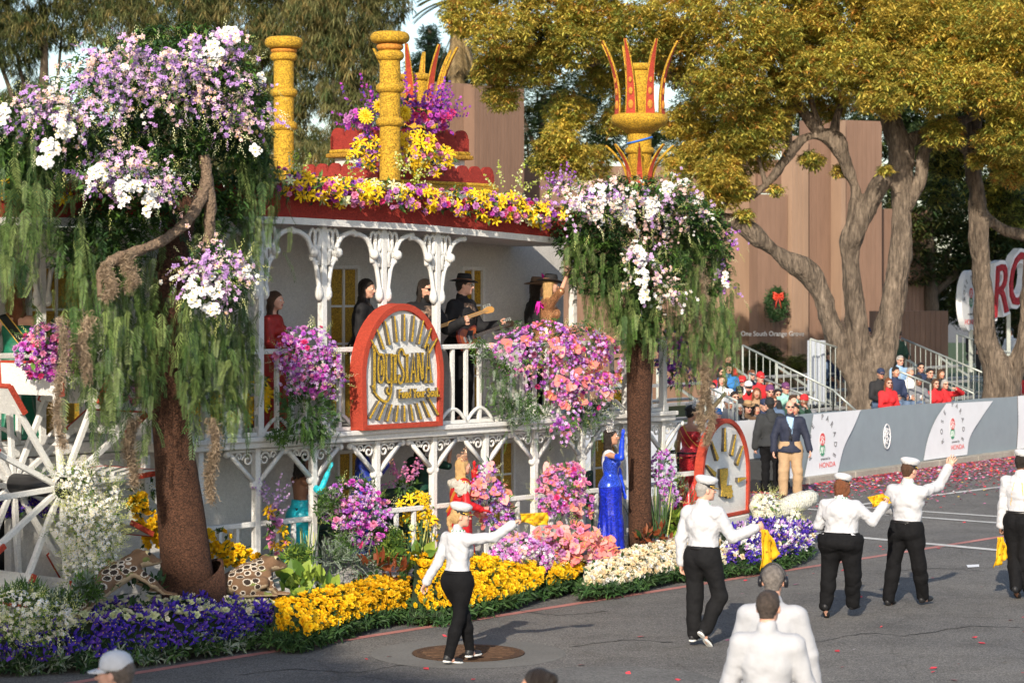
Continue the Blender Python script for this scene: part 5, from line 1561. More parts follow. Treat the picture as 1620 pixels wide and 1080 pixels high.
def ray(t, a, b_, w0, w1, d=.07, y=.04):
 a, b_ = np.array(a, float), np.array(b_, float); dr = nrm(b_ - a); nn = np.array([-dr[1], dr[0]])
 o = [a - nn * w0, b_ - nn * w1, b_ + nn * w1, a + nn * w0]
 m = MB(); m.prism(o, y - d, y, (0, 0, 0), (1, 0, 0), (0, 0, 1), (0, 1, 0)); q = m.build('ray', [EDGEG], t)
 m = MB(); m.prism([tuple(p) for p in o], y - d - .012, y - d - .001, (0, 0, 0), (1, 0, 0), (0, 0, 1), (0, 1, 0)); m.build('gold_face', GLIT, q)
a, b_ = FW(574, 674, 1.0), FW(701, 668, 1.0)
wS = np.linalg.norm((b_ - a)[:2]) / 2; zS = 2.20; hS = FW(640, 480, 1.0)[2] - zS
cS = (a + b_) / 2; cS[2] = zS
sg_ = thing('arched_sign', 'red framed arched board with gold lettering and rays on the balcony rail', 'sign', cS, RZF)
sign_board(sg_, wS, hS, .20, .085)
zz = lambda y: (674 - y) / 196 * hS
for ang, i in zip(np.linspace(-62, 62, 9), range(9)):
 s_, c_ = math.sin(rad(ang)), math.cos(rad(ang))
 ray(sg_, (wS * .70 * s_, hS * .50 + hS * .20 * c_), (wS * .93 * s_, hS * .54 + hS * .375 * c_), .0125, .006, .05)
for i in range(9):
 k = (i - 4) / 4
 ray(sg_, (wS * .62 * k, hS * (.185 + .045 * k * k)), (wS * .85 * k, hS * (.055 + .04 * k * k)), .007, .0125, .05)
# the lettering, drawn stroke by stroke: thin tall letters with small serifs
STROKES = {
 'L': [[(0, 1.08), (.28, 1.08)], [(.14, 1.08), (.14, -.30)], [(0, -.08), (.10, -.20), (.24, -.34), (.60, -.52), (1.0, -.58), (1.22, -.42), (1.28, -.16)]],
 'O': [[(.05, .5), (.10, .86), (.25, .95), (.40, .86), (.45, .5), (.40, .10), (.25, .0), (.10, .10), (.05, .5)], [(.25, .75), (.30, .5), (.26, .25)]],
 'U': [[(0, .95), (.2, .95)], [(.1, .95), (.1, .25), (.18, .03), (.30, .0), (.40, .10), (.44, .3)], [(.34, .95), (.54, .95)], [(.44, .95), (.44, -.20), (.38, -.38), (.22, -.40), (.12, -.28), (.20, -.18)]],
 'I': [[(0, .95), (.26, .95)], [(.13, .95), (.13, 0)], [(0, 0), (.26, 0)]],
 'S': [[(.46, .92), (.36, 1.10), (.20, 1.12), (.08, .98), (.08, .78), (.22, .58), (.36, .42), (.42, .22), (.34, .02), (.18, -.06), (.06, .06), (.10, .22), (.20, .16)]],
 'A': [[(.0, 0), (.18, 0)], [(.09, 0), (.26, .98), (.43, 0)], [(.34, 0), (.52, 0)], [(.14, .34), (.38, .34)]],
 'N': [[(0, 0), (.18, 0)], [(.09, 0), (.09, .95), (.40, .02), (.40, .95)], [(.31, .95), (.49, .95)], [(0, .95), (.09, .95)]],
 'Z': [[(.0, -.04), (.20, -.04)], [(.10, -.02), (.28, 1.10), (.48, -.02)], [(.36, -.04), (.60, -.04)], [(.17, .40), (.42, .40)], [(.20, 1.12), (.34, 1.12)]],
}
x0 = 0; lay = []
for ch, wd, sc in (('L', .34, 1.12), ('O', .52, 1.0), ('U', .56, .97), ('I', .30, .94), ('S', .52, .98), ('I', .31, .94), ('A', .50, .95), ('N', .53, .98), ('Z', .58, 1.10)):
 lay.append((ch, x0, sc)); x0 += wd
kx = wS * 1.50 / x0; ky = hS * .235; zb0 = hS * .375
for ch, xo, sc in lay:
 m = MB(); g = MB()
 for st in STROKES[ch]:
  pts = [np.array([-wS * .77 + (xo + x) * kx, 0, zb0 + z * ky * sc]) for x, z in st]
  if len(pts) > 3: pts = smooth_path(pts, 4)
  hw = .021 if len(st) == 2 and abs(st[0][0] - st[1][0]) < .02 else .0145
  # a flat ribbon with depth
  vs, n = [], len(pts)
  for i, p in enumerate(pts):
   tdir = nrm(pts[min(i + 1, n - 1)] - pts[max(i - 1, 0)]); nn = np.array([-tdir[2], 0, tdir[0]])
   for y in (.038, .004):
    vs += [p + nn * hw + (0, y, 0), p - nn * hw + (0, y, 0)]
  fs = []
  for i in range(n - 1):
   q = 4 * i; fs += [(q, q + 4, q + 6, q + 2), (q + 1, q + 3, q + 7, q + 5), (q + 2, q + 6, q + 7, q + 3), (q, q + 1, q + 5, q + 4)]
  fs += [(0, 2, 3, 1), (4 * n - 4, 4 * n - 3, 4 * n - 1, 4 * n - 2)]
  m.add(vs, fs)
  vg = []
  for i, p in enumerate(pts):
   tdir = nrm(pts[min(i + 1, n - 1)] - pts[max(i - 1, 0)]); nn = np.array([-tdir[2], 0, tdir[0]])
   vg += [p + nn * hw * 1.05 + (0, -.002, 0), p - nn * hw * 1.05 + (0, -.002, 0)]
  g.add(vg, [(2 * i, 2 * i + 1, 2 * i + 3, 2 * i + 2) for i in range(n - 1)])
 l_ = m.build('letter', EDGEG, sg_); g.build('gold_face', GLIT, l_)
x = -wS * .20
for ch, wd in zip('Feed Your Soul.', (.62, .6, .6, .62, .34, .66, .62, .6, .42, .36, .62, .62, .58, .34, .3)):
 sz = hS * .100
 if ch != ' ':
  l_ = text_mb(ch, sz, .04, (x + wd * sz * .33, .0, hS * .275), (1, 0, 0), (0, 0, 1), (0, -1, 0), .72, True, None, .004).build('letter', EDGEG, sg_)
  text_mb(ch, sz, .004, (x + wd * sz * .33, -.042, hS * .275), (1, 0, 0), (0, 0, 1), (0, -1, 0), .72, True, None, .005).build('gold_face', GLIT, l_)
 x += wd * sz * .62
# bow sign with the state outline
e_an = rad(29); ex2 = np.array([math.sin(e_an), math.cos(e_an), 0]);
cB = W(8.05, 1.2, 0); sB = scale_at(cB[1]); z0B = HC - (818 - HY) / sB; hB = (818 - 662) / sB
wB = (1189 - 1101) / sB / math.sin(e_an) / 2
cB = P(1150, 700, cB[1]); cB[2] = z0B
bs = thing('arched_sign', 'red framed arched board with gold state outline and rays at the bow', 'sign', cB, math.atan2(ex2[1], ex2[0]))
sign_board(bs, wB, hB, .13, .065)
for xa, za, xb, zb_ in ((-.1, .67, -.1, .91), (.20, .62, .36, .83), (.42, .52, .68, .70), (-.40, .60, -.66, .79), (-.50, .45, -.86, .56), (.46, .36, .82, .37)):
 ray(bs, (wB * xa, hB * za), (wB * xb, hB * zb_), .034, .008, .045)
LA_ = [(0, 1), (.62, 1), (.64, .78), (.54, .6), (.52, .42), (.98, .42), (.96, .30), (1.06, .20), (1.0, .12), (1.12, .02), (.98, .06), (.90, -.02), (.78, .06), (.66, .0), (.52, .10), (.30, .08), (.08, .12), (.14, .34), (.06, .52), (.0, .74)]
st_ = [(wB * (-.30 + x * .50), hB * .19 + z * hB * .31) for x, z in LA_]
m = MB(); m.prism(st_, .0, .04, (0, 0, 0), (1, 0, 0), (0, 0, 1), (0, 1, 0)); q = m.build('state_outline', EDGEG, bs)
m = MB(); m.prism(st_, -.012, -.001, (0, 0, 0), (1, 0, 0), (0, 0, 1), (0, 1, 0)); m.build('gold_face', GLIT, q)
m = MB(); m.box((0, .10, -.16), (wB * 1.9, .24, .30)); m.build('plinth', COCO, bs, bevel=.02)
m = MB(); m.box((.1, .25, -.45), (wB * 1.5, .5, .4)); m.build('plinth', COCOW, bs)
# ------------------------------------------------------------------ side wheel
hub = FW(97, 771, .95); far = FW(14, 775, 1.75)
pw = thing('paddle_wheel', 'white paddle wheel with red edged boards at the stern', 'paddle wheel', hub, RZF)
WL = .82; RW = 1.20
m = MB(); m.tube([(0, -.05, 0), (0, WL + .08, 0)], .115, 16); m.build('axle', M('axle_black', (.012, .012, .014), .45, .1), pw, True)
for side in (0, WL):
 m = MB(); m.tube([(0, side - .02, 0), (0, side + .02, 0)], .13, 18); m.build('hub', COCO, pw, True)
for i in range(12):
 a = rad(4 + 30 * i); d = np.array([math.cos(a), 0, math.sin(a)]); tn = np.array([-math.sin(a), 0, math.cos(a)])
 for side in (0, WL):
  m = MB(); m.bar(d * .10 + (0, side, 0), d * (RW - .10) + (0, side, 0), .058, .058, tn); m.build('spoke', COCO, pw, bevel=.006)
 R = np.stack([tn, np.array([0, 1., 0]), d], 1)
 m = MB(); m.box(d * (RW - .05) + (0, WL / 2, 0), (.05, WL + .16, .34), R); pd = m.build('paddle', COCO, pw, bevel=.006)
 for y in (-.095, WL + .095):
  m = MB(); m.box(d * (RW - .05) + (0, y, 0), (.055, .03, .345), R); m.build('red_edge', REDF, pd)
 m = MB(); m.box(d * (RW + .132) + (0, WL / 2, 0), (.056, WL + .16, .022), R); m.build('red_edge', REDF, pd)
# ------------------------------------------------------------------ flowers: small templates (unit = across), set singly as parts or joined where they are past counting
def fm(name, c, isl=.16, objr=.14, trans=.18, rough=.55, var=.10):
 return M('petal_' + name, c, rough, var, 30, island=isl, objr=objr, trans=trans, spec=.25)
PET = {k: fm(k, c) for k, c in dict(
 lavender=(.46, .27, .58), lilac=(.60, .42, .64), palepink=(.74, .52, .50), white=(.74, .74, .73), cream=(.78, .64, .40), creamlight=(.80, .74, .58),
 palegreen=(.66, .68, .40), magenta=(.50, .07, .44), purple=(.30, .07, .42), violet=(.10, .04, .36), blue=(.055, .028, .34), pink=(.68, .23, .40), hotpink=(.62, .05, .20),
 coral=(.74, .20, .19), blush=(.78, .36, .34), yellow=(.80, .52, .015), amber=(.80, .475, .01), lime=(.34, .42, .05), bud=(.50, .52, .18), mauve=(.50, .20, .46), rust=(.20, .055, .02), spadix=(.70, .45, .12)).items()}
LEAF = {k: leafmat('arr_' + k, c, isl=.35, trans=.2) for k, c in dict(fresh=(.085, .17, .03), dark=(.025, .06, .02), mid=(.05, .105, .028), grey=(.22, .27, .21), pepper=(.095, .155, .04), pepperl=(.165, .22, .07), lime=(.24, .33, .05), gloss=(.03, .075, .02), moss=(.33, .25, .17), mossd=(.22, .165, .115), reed=(.07, .13, .05)).items()}
def T_petals(lst):
 """lst: (angle, length, width, rise at mid, rise at tip, base radius)"""
 V, F = [], []
 for a, L, w, zm, zt, r0 in lst:
  c, s = math.cos(a), math.sin(a); d = np.array([c, s, 0]); t = np.array([-s, c, 0]); b = len(V)
  m = r0 + (L - r0) * .55
  V += [d * r0 - t * w * .16, d * r0 + t * w * .16, d * m + t * w * .5 + (0, 0, zm), d * m - t * w * .5 + (0, 0, zm), d * L + t * w * .22 + (0, 0, zt), d * L - t * w * .22 + (0, 0, zt)]
  F += [(b, b + 1, b + 2, b + 3), (b + 3, b + 2, b + 4, b + 5)]
 return V, F
def mk(*groups):
 V, F, Mi = [], [], []
 for g, mi in groups:
  b = len(V); V += list(g[0]); F += [tuple(i + b for i in f) for f in g[1]]; Mi += [mi] * len(g[1])
 return np.array(V), np.array(F), np.array(Mi)
def box4(a, b_, w):
 a, b_ = np.array(a, float), np.array(b_, float); d = nrm(b_ - a); x = nrm(np.cross(d, (.3, .2, .9))); y = np.cross(d, x)
 V = [a + x * w, a + y * w, a - x * w, a - y * w, b_ + x * w * .6, b_ + y * w * .6, b_ - x * w * .6, b_ - y * w * .6]
 return V, [(0, 1, 5, 4), (1, 2, 6, 5), (2, 3, 7, 6), (3, 0, 4, 7), (4, 5, 6, 7)]
pi2 = 2 * math.pi
rose_l = [(pi2 * i / 3, .15, .26, .26, .40, .03) for i in range(3)] + [(pi2 * i / 5 + .4, .30, .36, .20, .36, .04) for i in range(5)] + [(pi2 * i / 6 + .1, .50, .44, .06, .16, .05) for i in range(6)]
def heart():
 o = [(0, -.08), (.22, .10), (.46, .06), (.52, -.18), (.34, -.48), (0, -.78), (-.34, -.48), (-.52, -.18), (-.46, .06), (-.22, .10)]
 V = [(0, -.25, -.05)] + [(x, y + .25, .10 * (abs(x) > .3)) for x, y in o]; F = []
 V[0] = (0, 0, -.04)
 for i in range(0, 10, 2): F.append((0, 1 + i, 1 + (i + 1) % 10, 1 + (i + 2) % 10))
 return V, F
TPL = {
 'rose': mk((T_petals(rose_l), 0)),
 'carnation': mk((T_petals([(pi2 * i / 7, .5, .42, .10, .12, .0) for i in range(7)] + [(pi2 * i / 6 + .3, .38, .36, .22, .26, .0) for i in range(6)] + [(pi2 * i / 4 + .2, .2, .3, .3, .38, .0) for i in range(4)]), 0)),
 'orchid': mk((T_petals([(pi2 * i / 5 + .3, .5, .30 + .12 * (i % 2), .08, .0, .02) for i in range(5)]), 0), (T_petals([(-.9, .26, .22, .16, .10, .02)]), 1)),
 'moth_orchid': mk((T_petals([(0.1, .54, .56, .07, .02, .02), (math.pi - .1, .54, .56, .07, .02, .02), (math.pi / 2, .50, .34, .0, -.04, .02), (-.9, .48, .30, .0, -.05, .02), (math.pi + .9, .48, .30, .0, -.05, .02)]), 0), (T_petals([(-math.pi / 2, .20, .18, .12, .14, .0)]), 1)),
 'lily': mk((T_petals([(pi2 * i / 6, .56, .22, .16, .06, .02) for i in range(6)]), 0), (box4((0, 0, 0), (.05, .02, .3), .03), 1)),
 'iris': mk((T_petals([(pi2 * i / 3, .58, .30, .10, -.22, .03) for i in range(3)] + [(pi2 * i / 3 + 1.05, .24, .26, .30, .52, .03) for i in range(3)] + [(pi2 * i / 3 + .5, .40, .16, .20, .10, .03) for i in range(3)]), 0), (T_petals([(pi2 * i / 3, .34, .07, .13, .05, .1) for i in range(3)]), 1)),
 'anthurium': mk((heart(), 0), (box4((0, .05, .0), (.02, -.15, .42), .045), 1)),
 'chrysanthemum': mk((T_petals([(pi2 * i / 14, .5, .14, .14, .10, .02) for i in range(14)] + [(pi2 * i / 9 + .2, .34, .13, .24, .24, .0) for i in range(9)] + [(pi2 * i / 5, .16, .12, .26, .32, .0) for i in range(5)]), 0)),
}
def leaf_tpl(w=.38, bend=.12):
 V = [(0, -.06, 0), (0, .06, 0), (.5, w / 2, .06), (.5, 0, 0), (.5, -w / 2, .06), (1, 0, -bend)]
 return np.array([(0, 0, 0), (.28, w * .42, .05), (.28, 0, 0), (.28, -w * .42, .05), (.66, w * .42, .03), (.66, 0, -.04), (.66, -w * .42, .03), (1, 0, -bend)]), np.array([(0, 2, 1, 1), (0, 3, 2, 2), (2, 5, 4, 1), (3, 6, 5, 2), (5, 7, 4, 4), (6, 7, 5, 5)])
def leaf_mesh_arrays(w=.38, bend=.12):
 V = np.array([(0, .03, 0), (0, -.03, 0), (.33, w * .48, .05), (.33, -w * .48, .05), (.70, w * .40, .02), (.70, -w * .40, .02), (1, .02, -bend), (1, -.02, -bend), (.33, 0, -.02), (.70, 0, -.05)])
 F = np.array([(0, 8, 2, 2), ]) if False else np.array([(1, 3, 8, 0), (0, 8, 2, 0)][:1] + [(3, 5, 9, 8), (8, 9, 4, 2), (5, 7, 6, 9), (9, 6, 4, 4)][:3])
 F = np.array([(1, 3, 8, 0), (3, 5, 9, 8), (8, 9, 4, 2), (5, 7, 6, 9)])
 return V, F
_fmesh = {}
def flower_mesh(kind, mats):
 key = (kind,) + tuple(m.name for m in mats)
 if key not in _fmesh:
  v, f, mi = TPL[kind]; _fmesh[key] = mesh_np(kind, v, f, list(mats), np.minimum(mi, len(mats) - 1))
 return _fmesh[key]
def flowers(par, kind, pts, nv, size, tints, w, nparts=0, name=None, jit=.18):
 """pts in world; par has no rotation. tints: list of (petal, centre) materials; the nearest `nparts` are single parts, the rest joined"""
 pts = np.asarray(pts, float); n = len(pts)
 if n == 0: return
 name = name or kind
 org = np.array(par.location)
 R = frames(np.asarray(nv, float)); sc = size * rng.uniform(1 - jit, 1 + jit, n); ti = rng.choice(len(tints), n, p=np.array(w) / np.sum(w))
 order = np.argsort(pts[:, 1]); single = order[:nparts]; rest = order[nparts:]
 for i in single:
  o = bpy.data.objects.new(name, flower_mesh(kind, tints[ti[i]])); COL.objects.link(o); o.parent = par
  m = np.eye(4); m[:3, :3] = R[i] * sc[i]; m[:3, 3] = pts[i] - org
  o.matrix_local = Matrix(m.tolist())
 if len(rest):
  tv, tf, tm = TPL[kind]
  v, f = stamp(tv, tf, R[rest], pts[rest] - org, sc[rest])
  mats = [m for t in tints for m in (t if len(t) > 1 else (t[0], t[0]))]
  mi = (ti[rest][:, None] * 2 + np.minimum(tm, 1)[None]).ravel()
  link(name + 's' if not name.endswith('s') else name, mesh_np(name, v, f, mats, mi), par, kind='stuff')
def leaves(par, pts, nv, size, mats, w, name='greenery', tpl=None, jit=.3):
 pts = np.asarray(pts, float)
 if not len(pts): return
 org = np.array(par.location)
 tv, tf = tpl or leaf_mesh_arrays()
 n = len(pts); d = np.asarray(nv, float); d = d / np.linalg.norm(d, axis=1)[:, None]
 z = np.cross(d, rng.normal(size=(n, 3))); z /= np.linalg.norm(z, axis=1)[:, None]
 z = np.where((z[:, 2] < 0)[:, None], -z, z); y = np.cross(z, d)
 v, f = stamp(tv, tf, np.stack([d, y, z], 2), pts - org, rng.uniform(1 - jit, 1 + jit, n) * size)
 mi = np.repeat(rng.choice(len(mats), n, p=np.array(w) / np.sum(w)), len(tf))
 return link(name, mesh_np(name, v, f, mats, mi), par, kind='stuff')
def frond_tpl(n=12, L=.24, w=.044, seed=0):
 """a hanging feathery shoot: leaflets in pairs along a stem that points down -z"""
 V, F = [], []; r = np.random.default_rng(seed)
 for i in range(n):
  t = i / n; p = np.array([.10 * math.sin(t * 2.2), 0, -t])
  for sg in (-1, 1):
   l = L * (1 - .5 * t) * r.uniform(.8, 1.2)
   d = nrm(np.array([r.uniform(-.2, .2), sg * .75, -.75])); s = nrm(np.cross(d, (1, .2, 0))) * w * .5
   b = len(V); V += [p, p + d * l * .5 + s, p + d * l, p + d * l * .5 - s]; F.append((b, b + 1, b + 2, b + 3))
 b = len(V); V += [(0, .006, 0), (0, -.006, 0), (.05, -.004, -1), (.05, .004, -1)]; F.append((b, b + 1, b + 2, b + 3))
 return np.array(V, float), np.array(F)
FR = [frond_tpl(seed=s) for s in range(3)]
def strands(par, starts, lens, mats, w, frond=.26, spread=.11, name='hanging_foliage', step=.11):
 """weeping shoots that hang straight down from `starts`"""
 org = np.array(par.location); pts, ang = [], []
 for s, L in zip(starts, lens):
  dr = np.array([rng.normal(0, .05), rng.normal(0, .05), 0]); n = max(1, int(L / step))
  for k in range(n):
   t = k / n; q = spread * (.35 + .65 * math.sin(math.pi * min(1, .25 + t * .75)))
   pts.append(s + dr * t * 2 + np.array([rng.normal(0, q * .6), rng.normal(0, q * .6), -L * t]))
 pts = np.array(pts); n = len(pts); t = rng.integers(3, size=n); Vs, Fs, Ms = [], [], []; off = 0
 mi = rng.choice(len(mats), n, p=np.array(w) / np.sum(w))
 for q in range(3):
  s = t == q
  a = rng.uniform(0, 2 * np.pi, s.sum()); e = rng.normal(0, .32, s.sum())
  R = np.einsum('nij,njk->nik', np.array([rotz(x) for x in a]), np.array([roty(x) for x in e]))
  v, f = stamp(*FR[q], R, pts[s] - org, rng.uniform(.7, 1.3, s.sum()) * frond)
  Vs.append(v); Fs.append(f + off); Ms.append(np.repeat(mi[s], len(FR[q][1]))); off += len(v)
 return link(name, mesh_np(name, np.concatenate(Vs), np.concatenate(Fs), mats, np.concatenate(Ms)), par, kind='stuff')
def pblob(px, py, rx, ry, v, dep=.75):
 c = FW(px, py, v); s = scale_at(c[1]); return c, np.array([rx / s, min(rx, ry) / s * dep * 1.2, ry / s])
def on_blobs(bl, n, lo=.70, hi=1.04, facing=-.25):
 A = np.array([b[1][0] * b[1][2] for b in bl]); k = rng.choice(len(bl), n, p=A / A.sum())
 d = randdir(n * 4 + 60); d = d[(-d[:, 1] * .9 + d[:, 2] * .25 + d[:, 0] * .2) > facing]
 d = np.tile(d, (n // len(d) + 1, 1))
 d = d[:n]
 C = np.array([b[0] for b in bl])[k]; R = np.array([b[1] for b in bl])[k]
 return C + d * R * rng.uniform(lo, hi, n)[:, None], d / R * R.mean(1)[:, None]
TOC = np.array([0.05, -.85, .35])
def bouquet(label, blobs, v, comps, name='flower_arrangement', cat='flowers', group=None, leafn=120, leaf_mats=('dark', 'mid', 'fresh'), leaf_size=.10, dep=.75, buds=0, foot=None):
 bl = [pblob(*b, v, dep) if len(b) == 4 else pblob(*b[:4], v + b[4], dep) for b in blobs]
 c = np.mean([b[0] for b in bl], 0)
 if foot is not None: c = np.array(foot, float)
 t = thing(name, label, cat, c, 0, group)
 lm = [LEAF[k] for k in leaf_mats]
 if leafn:
  p, d = on_blobs(bl, leafn, .35, 1.0); leaves(t, p, d + rng.normal(size=d.shape) * .6, leaf_size, lm, [1] * len(lm))
 for cp in comps:
  kind, n, size, tn, w, npart = cp[:6]
  sub = bl if len(cp) < 7 or cp[6] is None else [pblob(*b, v, dep) if len(b) == 4 else pblob(*b[:4], v + b[4], dep) for b in cp[6]]
  p, d = on_blobs(sub, n, .78, 1.05, -.1)
  flowers(t, kind, p, d * .8 + TOC * .7 + rng.normal(size=d.shape) * .35, size, [tuple(PET[x] for x in (q if isinstance(q, tuple) else (q,))) for q in tn], w, npart, cp[7] if len(cp) > 7 else None)
 if buds:
  p, d = on_blobs(bl, buds, .85, 1.25, -.1)
  o_ = leaves(t, p, d + rng.normal(size=d.shape) * .35 + (0, 0, .2), .075, [PET['bud'], PET['palegreen'], LEAF['fresh']], [3, 2, 1], 'bud_sprays', SPRB)
 return t, bl
def budspray():
 V, F = [], []
 for i in range(9):
  t = i / 8; p = np.array([t * 1.6, .14 * math.sin(i * 2.4), .10 * math.cos(i * 2.4) - .25 * t * t]); s = .14 * (1 - .4 * t)
  b = len(V); V += [p - (s, 0, 0), p + (0, s * .6, s * .2), p + (s, 0, 0), p - (0, s * .6, -s * .2)]; F.append((b, b + 1, b + 2, b + 3))
 return np.array(V), np.array(F)
SPRB = budspray()
LAV = ('lavender', 'purple'); LIL = ('lilac', 'magenta'); PP = ('palepink', 'amber'); WH = ('white', 'yellow'); MAG = ('magenta', 'white'); PUR = ('purple', 'white')
# ------------------------------------------------------------------ the two flower trees of the float
SOIL = M('bed_moss', (.018, .030, .012), .95, .4, 20)
VT = .55
b0_ = FW(303, 950, VT)
lt_ = thing('flower_tree', 'leaning brown trunk flower tree with a huge orchid and pepper leaf crown at the left', 'float tree', b0_)
def ltp(px, py, dv=0): return FW(px, py, VT + dv) - b0_
S_ = scale_at(b0_[1])
m = MB(); limb(m, [(ltp(303, 952), 43 / S_), (ltp(296, 905), 41 / S_), (ltp(286, 810), 37 / S_), (ltp(275, 710), 31 / S_), (ltp(264, 610), 27 / S_), (ltp(262, 500), 27 / S_), (ltp(275, 400), 24 / S_), (ltp(300, 300), 18 / S_)], 22, 6, .006, 0)
m.build('trunk', BROWN, lt_, True)
m = MB(); vs = []; n = 36
for k_, (rr, zz_) in enumerate(((62, 0), (56, 12), (50, 44), (46, 40))):
 for i in range(n):
  a = 2 * math.pi * i / n; up = .11 * math.sin(a * 1 + .3) + .05 * math.cos(2 * a)
  vs.append(np.array([rr / S_ * math.cos(a), rr / S_ * .9 * math.sin(a), zz_ / S_ + (up if k_ >= 2 else 0) + (.04 if k_ >= 2 else 0)]))
m.add(vs, [(j * n + i, j * n + (i + 1) % n, (j + 1) * n + (i + 1) % n, (j + 1) * n + i) for j in range(3) for i in range(n)])
m.build('bark_collar', BROWN, lt_, True)
MOSSB = M('moss_wrap', (.20, .14, .095), .95, .35, 25, bump=2.5, bscale=35)
for pts in ([(322, 245, 12), (326, 290, 15), (300, 345, 14), (262, 378, 12), (215, 398, 12), (180, 412, 13), (160, 430, 9), (158, 470, 6)], [(325, 260, 12), (332, 320, 15), (330, 372, 12), (322, 400, 7)]):
 m = MB(); limb(m, [(ltp(x, y, -.55), r / S_ * .66) for x, y, r in pts], 10, 5, .2); m.build('mossy_branch', MOSSB, lt_, True)
def moss(par, px, y0, y1, v, mat, wd=.07, n=620):
 """a tangle of fine curling threads"""
 a, b_ = FW(px, y0, v), FW(px, y1, v); t = rng.uniform(size=n) ** .85; ph = px * 1.7
 c = a[None] + (b_ - a)[None] * t[:, None]; c[:, 0] += .035 * np.sin(t * 7 + ph); wv = wd * (.75 + .35 * np.sin(t * 17 + ph)) * (1.1 - .65 * t)
 p = c + rng.normal(size=(n, 3)) * (wv * .42)[:, None] * np.array([1, 1, .5])
 tv, tf = MOSST
 return leaves(par, p, rng.normal(size=(n, 3)) * .8 + np.array([0, 0, -.7]), .085, [mat, LEAF['mossd']], [3, 1], 'hanging_moss', MOSST)
def _mosst():
 V, F = [], []
 for k in range(3):
  pr = None; a0 = k * 2.1
  for i in range(6):
   q = i / 5; p = np.array([q * (1 - .2 * k), .22 * math.sin(q * 5 + a0), .22 * math.cos(q * 4 + a0)]); w = .028
   V += [p - (0, w, 0), p + (0, w, 0)]
   if i: F.append((len(V) - 4, len(V) - 3, len(V) - 1, len(V) - 2))
 return np.array(V), np.array(F)
MOSST = _mosst()
for px, y0, y1, v in ((96, 500, 705, -.1), (134, 500, 600, .0), (208, 660, 765, .1), (336, 660, 790, -.1), (172, 415, 470, -.1), (205, 400, 455, -.1)):
 moss(lt_, px, y0, y1, v, LEAF['moss'], .055)
core = [pblob(*b) for b in ((250, 120, 170, 62, .6), (100, 215, 80, 75, .5), (230, 215, 130, 90, .7), (365, 190, 70, 75, .5), (205, 320, 90, 60, .4), (335, 440, 55, 55, .35), (150, 390, 90, 60, .6), (40, 270, 60, 60, .7), (320, 320, 80, 70, .8), (400, 260, 40, 50, .8), (300, 60, 110, 26, .7), (20, 200, 40, 50, .7))]
crown_blobs([(c, r * np.array([1, 1.1, 1])) for c, r in core], 150, .085, [LEAF['dark'], LEAF['mid'], LEAF['fresh'], LEAF['gloss']], [.22, .36, .26, .16], SPR, 'foliage', .7, lt_, b0_, .55)
def starts(n, x0, x1, y0, y1, v0, v1, l0, l1):
 st = [FW(rnd.uniform(x0, x1), rnd.uniform(y0, y1), rnd.uniform(v0, v1)) for _ in range(n)]
 return st, [rnd.uniform(l0, l1) / scale_at(s[1]) for s in st]
def multi(*rows):
 S, L = [], []
 for r in rows:
  s, l = starts(*r); S += s; L += l
 return S, L
PM = [LEAF['pepper'], LEAF['pepperl'], LEAF['mid'], LEAF['dark']]
strands(lt_, *multi((20, -10, 120, 180, 260, .0, 1.0, 80, 170), (9, 0, 60, 260, 340, .3, .9, 90, 150), (36, 100, 250, 330, 430, .0, .9, 110, 240), (26, 160, 250, 420, 500, -.1, .6, 130, 230), (44, 270, 410, 440, 520, -.2, .6, 90, 200), (26, 290, 390, 500, 560, -.2, .3, 90, 150), (26, 380, 440, 200, 300, .4, 1.1, 60, 170), (20, 260, 400, 300, 380, .3, .9, 70, 160), (14, 130, 165, 480, 560, .0, .4, 90, 160), (12, 0, 60, 300, 380, -.1, .3, 70, 140)), PM, [.40, .34, .18, .08], .30, .11, step=.13)
strands(lt_, *multi((40, 110, 420, 120, 330, .2, .8, 40, 110), (16, 20, 120, 120, 200, .2, .6, 40, 100)), [LEAF['fresh'], LEAF['mid'], LEAF['dark']], [.3, .4, .3], .22, .14, 'fern')
vr = .80
rb = FW(1012, 862, vr); Sr = scale_at(rb[1])
rt_ = thing('flower_tree', 'straight brown trunk flower tree with white orchids and hanging pepper leaves beside the blue gown', 'float tree', rb)
rp = lambda px, py, dv=0: FW(px, py, vr + dv) - rb
m = MB(); limb(m, [(rp(1013, 866), 19 / Sr), (rp(1012, 760), 18 / Sr), (rp(1011, 650), 19 / Sr), (rp(1013, 560), 22 / Sr), (rp(1018, 500), 20 / Sr), (rp(1015, 400), 16 / Sr)], 20, 6, .006, 0)
m.build('trunk', BROWN, rt_, True)
core = [pblob(*b) for b in ((1000, 330, 125, 42, .8), (930, 365, 65, 45, .7), (1080, 360, 70, 60, .8), (1020, 420, 80, 60, .8), (1120, 400, 40, 70, .9), (950, 420, 60, 50, .8), (1010, 500, 45, 45, .7), (1000, 300, 70, 25, .9))]
crown_blobs([(c, r * np.array([1, 1.5, 1])) for c, r in core], 190, .075, [LEAF['dark'], LEAF['mid'], LEAF['fresh'], LEAF['gloss']], [.25, .32, .26, .17], SPR, 'foliage', .7, rt_, rb, .35)
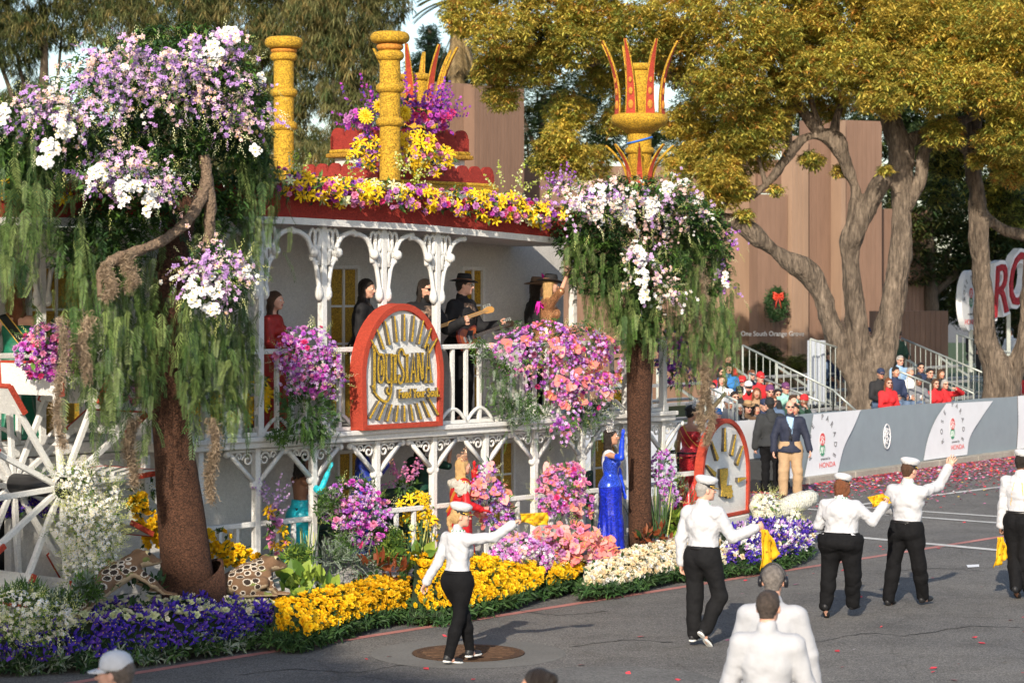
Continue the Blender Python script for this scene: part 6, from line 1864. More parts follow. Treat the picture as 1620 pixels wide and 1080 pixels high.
strands(rt_, *multi((14, 885, 940, 360, 395, .2, .6, 30, 75), (14, 920, 1000, 370, 420, .3, 1.1, 60, 120), (26, 925, 1000, 400, 460, .3, 1.0, 60, 120), (24, 990, 1060, 460, 500, .2, .6, 50, 90), (46, 1060, 1150, 340, 420, .3, 1.3, 90, 190), (30, 1080, 1155, 430, 500, .4, 1.2, 60, 130), (16, 1120, 1165, 470, 540, .5, 1.0, 50, 90), (14, 1060, 1120, 520, 570, .5, 1.0, 30, 80)), [LEAF['pepperl'], LEAF['pepper'], LEAF['mid'], LEAF['fresh']], [.40, .34, .14, .12], .24, .09)
for px, y0, y1 in ((1112, 560, 680), (1122, 590, 700), (1108, 420, 520)): moss(rt_, px, y0, y1, .45, LEAF['moss'], .08)
# orchid clusters that hang in the crowns
def orch(label, blobs, v, n, phal, big=60, tn=(LAV, LIL, PP, ('white', 'amber')), w=(.36, .24, .28, .12), buds=160, leafn=60, ph_n=26):
 """arching sprays: each stem carries a run of flowers of one tint and ends in buds, with greenery showing between"""
 t, bl = bouquet(label, blobs, v, [], 'orchid_cluster', 'flowers', 'orchid clusters in the flower trees', int(leafn * 3), ('fresh', 'mid', 'dark'), .085, .8, int(buds * .5))
 ns = int(n / 6.6); p, d = on_blobs(bl, ns, .25, .85, -.35); pts, nv, tint, bp, bd = [], [], [], [], []
 w = (list(w) + [.2] * 4)[:len(tn)]; wp = np.array(w) / np.sum(w)
 for a, q in zip(p, d):
  q = nrm(nrm(q) + rng.normal(size=3) * .45 + np.array([0, -.3, .0])); L = rng.uniform(.18, .42); ti = rng.choice(len(tn), p=wp)
  k = int(L / .035); dr = rng.uniform(.25, .6)
  for i in range(k):
   s = i / k; c = a + q * L * s - np.array([0, 0, dr * L * s * s * 1.3])
   if i > k * .72: bp.append(c); bd.append(q - np.array([0, 0, s * 1.2])); continue
   if rng.uniform() < .85:
    pts.append(c + rng.normal(size=3) * .022); nv.append(TOC * .8 + q * .5 + rng.normal(size=3) * .5); tint.append(ti)
 pts, nv, tint = np.array(pts), np.array(nv), np.array(tint)
 for k in range(len(tn)):
  m = tint == k
  if m.any(): flowers(t, 'orchid', pts[m], nv[m], .054, [tuple(PET[x] for x in tn[k])], [1], int(big * wp[k]), 'orchid', .3)
 leaves(t, np.array(bp), np.array(bd) + rng.normal(size=(len(bp), 3)) * .3, .07, [PET['bud'], PET['palegreen'], LEAF['fresh'], PET['lilac']], [3, 2, 1, 1], 'bud_sprays', SPRB)
 for b in phal:
  q, d = on_blobs([pblob(*b, v - .14)], ph_n, .5, 1.0, .2)
  flowers(t, 'moth_orchid', q, d * .3 + TOC + rng.normal(size=d.shape) * .25, .088, [(PET['white'], PET['yellow'])], [1], ph_n, 'moth_orchid')
 return t
orch('wide lilac orchid cluster along the very top of the left flower tree', [(160, 112, 62, 34), (250, 98, 86, 38), (350, 100, 60, 40), (215, 140, 92, 34), (310, 132, 70, 34), (392, 125, 28, 38), (190, 84, 66, 20), (320, 74, 60, 20), (245, 160, 50, 22)], .05, 1500, [(340, 85, 20, 22), (362, 58, 18, 14)], 300, buds=380, leafn=160)
orch('orchid cluster with a long white trailing spray at the left side of the flower tree', [(95, 175, 62, 40), (55, 175, 34, 34), (125, 195, 44, 36), (80, 150, 40, 22)], .0, 480, [(95, 190, 16, 22), (105, 210, 18, 16), (80, 235, 14, 16), (72, 255, 12, 10)], 130, buds=160, ph_n=14)
orch('lilac and peach orchid cluster right of the mossy branch', [(385, 170, 36, 36), (355, 185, 36, 36), (400, 190, 24, 24)], .0, 330, [(405, 125, 12, 12), (405, 240, 8, 12)], 90, tn=(LAV, PP, LIL), buds=110, ph_n=7)
orch('orchid cluster with white moth orchids hanging low at the crown centre', [(205, 255, 55, 26), (180, 270, 50, 26), (235, 285, 56, 30), (255, 300, 30, 36), (150, 290, 32, 22)], -.15, 480, [(152, 275, 16, 16), (195, 305, 20, 26), (232, 315, 14, 32), (205, 295, 24, 14)], 130, buds=200, ph_n=15)
orch('orchid cluster low on the crown left of the first white post', [(335, 410, 50, 26), (350, 435, 46, 40), (315, 430, 34, 32), (375, 430, 28, 32)], -.25, 480, [(305, 468, 16, 22), (335, 455, 20, 22), (333, 488, 12, 10), (385, 432, 12, 12)], 130, tn=(LIL, LAV, PP, ('white', 'amber')), w=(.35, .25, .2, .2), buds=170, ph_n=13)
orch('small white orchid spray at the left frame edge', [(2, 180, 14, 22)], .0, 12, [(4, 180, 10, 18)], 6, buds=10, ph_n=10, leafn=10)
orch('wide white and pink orchid cluster along the top of the right flower tree', [(905, 320, 34, 34), (950, 315, 50, 36), (1020, 325, 55, 36), (1075, 330, 42, 40), (1060, 300, 40, 24), (985, 300, 40, 22), (1105, 335, 20, 24)], .35, 900, [(945, 320, 14, 34), (995, 345, 12, 28), (1028, 335, 12, 22), (1055, 300, 10, 12)], 220, tn=(PP, ('white', 'amber'), LIL, LAV), w=(.34, .30, .22, .14), buds=300, leafn=120, ph_n=16)
orch('white and lilac orchid cluster hanging against the right trunk', [(1015, 420, 34, 36), (1035, 440, 34, 36), (1005, 400, 26, 22), (1060, 460, 20, 26)], .2, 330, [(1010, 405, 10, 22), (1014, 440, 12, 26), (1018, 470, 8, 12)], 90, tn=(PP, LIL, ('white', 'amber')), w=(.3, .35, .35), buds=150, ph_n=13)
orch('small purple and white orchid cluster at the right side of the right crown', [(1140, 430, 16, 40), (1150, 380, 8, 30)], .6, 90, [(1148, 445, 7, 16)], 20, tn=(('purple', 'white'), LAV), w=(.6, .4), buds=40, ph_n=7, leafn=40)
# ------------------------------------------------------------------ arrangements on roof, rails and lower deck
def spikes(par, blobs, v, n, L, mats, w, nfl=12, size=.035, name='flower_spike'):
 """upright or spraying flower spikes"""
 bl = [pblob(*b, v) for b in blobs]; p, d = on_blobs(bl, n, .5, .95, -.2); V, D = [], []
 for a, q in zip(p, d):
  q = nrm(nrm(q) + np.array([0, 0, .8])); l = L * rnd.uniform(.7, 1.2)
  for k in range(nfl):
   t = k / nfl; c = a + q * l * t; r_ = .022 * (1 - .6 * t)
   V.append(c + rng.normal(size=3) * r_); D.append(q * .4 + rng.normal(size=3))
 flowers(par, 'orchid', V, D, size, [(PET[x],) for x in mats], w, 0, name)
ROSES = [('pink',), ('mauve',), ('hotpink',), ('magenta',)]
def path_blobs(pts, r, n):
 P_ = smooth_path([np.array([x, y, 0]) for x, y in pts], n); return [(q[0], q[1], r, r * .8) for q in P_]
g1, _ = bouquet('long garland of yellow lilies and pink roses along the red roof parapet', path_blobs([(440, 290), (520, 300), (640, 312), (760, 325), (868, 340)], 28, 5), .95,
 [('lily', 150, .135, [('yellow', 'rust')], [1], 150), ('rose', 130, .085, ROSES, [4, 4, 1.2, 1], 130), ('carnation', 90, .075, [('purple',), ('mauve',), ('magenta',)], [1, 1, .6], 90), ('lily', 36, .12, [('palegreen', 'yellow')], [1], 36, None, 'pale_lily')], leafn=420, leaf_size=.10)
spikes(g1, [(470, 280, 30, 14), (560, 285, 30, 12), (640, 280, 30, 14), (800, 295, 40, 18), (850, 300, 20, 20)], .95, 42, .28, ['lime', 'bud', 'palegreen'], [2, 2, 1], 16, .03, 'green_spike')
g2, _ = bouquet('rounded mass of purple and magenta blooms on the top tier behind the nearer smokestack', [(655, 190, 44, 26), (690, 185, 26, 26), (640, 175, 24, 20), (590, 188, 34, 22), (565, 190, 22, 16)], 2.5, [('rose', 90, .095, [('magenta',), ('mauve',), ('hotpink',)], [2, 2, 1], 90), ('carnation', 80, .075, [('purple',), ('magenta',)], [1, 1], 80)], leafn=120)
spikes(g2, [(580, 180, 34, 22), (660, 165, 40, 20), (700, 178, 22, 20)], 2.5, 60, .32, ['purple', 'magenta', 'violet'], [2, 2, 1], 16, .038)
bouquet('pair of yellow chrysanthemums among green stems left of the nearer smokestack', [(590, 165, 14, 12), (585, 180, 12, 10), (637, 178, 8, 8)], 2.2, [('chrysanthemum', 7, .19, [('yellow',)], [1], 7)], leafn=30)
bouquet('yellow lily heap with lilac roses on the second tier right of the nearer smokestack', [(655, 235, 38, 26), (690, 250, 26, 22), (640, 250, 24, 22), (670, 268, 34, 10)], 1.95, [('lily', 62, .15, [('yellow', 'rust')], [1], 62), ('rose', 46, .08, [('mauve',), ('pink',), ('lilac',)], [2, 1, 1], 46)], leafn=120)
bouquet('yellow lilies and violet blooms on the second tier left of the nearer smokestack', [(580, 235, 22, 26), (565, 250, 14, 20), (592, 255, 14, 16)], 1.95, [('lily', 20, .15, [('yellow', 'rust')], [1], 20), ('rose', 16, .07, [('mauve',), ('lilac',)], [1, 1], 16), ('orchid', 110, .04, [('violet',), ('purple',)], [1, 1], 0, None, 'larkspur')], leafn=80)
b, _ = bouquet('lavender spike flowers standing at the roof end beside the white orchids', [(885, 300, 22, 10)], .9, [], leafn=40); spikes(b, [(885, 295, 24, 8)], .9, 16, .26, ['lavender', 'purple'], [1, 1], 14, .03)
bouquet('yellow and violet flower bunches on the roof edge behind the left tree crown', [(60, 305, 50, 22), (20, 300, 24, 20), (210, 190, 34, 22, .6), (215, 215, 30, 20, .6)], 1.0, [('lily', 34, .13, [('yellow', 'rust')], [1], 34), ('carnation', 40, .07, [('purple',), ('lavender',)], [1, 1], 40)], leafn=120)
PM_ = [('magenta', 'white'), ('purple', 'white'), ('pink', 'white'), ('lavender', 'purple')]
bouquet('purple and pink rose mound on the balcony rail behind the paddle wheel', [(85, 545, 46, 36), (60, 560, 36, 34), (100, 565, 32, 34), (70, 585, 34, 16)], 1.0, [('rose', 150, .075, ROSES + [('purple',)], [3, 3, 1.5, 2, 2], 150), ('orchid', 300, .055, PM_, [3, 3, 1, 2], 90)], leafn=120, buds=70)
bouquet('small pink and violet bunch half hidden behind the leaning trunk', [(228, 590, 12, 26), (212, 620, 16, 18)], 1.1, [('rose', 22, .075, ROSES, [2, 2, 1, 1], 22), ('orchid', 40, .05, PM_, [2, 2, 1, 1], 20)], leafn=160)
b, _ = bouquet('purple orchid and rose bouquet with trailing greenery on the rail left of the arched sign', [(485, 545, 48, 30), (492, 580, 50, 34), (465, 565, 34, 30), (515, 600, 30, 36), (480, 610, 36, 22)], 1.0, [('rose', 60, .085, ROSES, [4, 4, 1.5, 1], 60), ('carnation', 40, .065, [('purple',), ('magenta',)], [1, 1], 40), ('orchid', 420, .052, PM_ + [('lilac', 'magenta')], [3, 2, 1, 3, 3], 110)], leafn=110, buds=110)
strands(b, *multi((30, 440, 535, 610, 640, .8, 1.1, 40, 100), (5, 480, 530, 670, 690, .8, 1.0, 30, 50)), [LEAF['mid'], LEAF['fresh'], LEAF['gloss']], [.5, .2, .3], .17, .10)
leaves(b, *on_blobs([pblob(485, 650, 46, 44, 1.0)], 260, .3, 1.0), .10, [LEAF['gloss'], LEAF['mid']], [1, 1])
leaves(b, *on_blobs([pblob(500, 690, 26, 16, .95), pblob(440, 690, 18, 14, .95)], 80, .3, 1.0), .07, [LEAF['fresh'], LEAF['mid']], [1, 1], 'fern', SPRN[0])
b, _ = bouquet('large pink and purple bouquet with coral anthuriums over the balcony rail under the waving singer', [(815, 560, 44, 36), (860, 545, 56, 36), (915, 550, 52, 34), (955, 575, 32, 44), (880, 595, 60, 40), (925, 620, 44, 36), (895, 655, 28, 34), (885, 685, 16, 26)], .95,
 [('rose', 60, .085, ROSES, [4, 4, 1.5, 2], 60), ('carnation', 60, .07, [('purple',), ('magenta',)], [1, 1], 60), ('orchid', 820, .052, PM_ + [('lilac', 'magenta')], [3, 3, 1.5, 3, 2], 150), ('anthurium', 62, .155, [('coral', 'spadix'), ('blush', 'spadix')], [3, 1], 62)], leafn=240, buds=220)
strands(b, *multi((36, 790, 960, 610, 650, .85, 1.1, 30, 80), (16, 770, 820, 560, 600, .85, 1.1, 40, 90)), [LEAF['mid'], LEAF['fresh'], LEAF['grey']], [.5, .25, .25], .16, .09)
leaves(b, *on_blobs([pblob(790, 590, 30, 50, 1.0), pblob(760, 560, 22, 26, 1.0), pblob(820, 650, 60, 30, 1.0), pblob(935, 650, 40, 24, 1.0), pblob(870, 520, 90, 14, 1.05)], 420, .3, 1.05), .07, [LEAF['grey'], LEAF['mid'], LEAF['fresh'], LEAF['gloss']], [1.2, 1, 1, 1], 'fern', SPRN[1])
bouquet('deep purple bouquet on the rail right of the brown trunk', [(1065, 555, 26, 36), (1075, 590, 28, 26), (1055, 575, 20, 34)], 1.3, [('rose', 50, .08, [('magenta',), ('pink',), ('purple',)], [1, 1, 1], 50), ('orchid', 200, .055, [PUR, MAG, ('violet', 'white')], [2, 1, 2], 60)], leafn=160, buds=30)
bouquet('yellow lilies and chrysanthemums behind the balcony balusters right of the leaning trunk', [(340, 650, 30, 28), (385, 645, 30, 30), (410, 630, 16, 34)], 1.55, [('lily', 40, .15, [('yellow', 'rust')], [1], 40), ('chrysanthemum', 22, .13, [('yellow',), ('palegreen',)], [2, 1], 22), ('rose', 26, .08, [('palegreen',), ('creamlight',)], [1, 1], 26)], leafn=120)
bouquet('yellow lilies behind the balcony balusters right of the anthuriums', [(975, 615, 14, 26), (1000, 620, 10, 20), (960, 635, 14, 12)], 1.6, [('lily', 22, .13, [('yellow', 'rust')], [1], 22)], leafn=60)
b, _ = bouquet('rounded purple and pink rose bouquet on the lower rail before the blue velvet gown', [(555, 785, 44, 24), (575, 810, 44, 28), (545, 815, 34, 26), (590, 835, 26, 26), (560, 850, 22, 20)], .95, [('rose', 44, .085, ROSES, [4, 3, 1.5, 2], 44), ('carnation', 34, .065, [('magenta',), ('purple',)], [2, 1], 34), ('orchid', 420, .05, PM_ + [('lilac', 'magenta')], [3, 2, 1.4, 3, 2], 100)], leafn=130, buds=110)
leaves(b, *on_blobs([pblob(520, 800, 22, 30, 1.0), pblob(560, 765, 40, 10, 1.0), pblob(600, 850, 22, 30, 1.0), pblob(540, 860, 26, 30, 1.0)], 260, .3, 1.05), .08, [LEAF['grey'], LEAF['fresh'], LEAF['mid']], [1, 1, 1], 'fern', SPRN[1])
bouquet('purple orchid bouquet with pink anthuriums in front of the red gown', [(775, 785, 28, 30), (785, 815, 30, 26), (755, 770, 16, 20), (770, 745, 18, 14)], .85, [('orchid', 300, .05, PM_ + [('violet', 'white')], [2, 3, .6, 3, 1.5], 90), ('anthurium', 20, .15, [('coral', 'spadix'), ('blush', 'spadix')], [1, 1.4], 20)], leafn=100, buds=110)
bouquet('pink rose and anthurium bouquet on the lower rail before the amber window', [(890, 765, 40, 28), (880, 790, 36, 28), (905, 795, 34, 28), (895, 745, 30, 14)], .85, [('rose', 62, .085, ROSES, [5, 4, 1.5, 1], 62), ('orchid', 220, .052, PM_, [3, 2, 2, 2], 70), ('anthurium', 26, .14, [('coral', 'spadix'), ('blush', 'spadix')], [1.4, 1], 26)], leafn=110, buds=120)
bouquet('lavender orchid mound spilling over the yellow rose skirt', [(815, 865, 36, 24), (845, 880, 32, 24), (865, 900, 22, 18), (800, 880, 30, 16)], .45, [('orchid', 520, .052, [MAG, ('lavender', 'magenta'), ('lilac', 'magenta'), ('white', 'magenta')], [2, 3, 2, 2], 150), ('rose', 16, .10, [('mauve',)], [1], 16), ('anthurium', 8, .14, [('blush', 'spadix')], [1], 8)], leafn=90, buds=110)
bouquet('coral anthurium and mauve rose mound in the bed before the blue gown', [(905, 850, 40, 20), (935, 870, 40, 26), (890, 870, 36, 22), (950, 890, 30, 18), (870, 850, 26, 16)], .50, [('anthurium', 96, .16, [('coral', 'spadix'), ('blush', 'spadix')], [1.4, 1], 96), ('rose', 48, .105, [('mauve',), ('pink',)], [2, 1], 48)], leafn=90, buds=40)
bouquet('lilac orchid spray between the trunk and the reeds', [(1048, 745, 20, 36), (1060, 785, 16, 18)], 1.0, [('orchid', 190, .05, [MAG, ('lavender', 'magenta'), PUR], [1, 2, 1], 60)], leafn=70, buds=50)
bouquet('yellow lily patch behind the lower balusters before the green gown', [(655, 800, 26, 20), (670, 835, 22, 26), (640, 840, 18, 20)], 1.35, [('lily', 46, .14, [('yellow', 'rust')], [1], 46), ('rose', 14, .08, [('palegreen',)], [1], 14)], leafn=110)
b, _ = bouquet('mixed pink stock and yellow lilies behind the rail left of the turquoise gown', [(438, 850, 14, 26), (432, 820, 10, 20)], 1.1, [('lily', 8, .14, [('amber', 'rust')], [1], 10), ('rose', 16, .09, [('pink',), ('mauve',)], [1, 1], 16)], leafn=60); spikes(b, [(432, 800, 10, 24)], 1.1, 10, .3, ['lilac', 'lavender'], [1, 1], 14, .035)
b, _ = bouquet('tall pink spikes behind the lower rail beside the green gown', [(640, 770, 24, 10)], 1.5, [], leafn=60); spikes(b, [(638, 755, 24, 10)], 1.5, 12, .3, ['mauve', 'pink'], [1, 1], 18, .035)
b, _ = bouquet('cascade of tiny white orchids with green buds in front of the paddle wheel', [(125, 755, 44, 24), (150, 790, 44, 36), (135, 830, 50, 40), (150, 860, 40, 40), (135, 900, 36, 36), (165, 820, 30, 40)], .62, [('orchid', 720, .046, [('white', 'yellow'), ('creamlight', 'lime')], [4, 1], 220)], leafn=900, leaf_mats=('fresh', 'lime', 'grey'), leaf_size=.06, buds=900)
bouquet('low white orchid and green bud mass at the bottom left corner of the skirt', [(30, 960, 46, 26), (80, 975, 40, 24), (20, 990, 30, 20), (60, 1000, 40, 14)], -.15, [('orchid', 300, .045, [('white', 'yellow'), ('creamlight', 'lime')], [3, 2], 160)], leafn=520, leaf_mats=('fresh', 'mid', 'lime'), leaf_size=.07, buds=380)
bouquet('dark violet iris row behind the paddle wheel spokes', [(60, 800, 44, 12), (20, 805, 30, 10)], 1.9, [('iris', 70, .11, [('violet', 'yellow'), ('blue', 'yellow')], [1, 1], 70)], leafn=60)
bouquet('yellow rose bank sloping behind the left side of the leaning trunk', [(215, 800, 18, 12), (232, 822, 22, 16), (245, 850, 18, 16), (220, 790, 14, 10)], 1.1, [('rose', 70, .095, [('amber',), ('yellow',)], [2, 1], 70)], leafn=60)
bouquet('yellow rose bank sloping behind the right side of the leaning trunk', [(340, 850, 22, 16), (365, 875, 28, 18), (390, 885, 20, 14), (345, 880, 22, 18)], 1.0, [('rose', 100, .09, [('amber',), ('yellow',)], [2, 1], 100)], leafn=60)
b, _ = bouquet('small white flower bunch on the wall left of the leaning trunk', [(228, 775, 18, 12)], 1.3, [('orchid', 60, .05, [('white', 'yellow')], [1], 30)], leafn=40, buds=50)
# ------------------------------------------------------------------ the flower skirt round the float
def skirt(name, label, st, flws, cat='flower bed', depth=.62, green=('dark', 'mid', 'gloss'), zb=.20, bulge=.12):
 """st: (px, foot row, top row); a bank of flowers that bulges out and down to a fringe of leaves"""
 B = np.array([G(x, yb, zb) for x, yb, yt in st]); vb = [toF(b)[1] for b in B]
 T_ = np.array([FW(x - 6, yt, v + depth) for (x, yb, yt), v in zip(st, vb)])
 L = np.concatenate([[0], np.cumsum(np.linalg.norm(np.diff(B, axis=0), axis=1))])
 c = B.mean(0).copy(); c[2] = 0
 t = thing(name, label, cat, c)
 out = nrm(-VV * .8 + np.array([0, 0, .6]))
 def surf(s, k):
  b = np.stack([np.interp(s, L, B[:, i]) for i in range(3)], -1); q = np.stack([np.interp(s, L, T_[:, i]) for i in range(3)], -1)
  return b + (q - b) * k[..., None] + out * (np.sin(np.pi * np.clip(k, 0, 1)) * (bulge + .05 * np.sin(s * 5.1 + k * 4) + .03 * np.sin(s * 11 - k * 7)) + .018 * np.sin(s * 19 + k * 11))[..., None]
 ns = 14; S, K = np.meshgrid(np.linspace(0, L[-1], ns), np.linspace(-.12, 1.02, 7), indexing='ij')
 v = surf(S.ravel(), K.ravel()) - out * .05 - c
 f = np.array([(i * 7 + j, (i + 1) * 7 + j, (i + 1) * 7 + j + 1, i * 7 + j + 1) for i in range(ns - 1) for j in range(6)])
 link('bed_base', mesh_np('bed_base', v, f, SOIL), t)
 hgt = np.linalg.norm(T_ - B, axis=1).mean() * 1.12
 for (kind, size, tn, w, k0, k1, dens, npart) in flws:
  d = size * .80 / math.sqrt(dens); nx, ny = max(1, int(L[-1] / d)), max(1, int(hgt * (k1 - k0) / d))
  gx, gy = np.meshgrid(np.arange(nx) + .5, np.arange(ny) + .5, indexing='ij'); gx = gx + .5 * (np.arange(ny) % 2)[None]
  s = (gx + rng.uniform(-.38, .38, gx.shape)) / nx * L[-1]; k = k0 + (k1 - k0) * (gy + rng.uniform(-.38, .38, gy.shape)) / ny
  s, k = np.clip(s.ravel(), 0, L[-1]), k.ravel()
  p = surf(s, k) + out * rng.uniform(-.03, .06, len(s))[:, None]
  nn = -VV * 1.0 * (1 - k * .75)[:, None] + np.array([0, 0, 1.0]) * (.35 + k * .7)[:, None] + rng.normal(size=(len(s), 3)) * .28
  kp = rng.uniform(size=len(s)) > .07
  flowers(t, kind, p[kp], nn[kp] + rng.normal(size=nn[kp].shape) * .15, size, [tuple(PET[x] for x in q) for q in tn], w, npart, None, .28)
 n = int(L[-1] * 190); s = rng.uniform(0, L[-1], n); k = rng.uniform(-.13, .12, n)
 p = surf(s, k) + np.stack([rng.normal(0, .03, n), rng.normal(0, .03, n), -rng.uniform(0, .08, n)], 1) - out * rng.uniform(.0, .09, n)[:, None]
 lm = [LEAF[x] for x in green]
 leaves(t, p, -VV * .35 + np.array([0, 0, -.75]) + rng.normal(size=(n, 3)) * .45, .10, lm, [1] * len(lm), 'leaf_fringe', SPRN[1])
 n = int(L[-1] * 60); s = rng.uniform(0, L[-1], n); k = rng.uniform(.0, 1, n)
 leaves(t, surf(s, k), out + rng.normal(size=(n, 3)) * .6, .10, lm, [1] * len(lm))
 return t
skirt('iris_bed', 'bank of violet irises under pale roses round the foot of the leaning trunk', [(-40, 1040, 985), (60, 1036, 965), (150, 1030, 952), (240, 1022, 948), (320, 1012, 946), (380, 1003, 948), (428, 992, 955)],
 [('iris', .125, [('blue', 'yellow'), ('violet', 'yellow')], [2, 1], -.05, .95, .85, 300), ('rose', .082, [('palegreen',), ('creamlight',)], [2, 1], .40, 1.02, .75, 200)], green=('dark', 'mid', 'grey'))
skirt('yellow_rose_bed', 'bank of golden yellow roses just right of the irises', [(428, 1000, 955), (480, 1004, 940), (540, 985, 930), (595, 968, 915), (640, 960, 915)], [('rose', .088, [('amber',), ('yellow',)], [2, 1], .0, 1.0, 1.1, 300)])
skirt('yellow_rose_bed', 'bank of golden yellow roses behind the walking woman in the white shirt', [(650, 962, 875), (700, 962, 880), (760, 952, 880), (805, 940, 888), (848, 928, 895)], [('rose', .088, [('amber',), ('yellow',)], [1, 1], .0, 1.0, 1.1, 300)], depth=.85)
skirt('yellow_rose_bed', 'small patch of golden yellow roses left of the cream roses', [(862, 925, 890), (890, 918, 888), (915, 910, 890)], [('rose', .085, [('amber',), ('yellow',)], [1, 2], .0, 1.0, 1.1, 120)])
skirt('cream_rose_bed', 'bank of cream roses at the feet of the blue gown', [(918, 926, 905), (945, 924, 890), (980, 920, 876), (1020, 910, 864), (1065, 899, 856), (1110, 895, 850), (1142, 893, 852)], [('rose', .080, [('creamlight',), ('cream',), ('white',)], [2, 2, 1], -.02, 1.0, 1.15, 300)], depth=.8)
skirt('prow_flower_bed', 'violet and white iris bank round the float bow', [(1136, 890, 835), (1180, 889, 826), (1225, 882, 822), (1262, 872, 828), (1280, 862, 835)], [('iris', .115, [('blue', 'yellow'), ('lavender', 'yellow'), ('white', 'yellow'), ('violet', 'yellow')], [2.2, 1, 1.4, 1], -.02, 1.0, 1.15, 230), ('rose', .075, [('cream',)], [1], .0, .5, .08, 20)], depth=.75)
# white spray and a white log at the bow
b, _ = bouquet('white orchid and green bud spray between the bow board and the white log', [(1215, 800, 18, 22), (1240, 815, 26, 14), (1255, 825, 20, 10)], .9, [('orchid', 200, .05, [('white', 'yellow'), ('creamlight', 'lime')], [3, 1], 60)], leafn=60, leaf_mats=('fresh', 'lime'), buds=190)
lg = FW(1240, 800, .9)
lo = thing('white_log', 'rough white log slanting over the bow flowers', 'log', lg)
m = MB(); limb(m, [(FW(1212, 816, .9) - lg, .10), (FW(1235, 805, .9) - lg, .135), (FW(1262, 795, .9) - lg, .15), (FW(1284, 786, .9) - lg, .12)], 14, 5, .10); m.build('log_body', M('log_white', (.72, .70, .60), .9, .15, 20, bump=2.5, bscale=30), lo, True)
m = MB(); limb(m, [(FW(1204, 830, 1.05) - lg, .10), (FW(1203, 800, 1.05) - lg, .15), (FW(1206, 783, 1.05) - lg, .10)], 12, 5, .14); m.build('stump', M('log_white', (.7, .7, .62)), lo, True)
# ------------------------------------------------------------------ leafy plants in the beds
def plant(name, label, blobs, v, n, size, mats, tpl=None, up=.6, cat='plant', single=0):
 bl = [pblob(*b, v) for b in blobs]; c = np.mean([b[0] for b in bl], 0)
 t = thing(name, label, cat, c)
 p, d = on_blobs(bl, n, .25, 1.0, -.4); d = d * .8 + np.array([0, 0, up]) + TOC * .3 + rng.normal(size=d.shape) * .35
 if single:
  tv, tf = tpl or leaf_mesh_arrays()
  ms = [mesh_np('leaf', tv, tf, LEAF[k] if k in LEAF else PET[k]) for k in mats]
  z = np.cross(d, rng.normal(size=d.shape)); z /= np.linalg.norm(z, axis=1)[:, None]; z = np.where(((z @ TOC) < 0)[:, None], -z, z)
  for i in range(min(single, n)):
   x = nrm(d[i] - z[i] * d[i].dot(z[i])); y = np.cross(z[i], x)
   o = bpy.data.objects.new('leaf', rnd.choice(ms)); COL.objects.link(o); o.parent = t
   m = np.eye(4); m[:3, :3] = np.stack([x, y, z[i]], 1) * size * rnd.uniform(.75, 1.25); m[:3, 3] = p[i] - c; o.matrix_local = Matrix(m.tolist())
 else:
  leaves(t, p, d, size, [LEAF[k] if k in LEAF else PET[k] for k in mats], [1] * len(mats), 'foliage', tpl)
 return t
heartleaf = (np.array([(0, 0, -.03), (-.12, .26, 0), (.1, .42, .03), (.45, .36, .03), (.95, 0, -.06), (.45, -.36, .03), (.1, -.42, .03), (-.12, -.26, 0)]), np.array([(0, 1, 2, 3), (0, 3, 4, 5), (0, 5, 6, 7)]))
plant('lime_anthurium', 'lime green heart leaved plant right of the sitting frog', [(470, 915, 30, 22), (500, 925, 34, 18), (455, 935, 24, 14), (520, 940, 22, 12)], .45, 70, .16, ('lime', 'lime', 'fresh'), heartleaf, .5, single=70)
plant('lime_anthurium', 'lime green heart leaved plant left of the walking woman', [(660, 875, 24, 14), (690, 890, 24, 18), (650, 895, 20, 12), (720, 880, 20, 14)], .42, 60, .15, ('lime', 'fresh', 'lime'), heartleaf, .5, single=60)
plant('magnolia_branch', 'glossy magnolia leaves with rust undersides between the two yellow rose banks', [(615, 905, 34, 18), (640, 930, 26, 18), (590, 895, 22, 14), (655, 945, 20, 10)], .40, 80, .19, ('gloss', 'rust', 'rust', 'gloss'), None, .3, single=80)
plant('magnolia_branch', 'magnolia leaves with rust undersides at the foot of the reeds', [(1035, 845, 22, 12), (1050, 858, 20, 8), (1020, 850, 12, 10)], .62, 50, .16, ('gloss', 'rust', 'rust'), None, .4, single=50)
plant('magnolia_branch', 'dark glossy magnolia sprig under the leaping frog', [(215, 935, 26, 16), (240, 925, 18, 12), (185, 920, 16, 10)], .32, 46, .16, ('gloss', 'dark', 'gloss'), None, .4, single=46)
plant('juniper_spray', 'grey green juniper sprays in the bed below the rounded rose bouquet', [(545, 890, 44, 18), (520, 880, 30, 20), (575, 900, 36, 16), (560, 870, 26, 16)], .6, 420, .13, ('grey', 'grey', 'mid'), frond_like := (np.vstack([[(t, 0, 0), (t + .07, .07, .02), (t + .14, 0, 0), (t + .07, -.07, .02)] for t in np.linspace(0, .86, 7)]), np.array([(4 * i, 4 * i + 1, 4 * i + 2, 4 * i + 3) for i in range(7)])), .3)
plant('juniper_spray', 'grey green sprays between the reeds and the bow board', [(1085, 800, 14, 26), (1075, 770, 10, 14)], 1.0, 120, .12, ('grey', 'mid'), frond_like, .6)
plant('lime_shrub', 'lime leaved plant right of the reeds', [(1066, 830, 18, 26), (1075, 850, 16, 14)], .75, 120, .10, ('lime', 'fresh', 'lime'), heartleaf, .4)
plant('fern_plant', 'bright green ferny mound on the bed under the lower rail', [(620, 860, 20, 20), (470, 880, 26, 14), (610, 880, 24, 12)], .8, 220, .09, ('fresh', 'lime', 'mid'), SPRN[2], .4)
plant('fern_plant', 'pale white sprigged greenery at the foot of the paddle wheel', [(40, 940, 40, 14), (100, 950, 30, 12), (140, 930, 20, 20)], .1, 260, .09, ('grey', 'fresh', 'mid'), SPRN[2], .6)
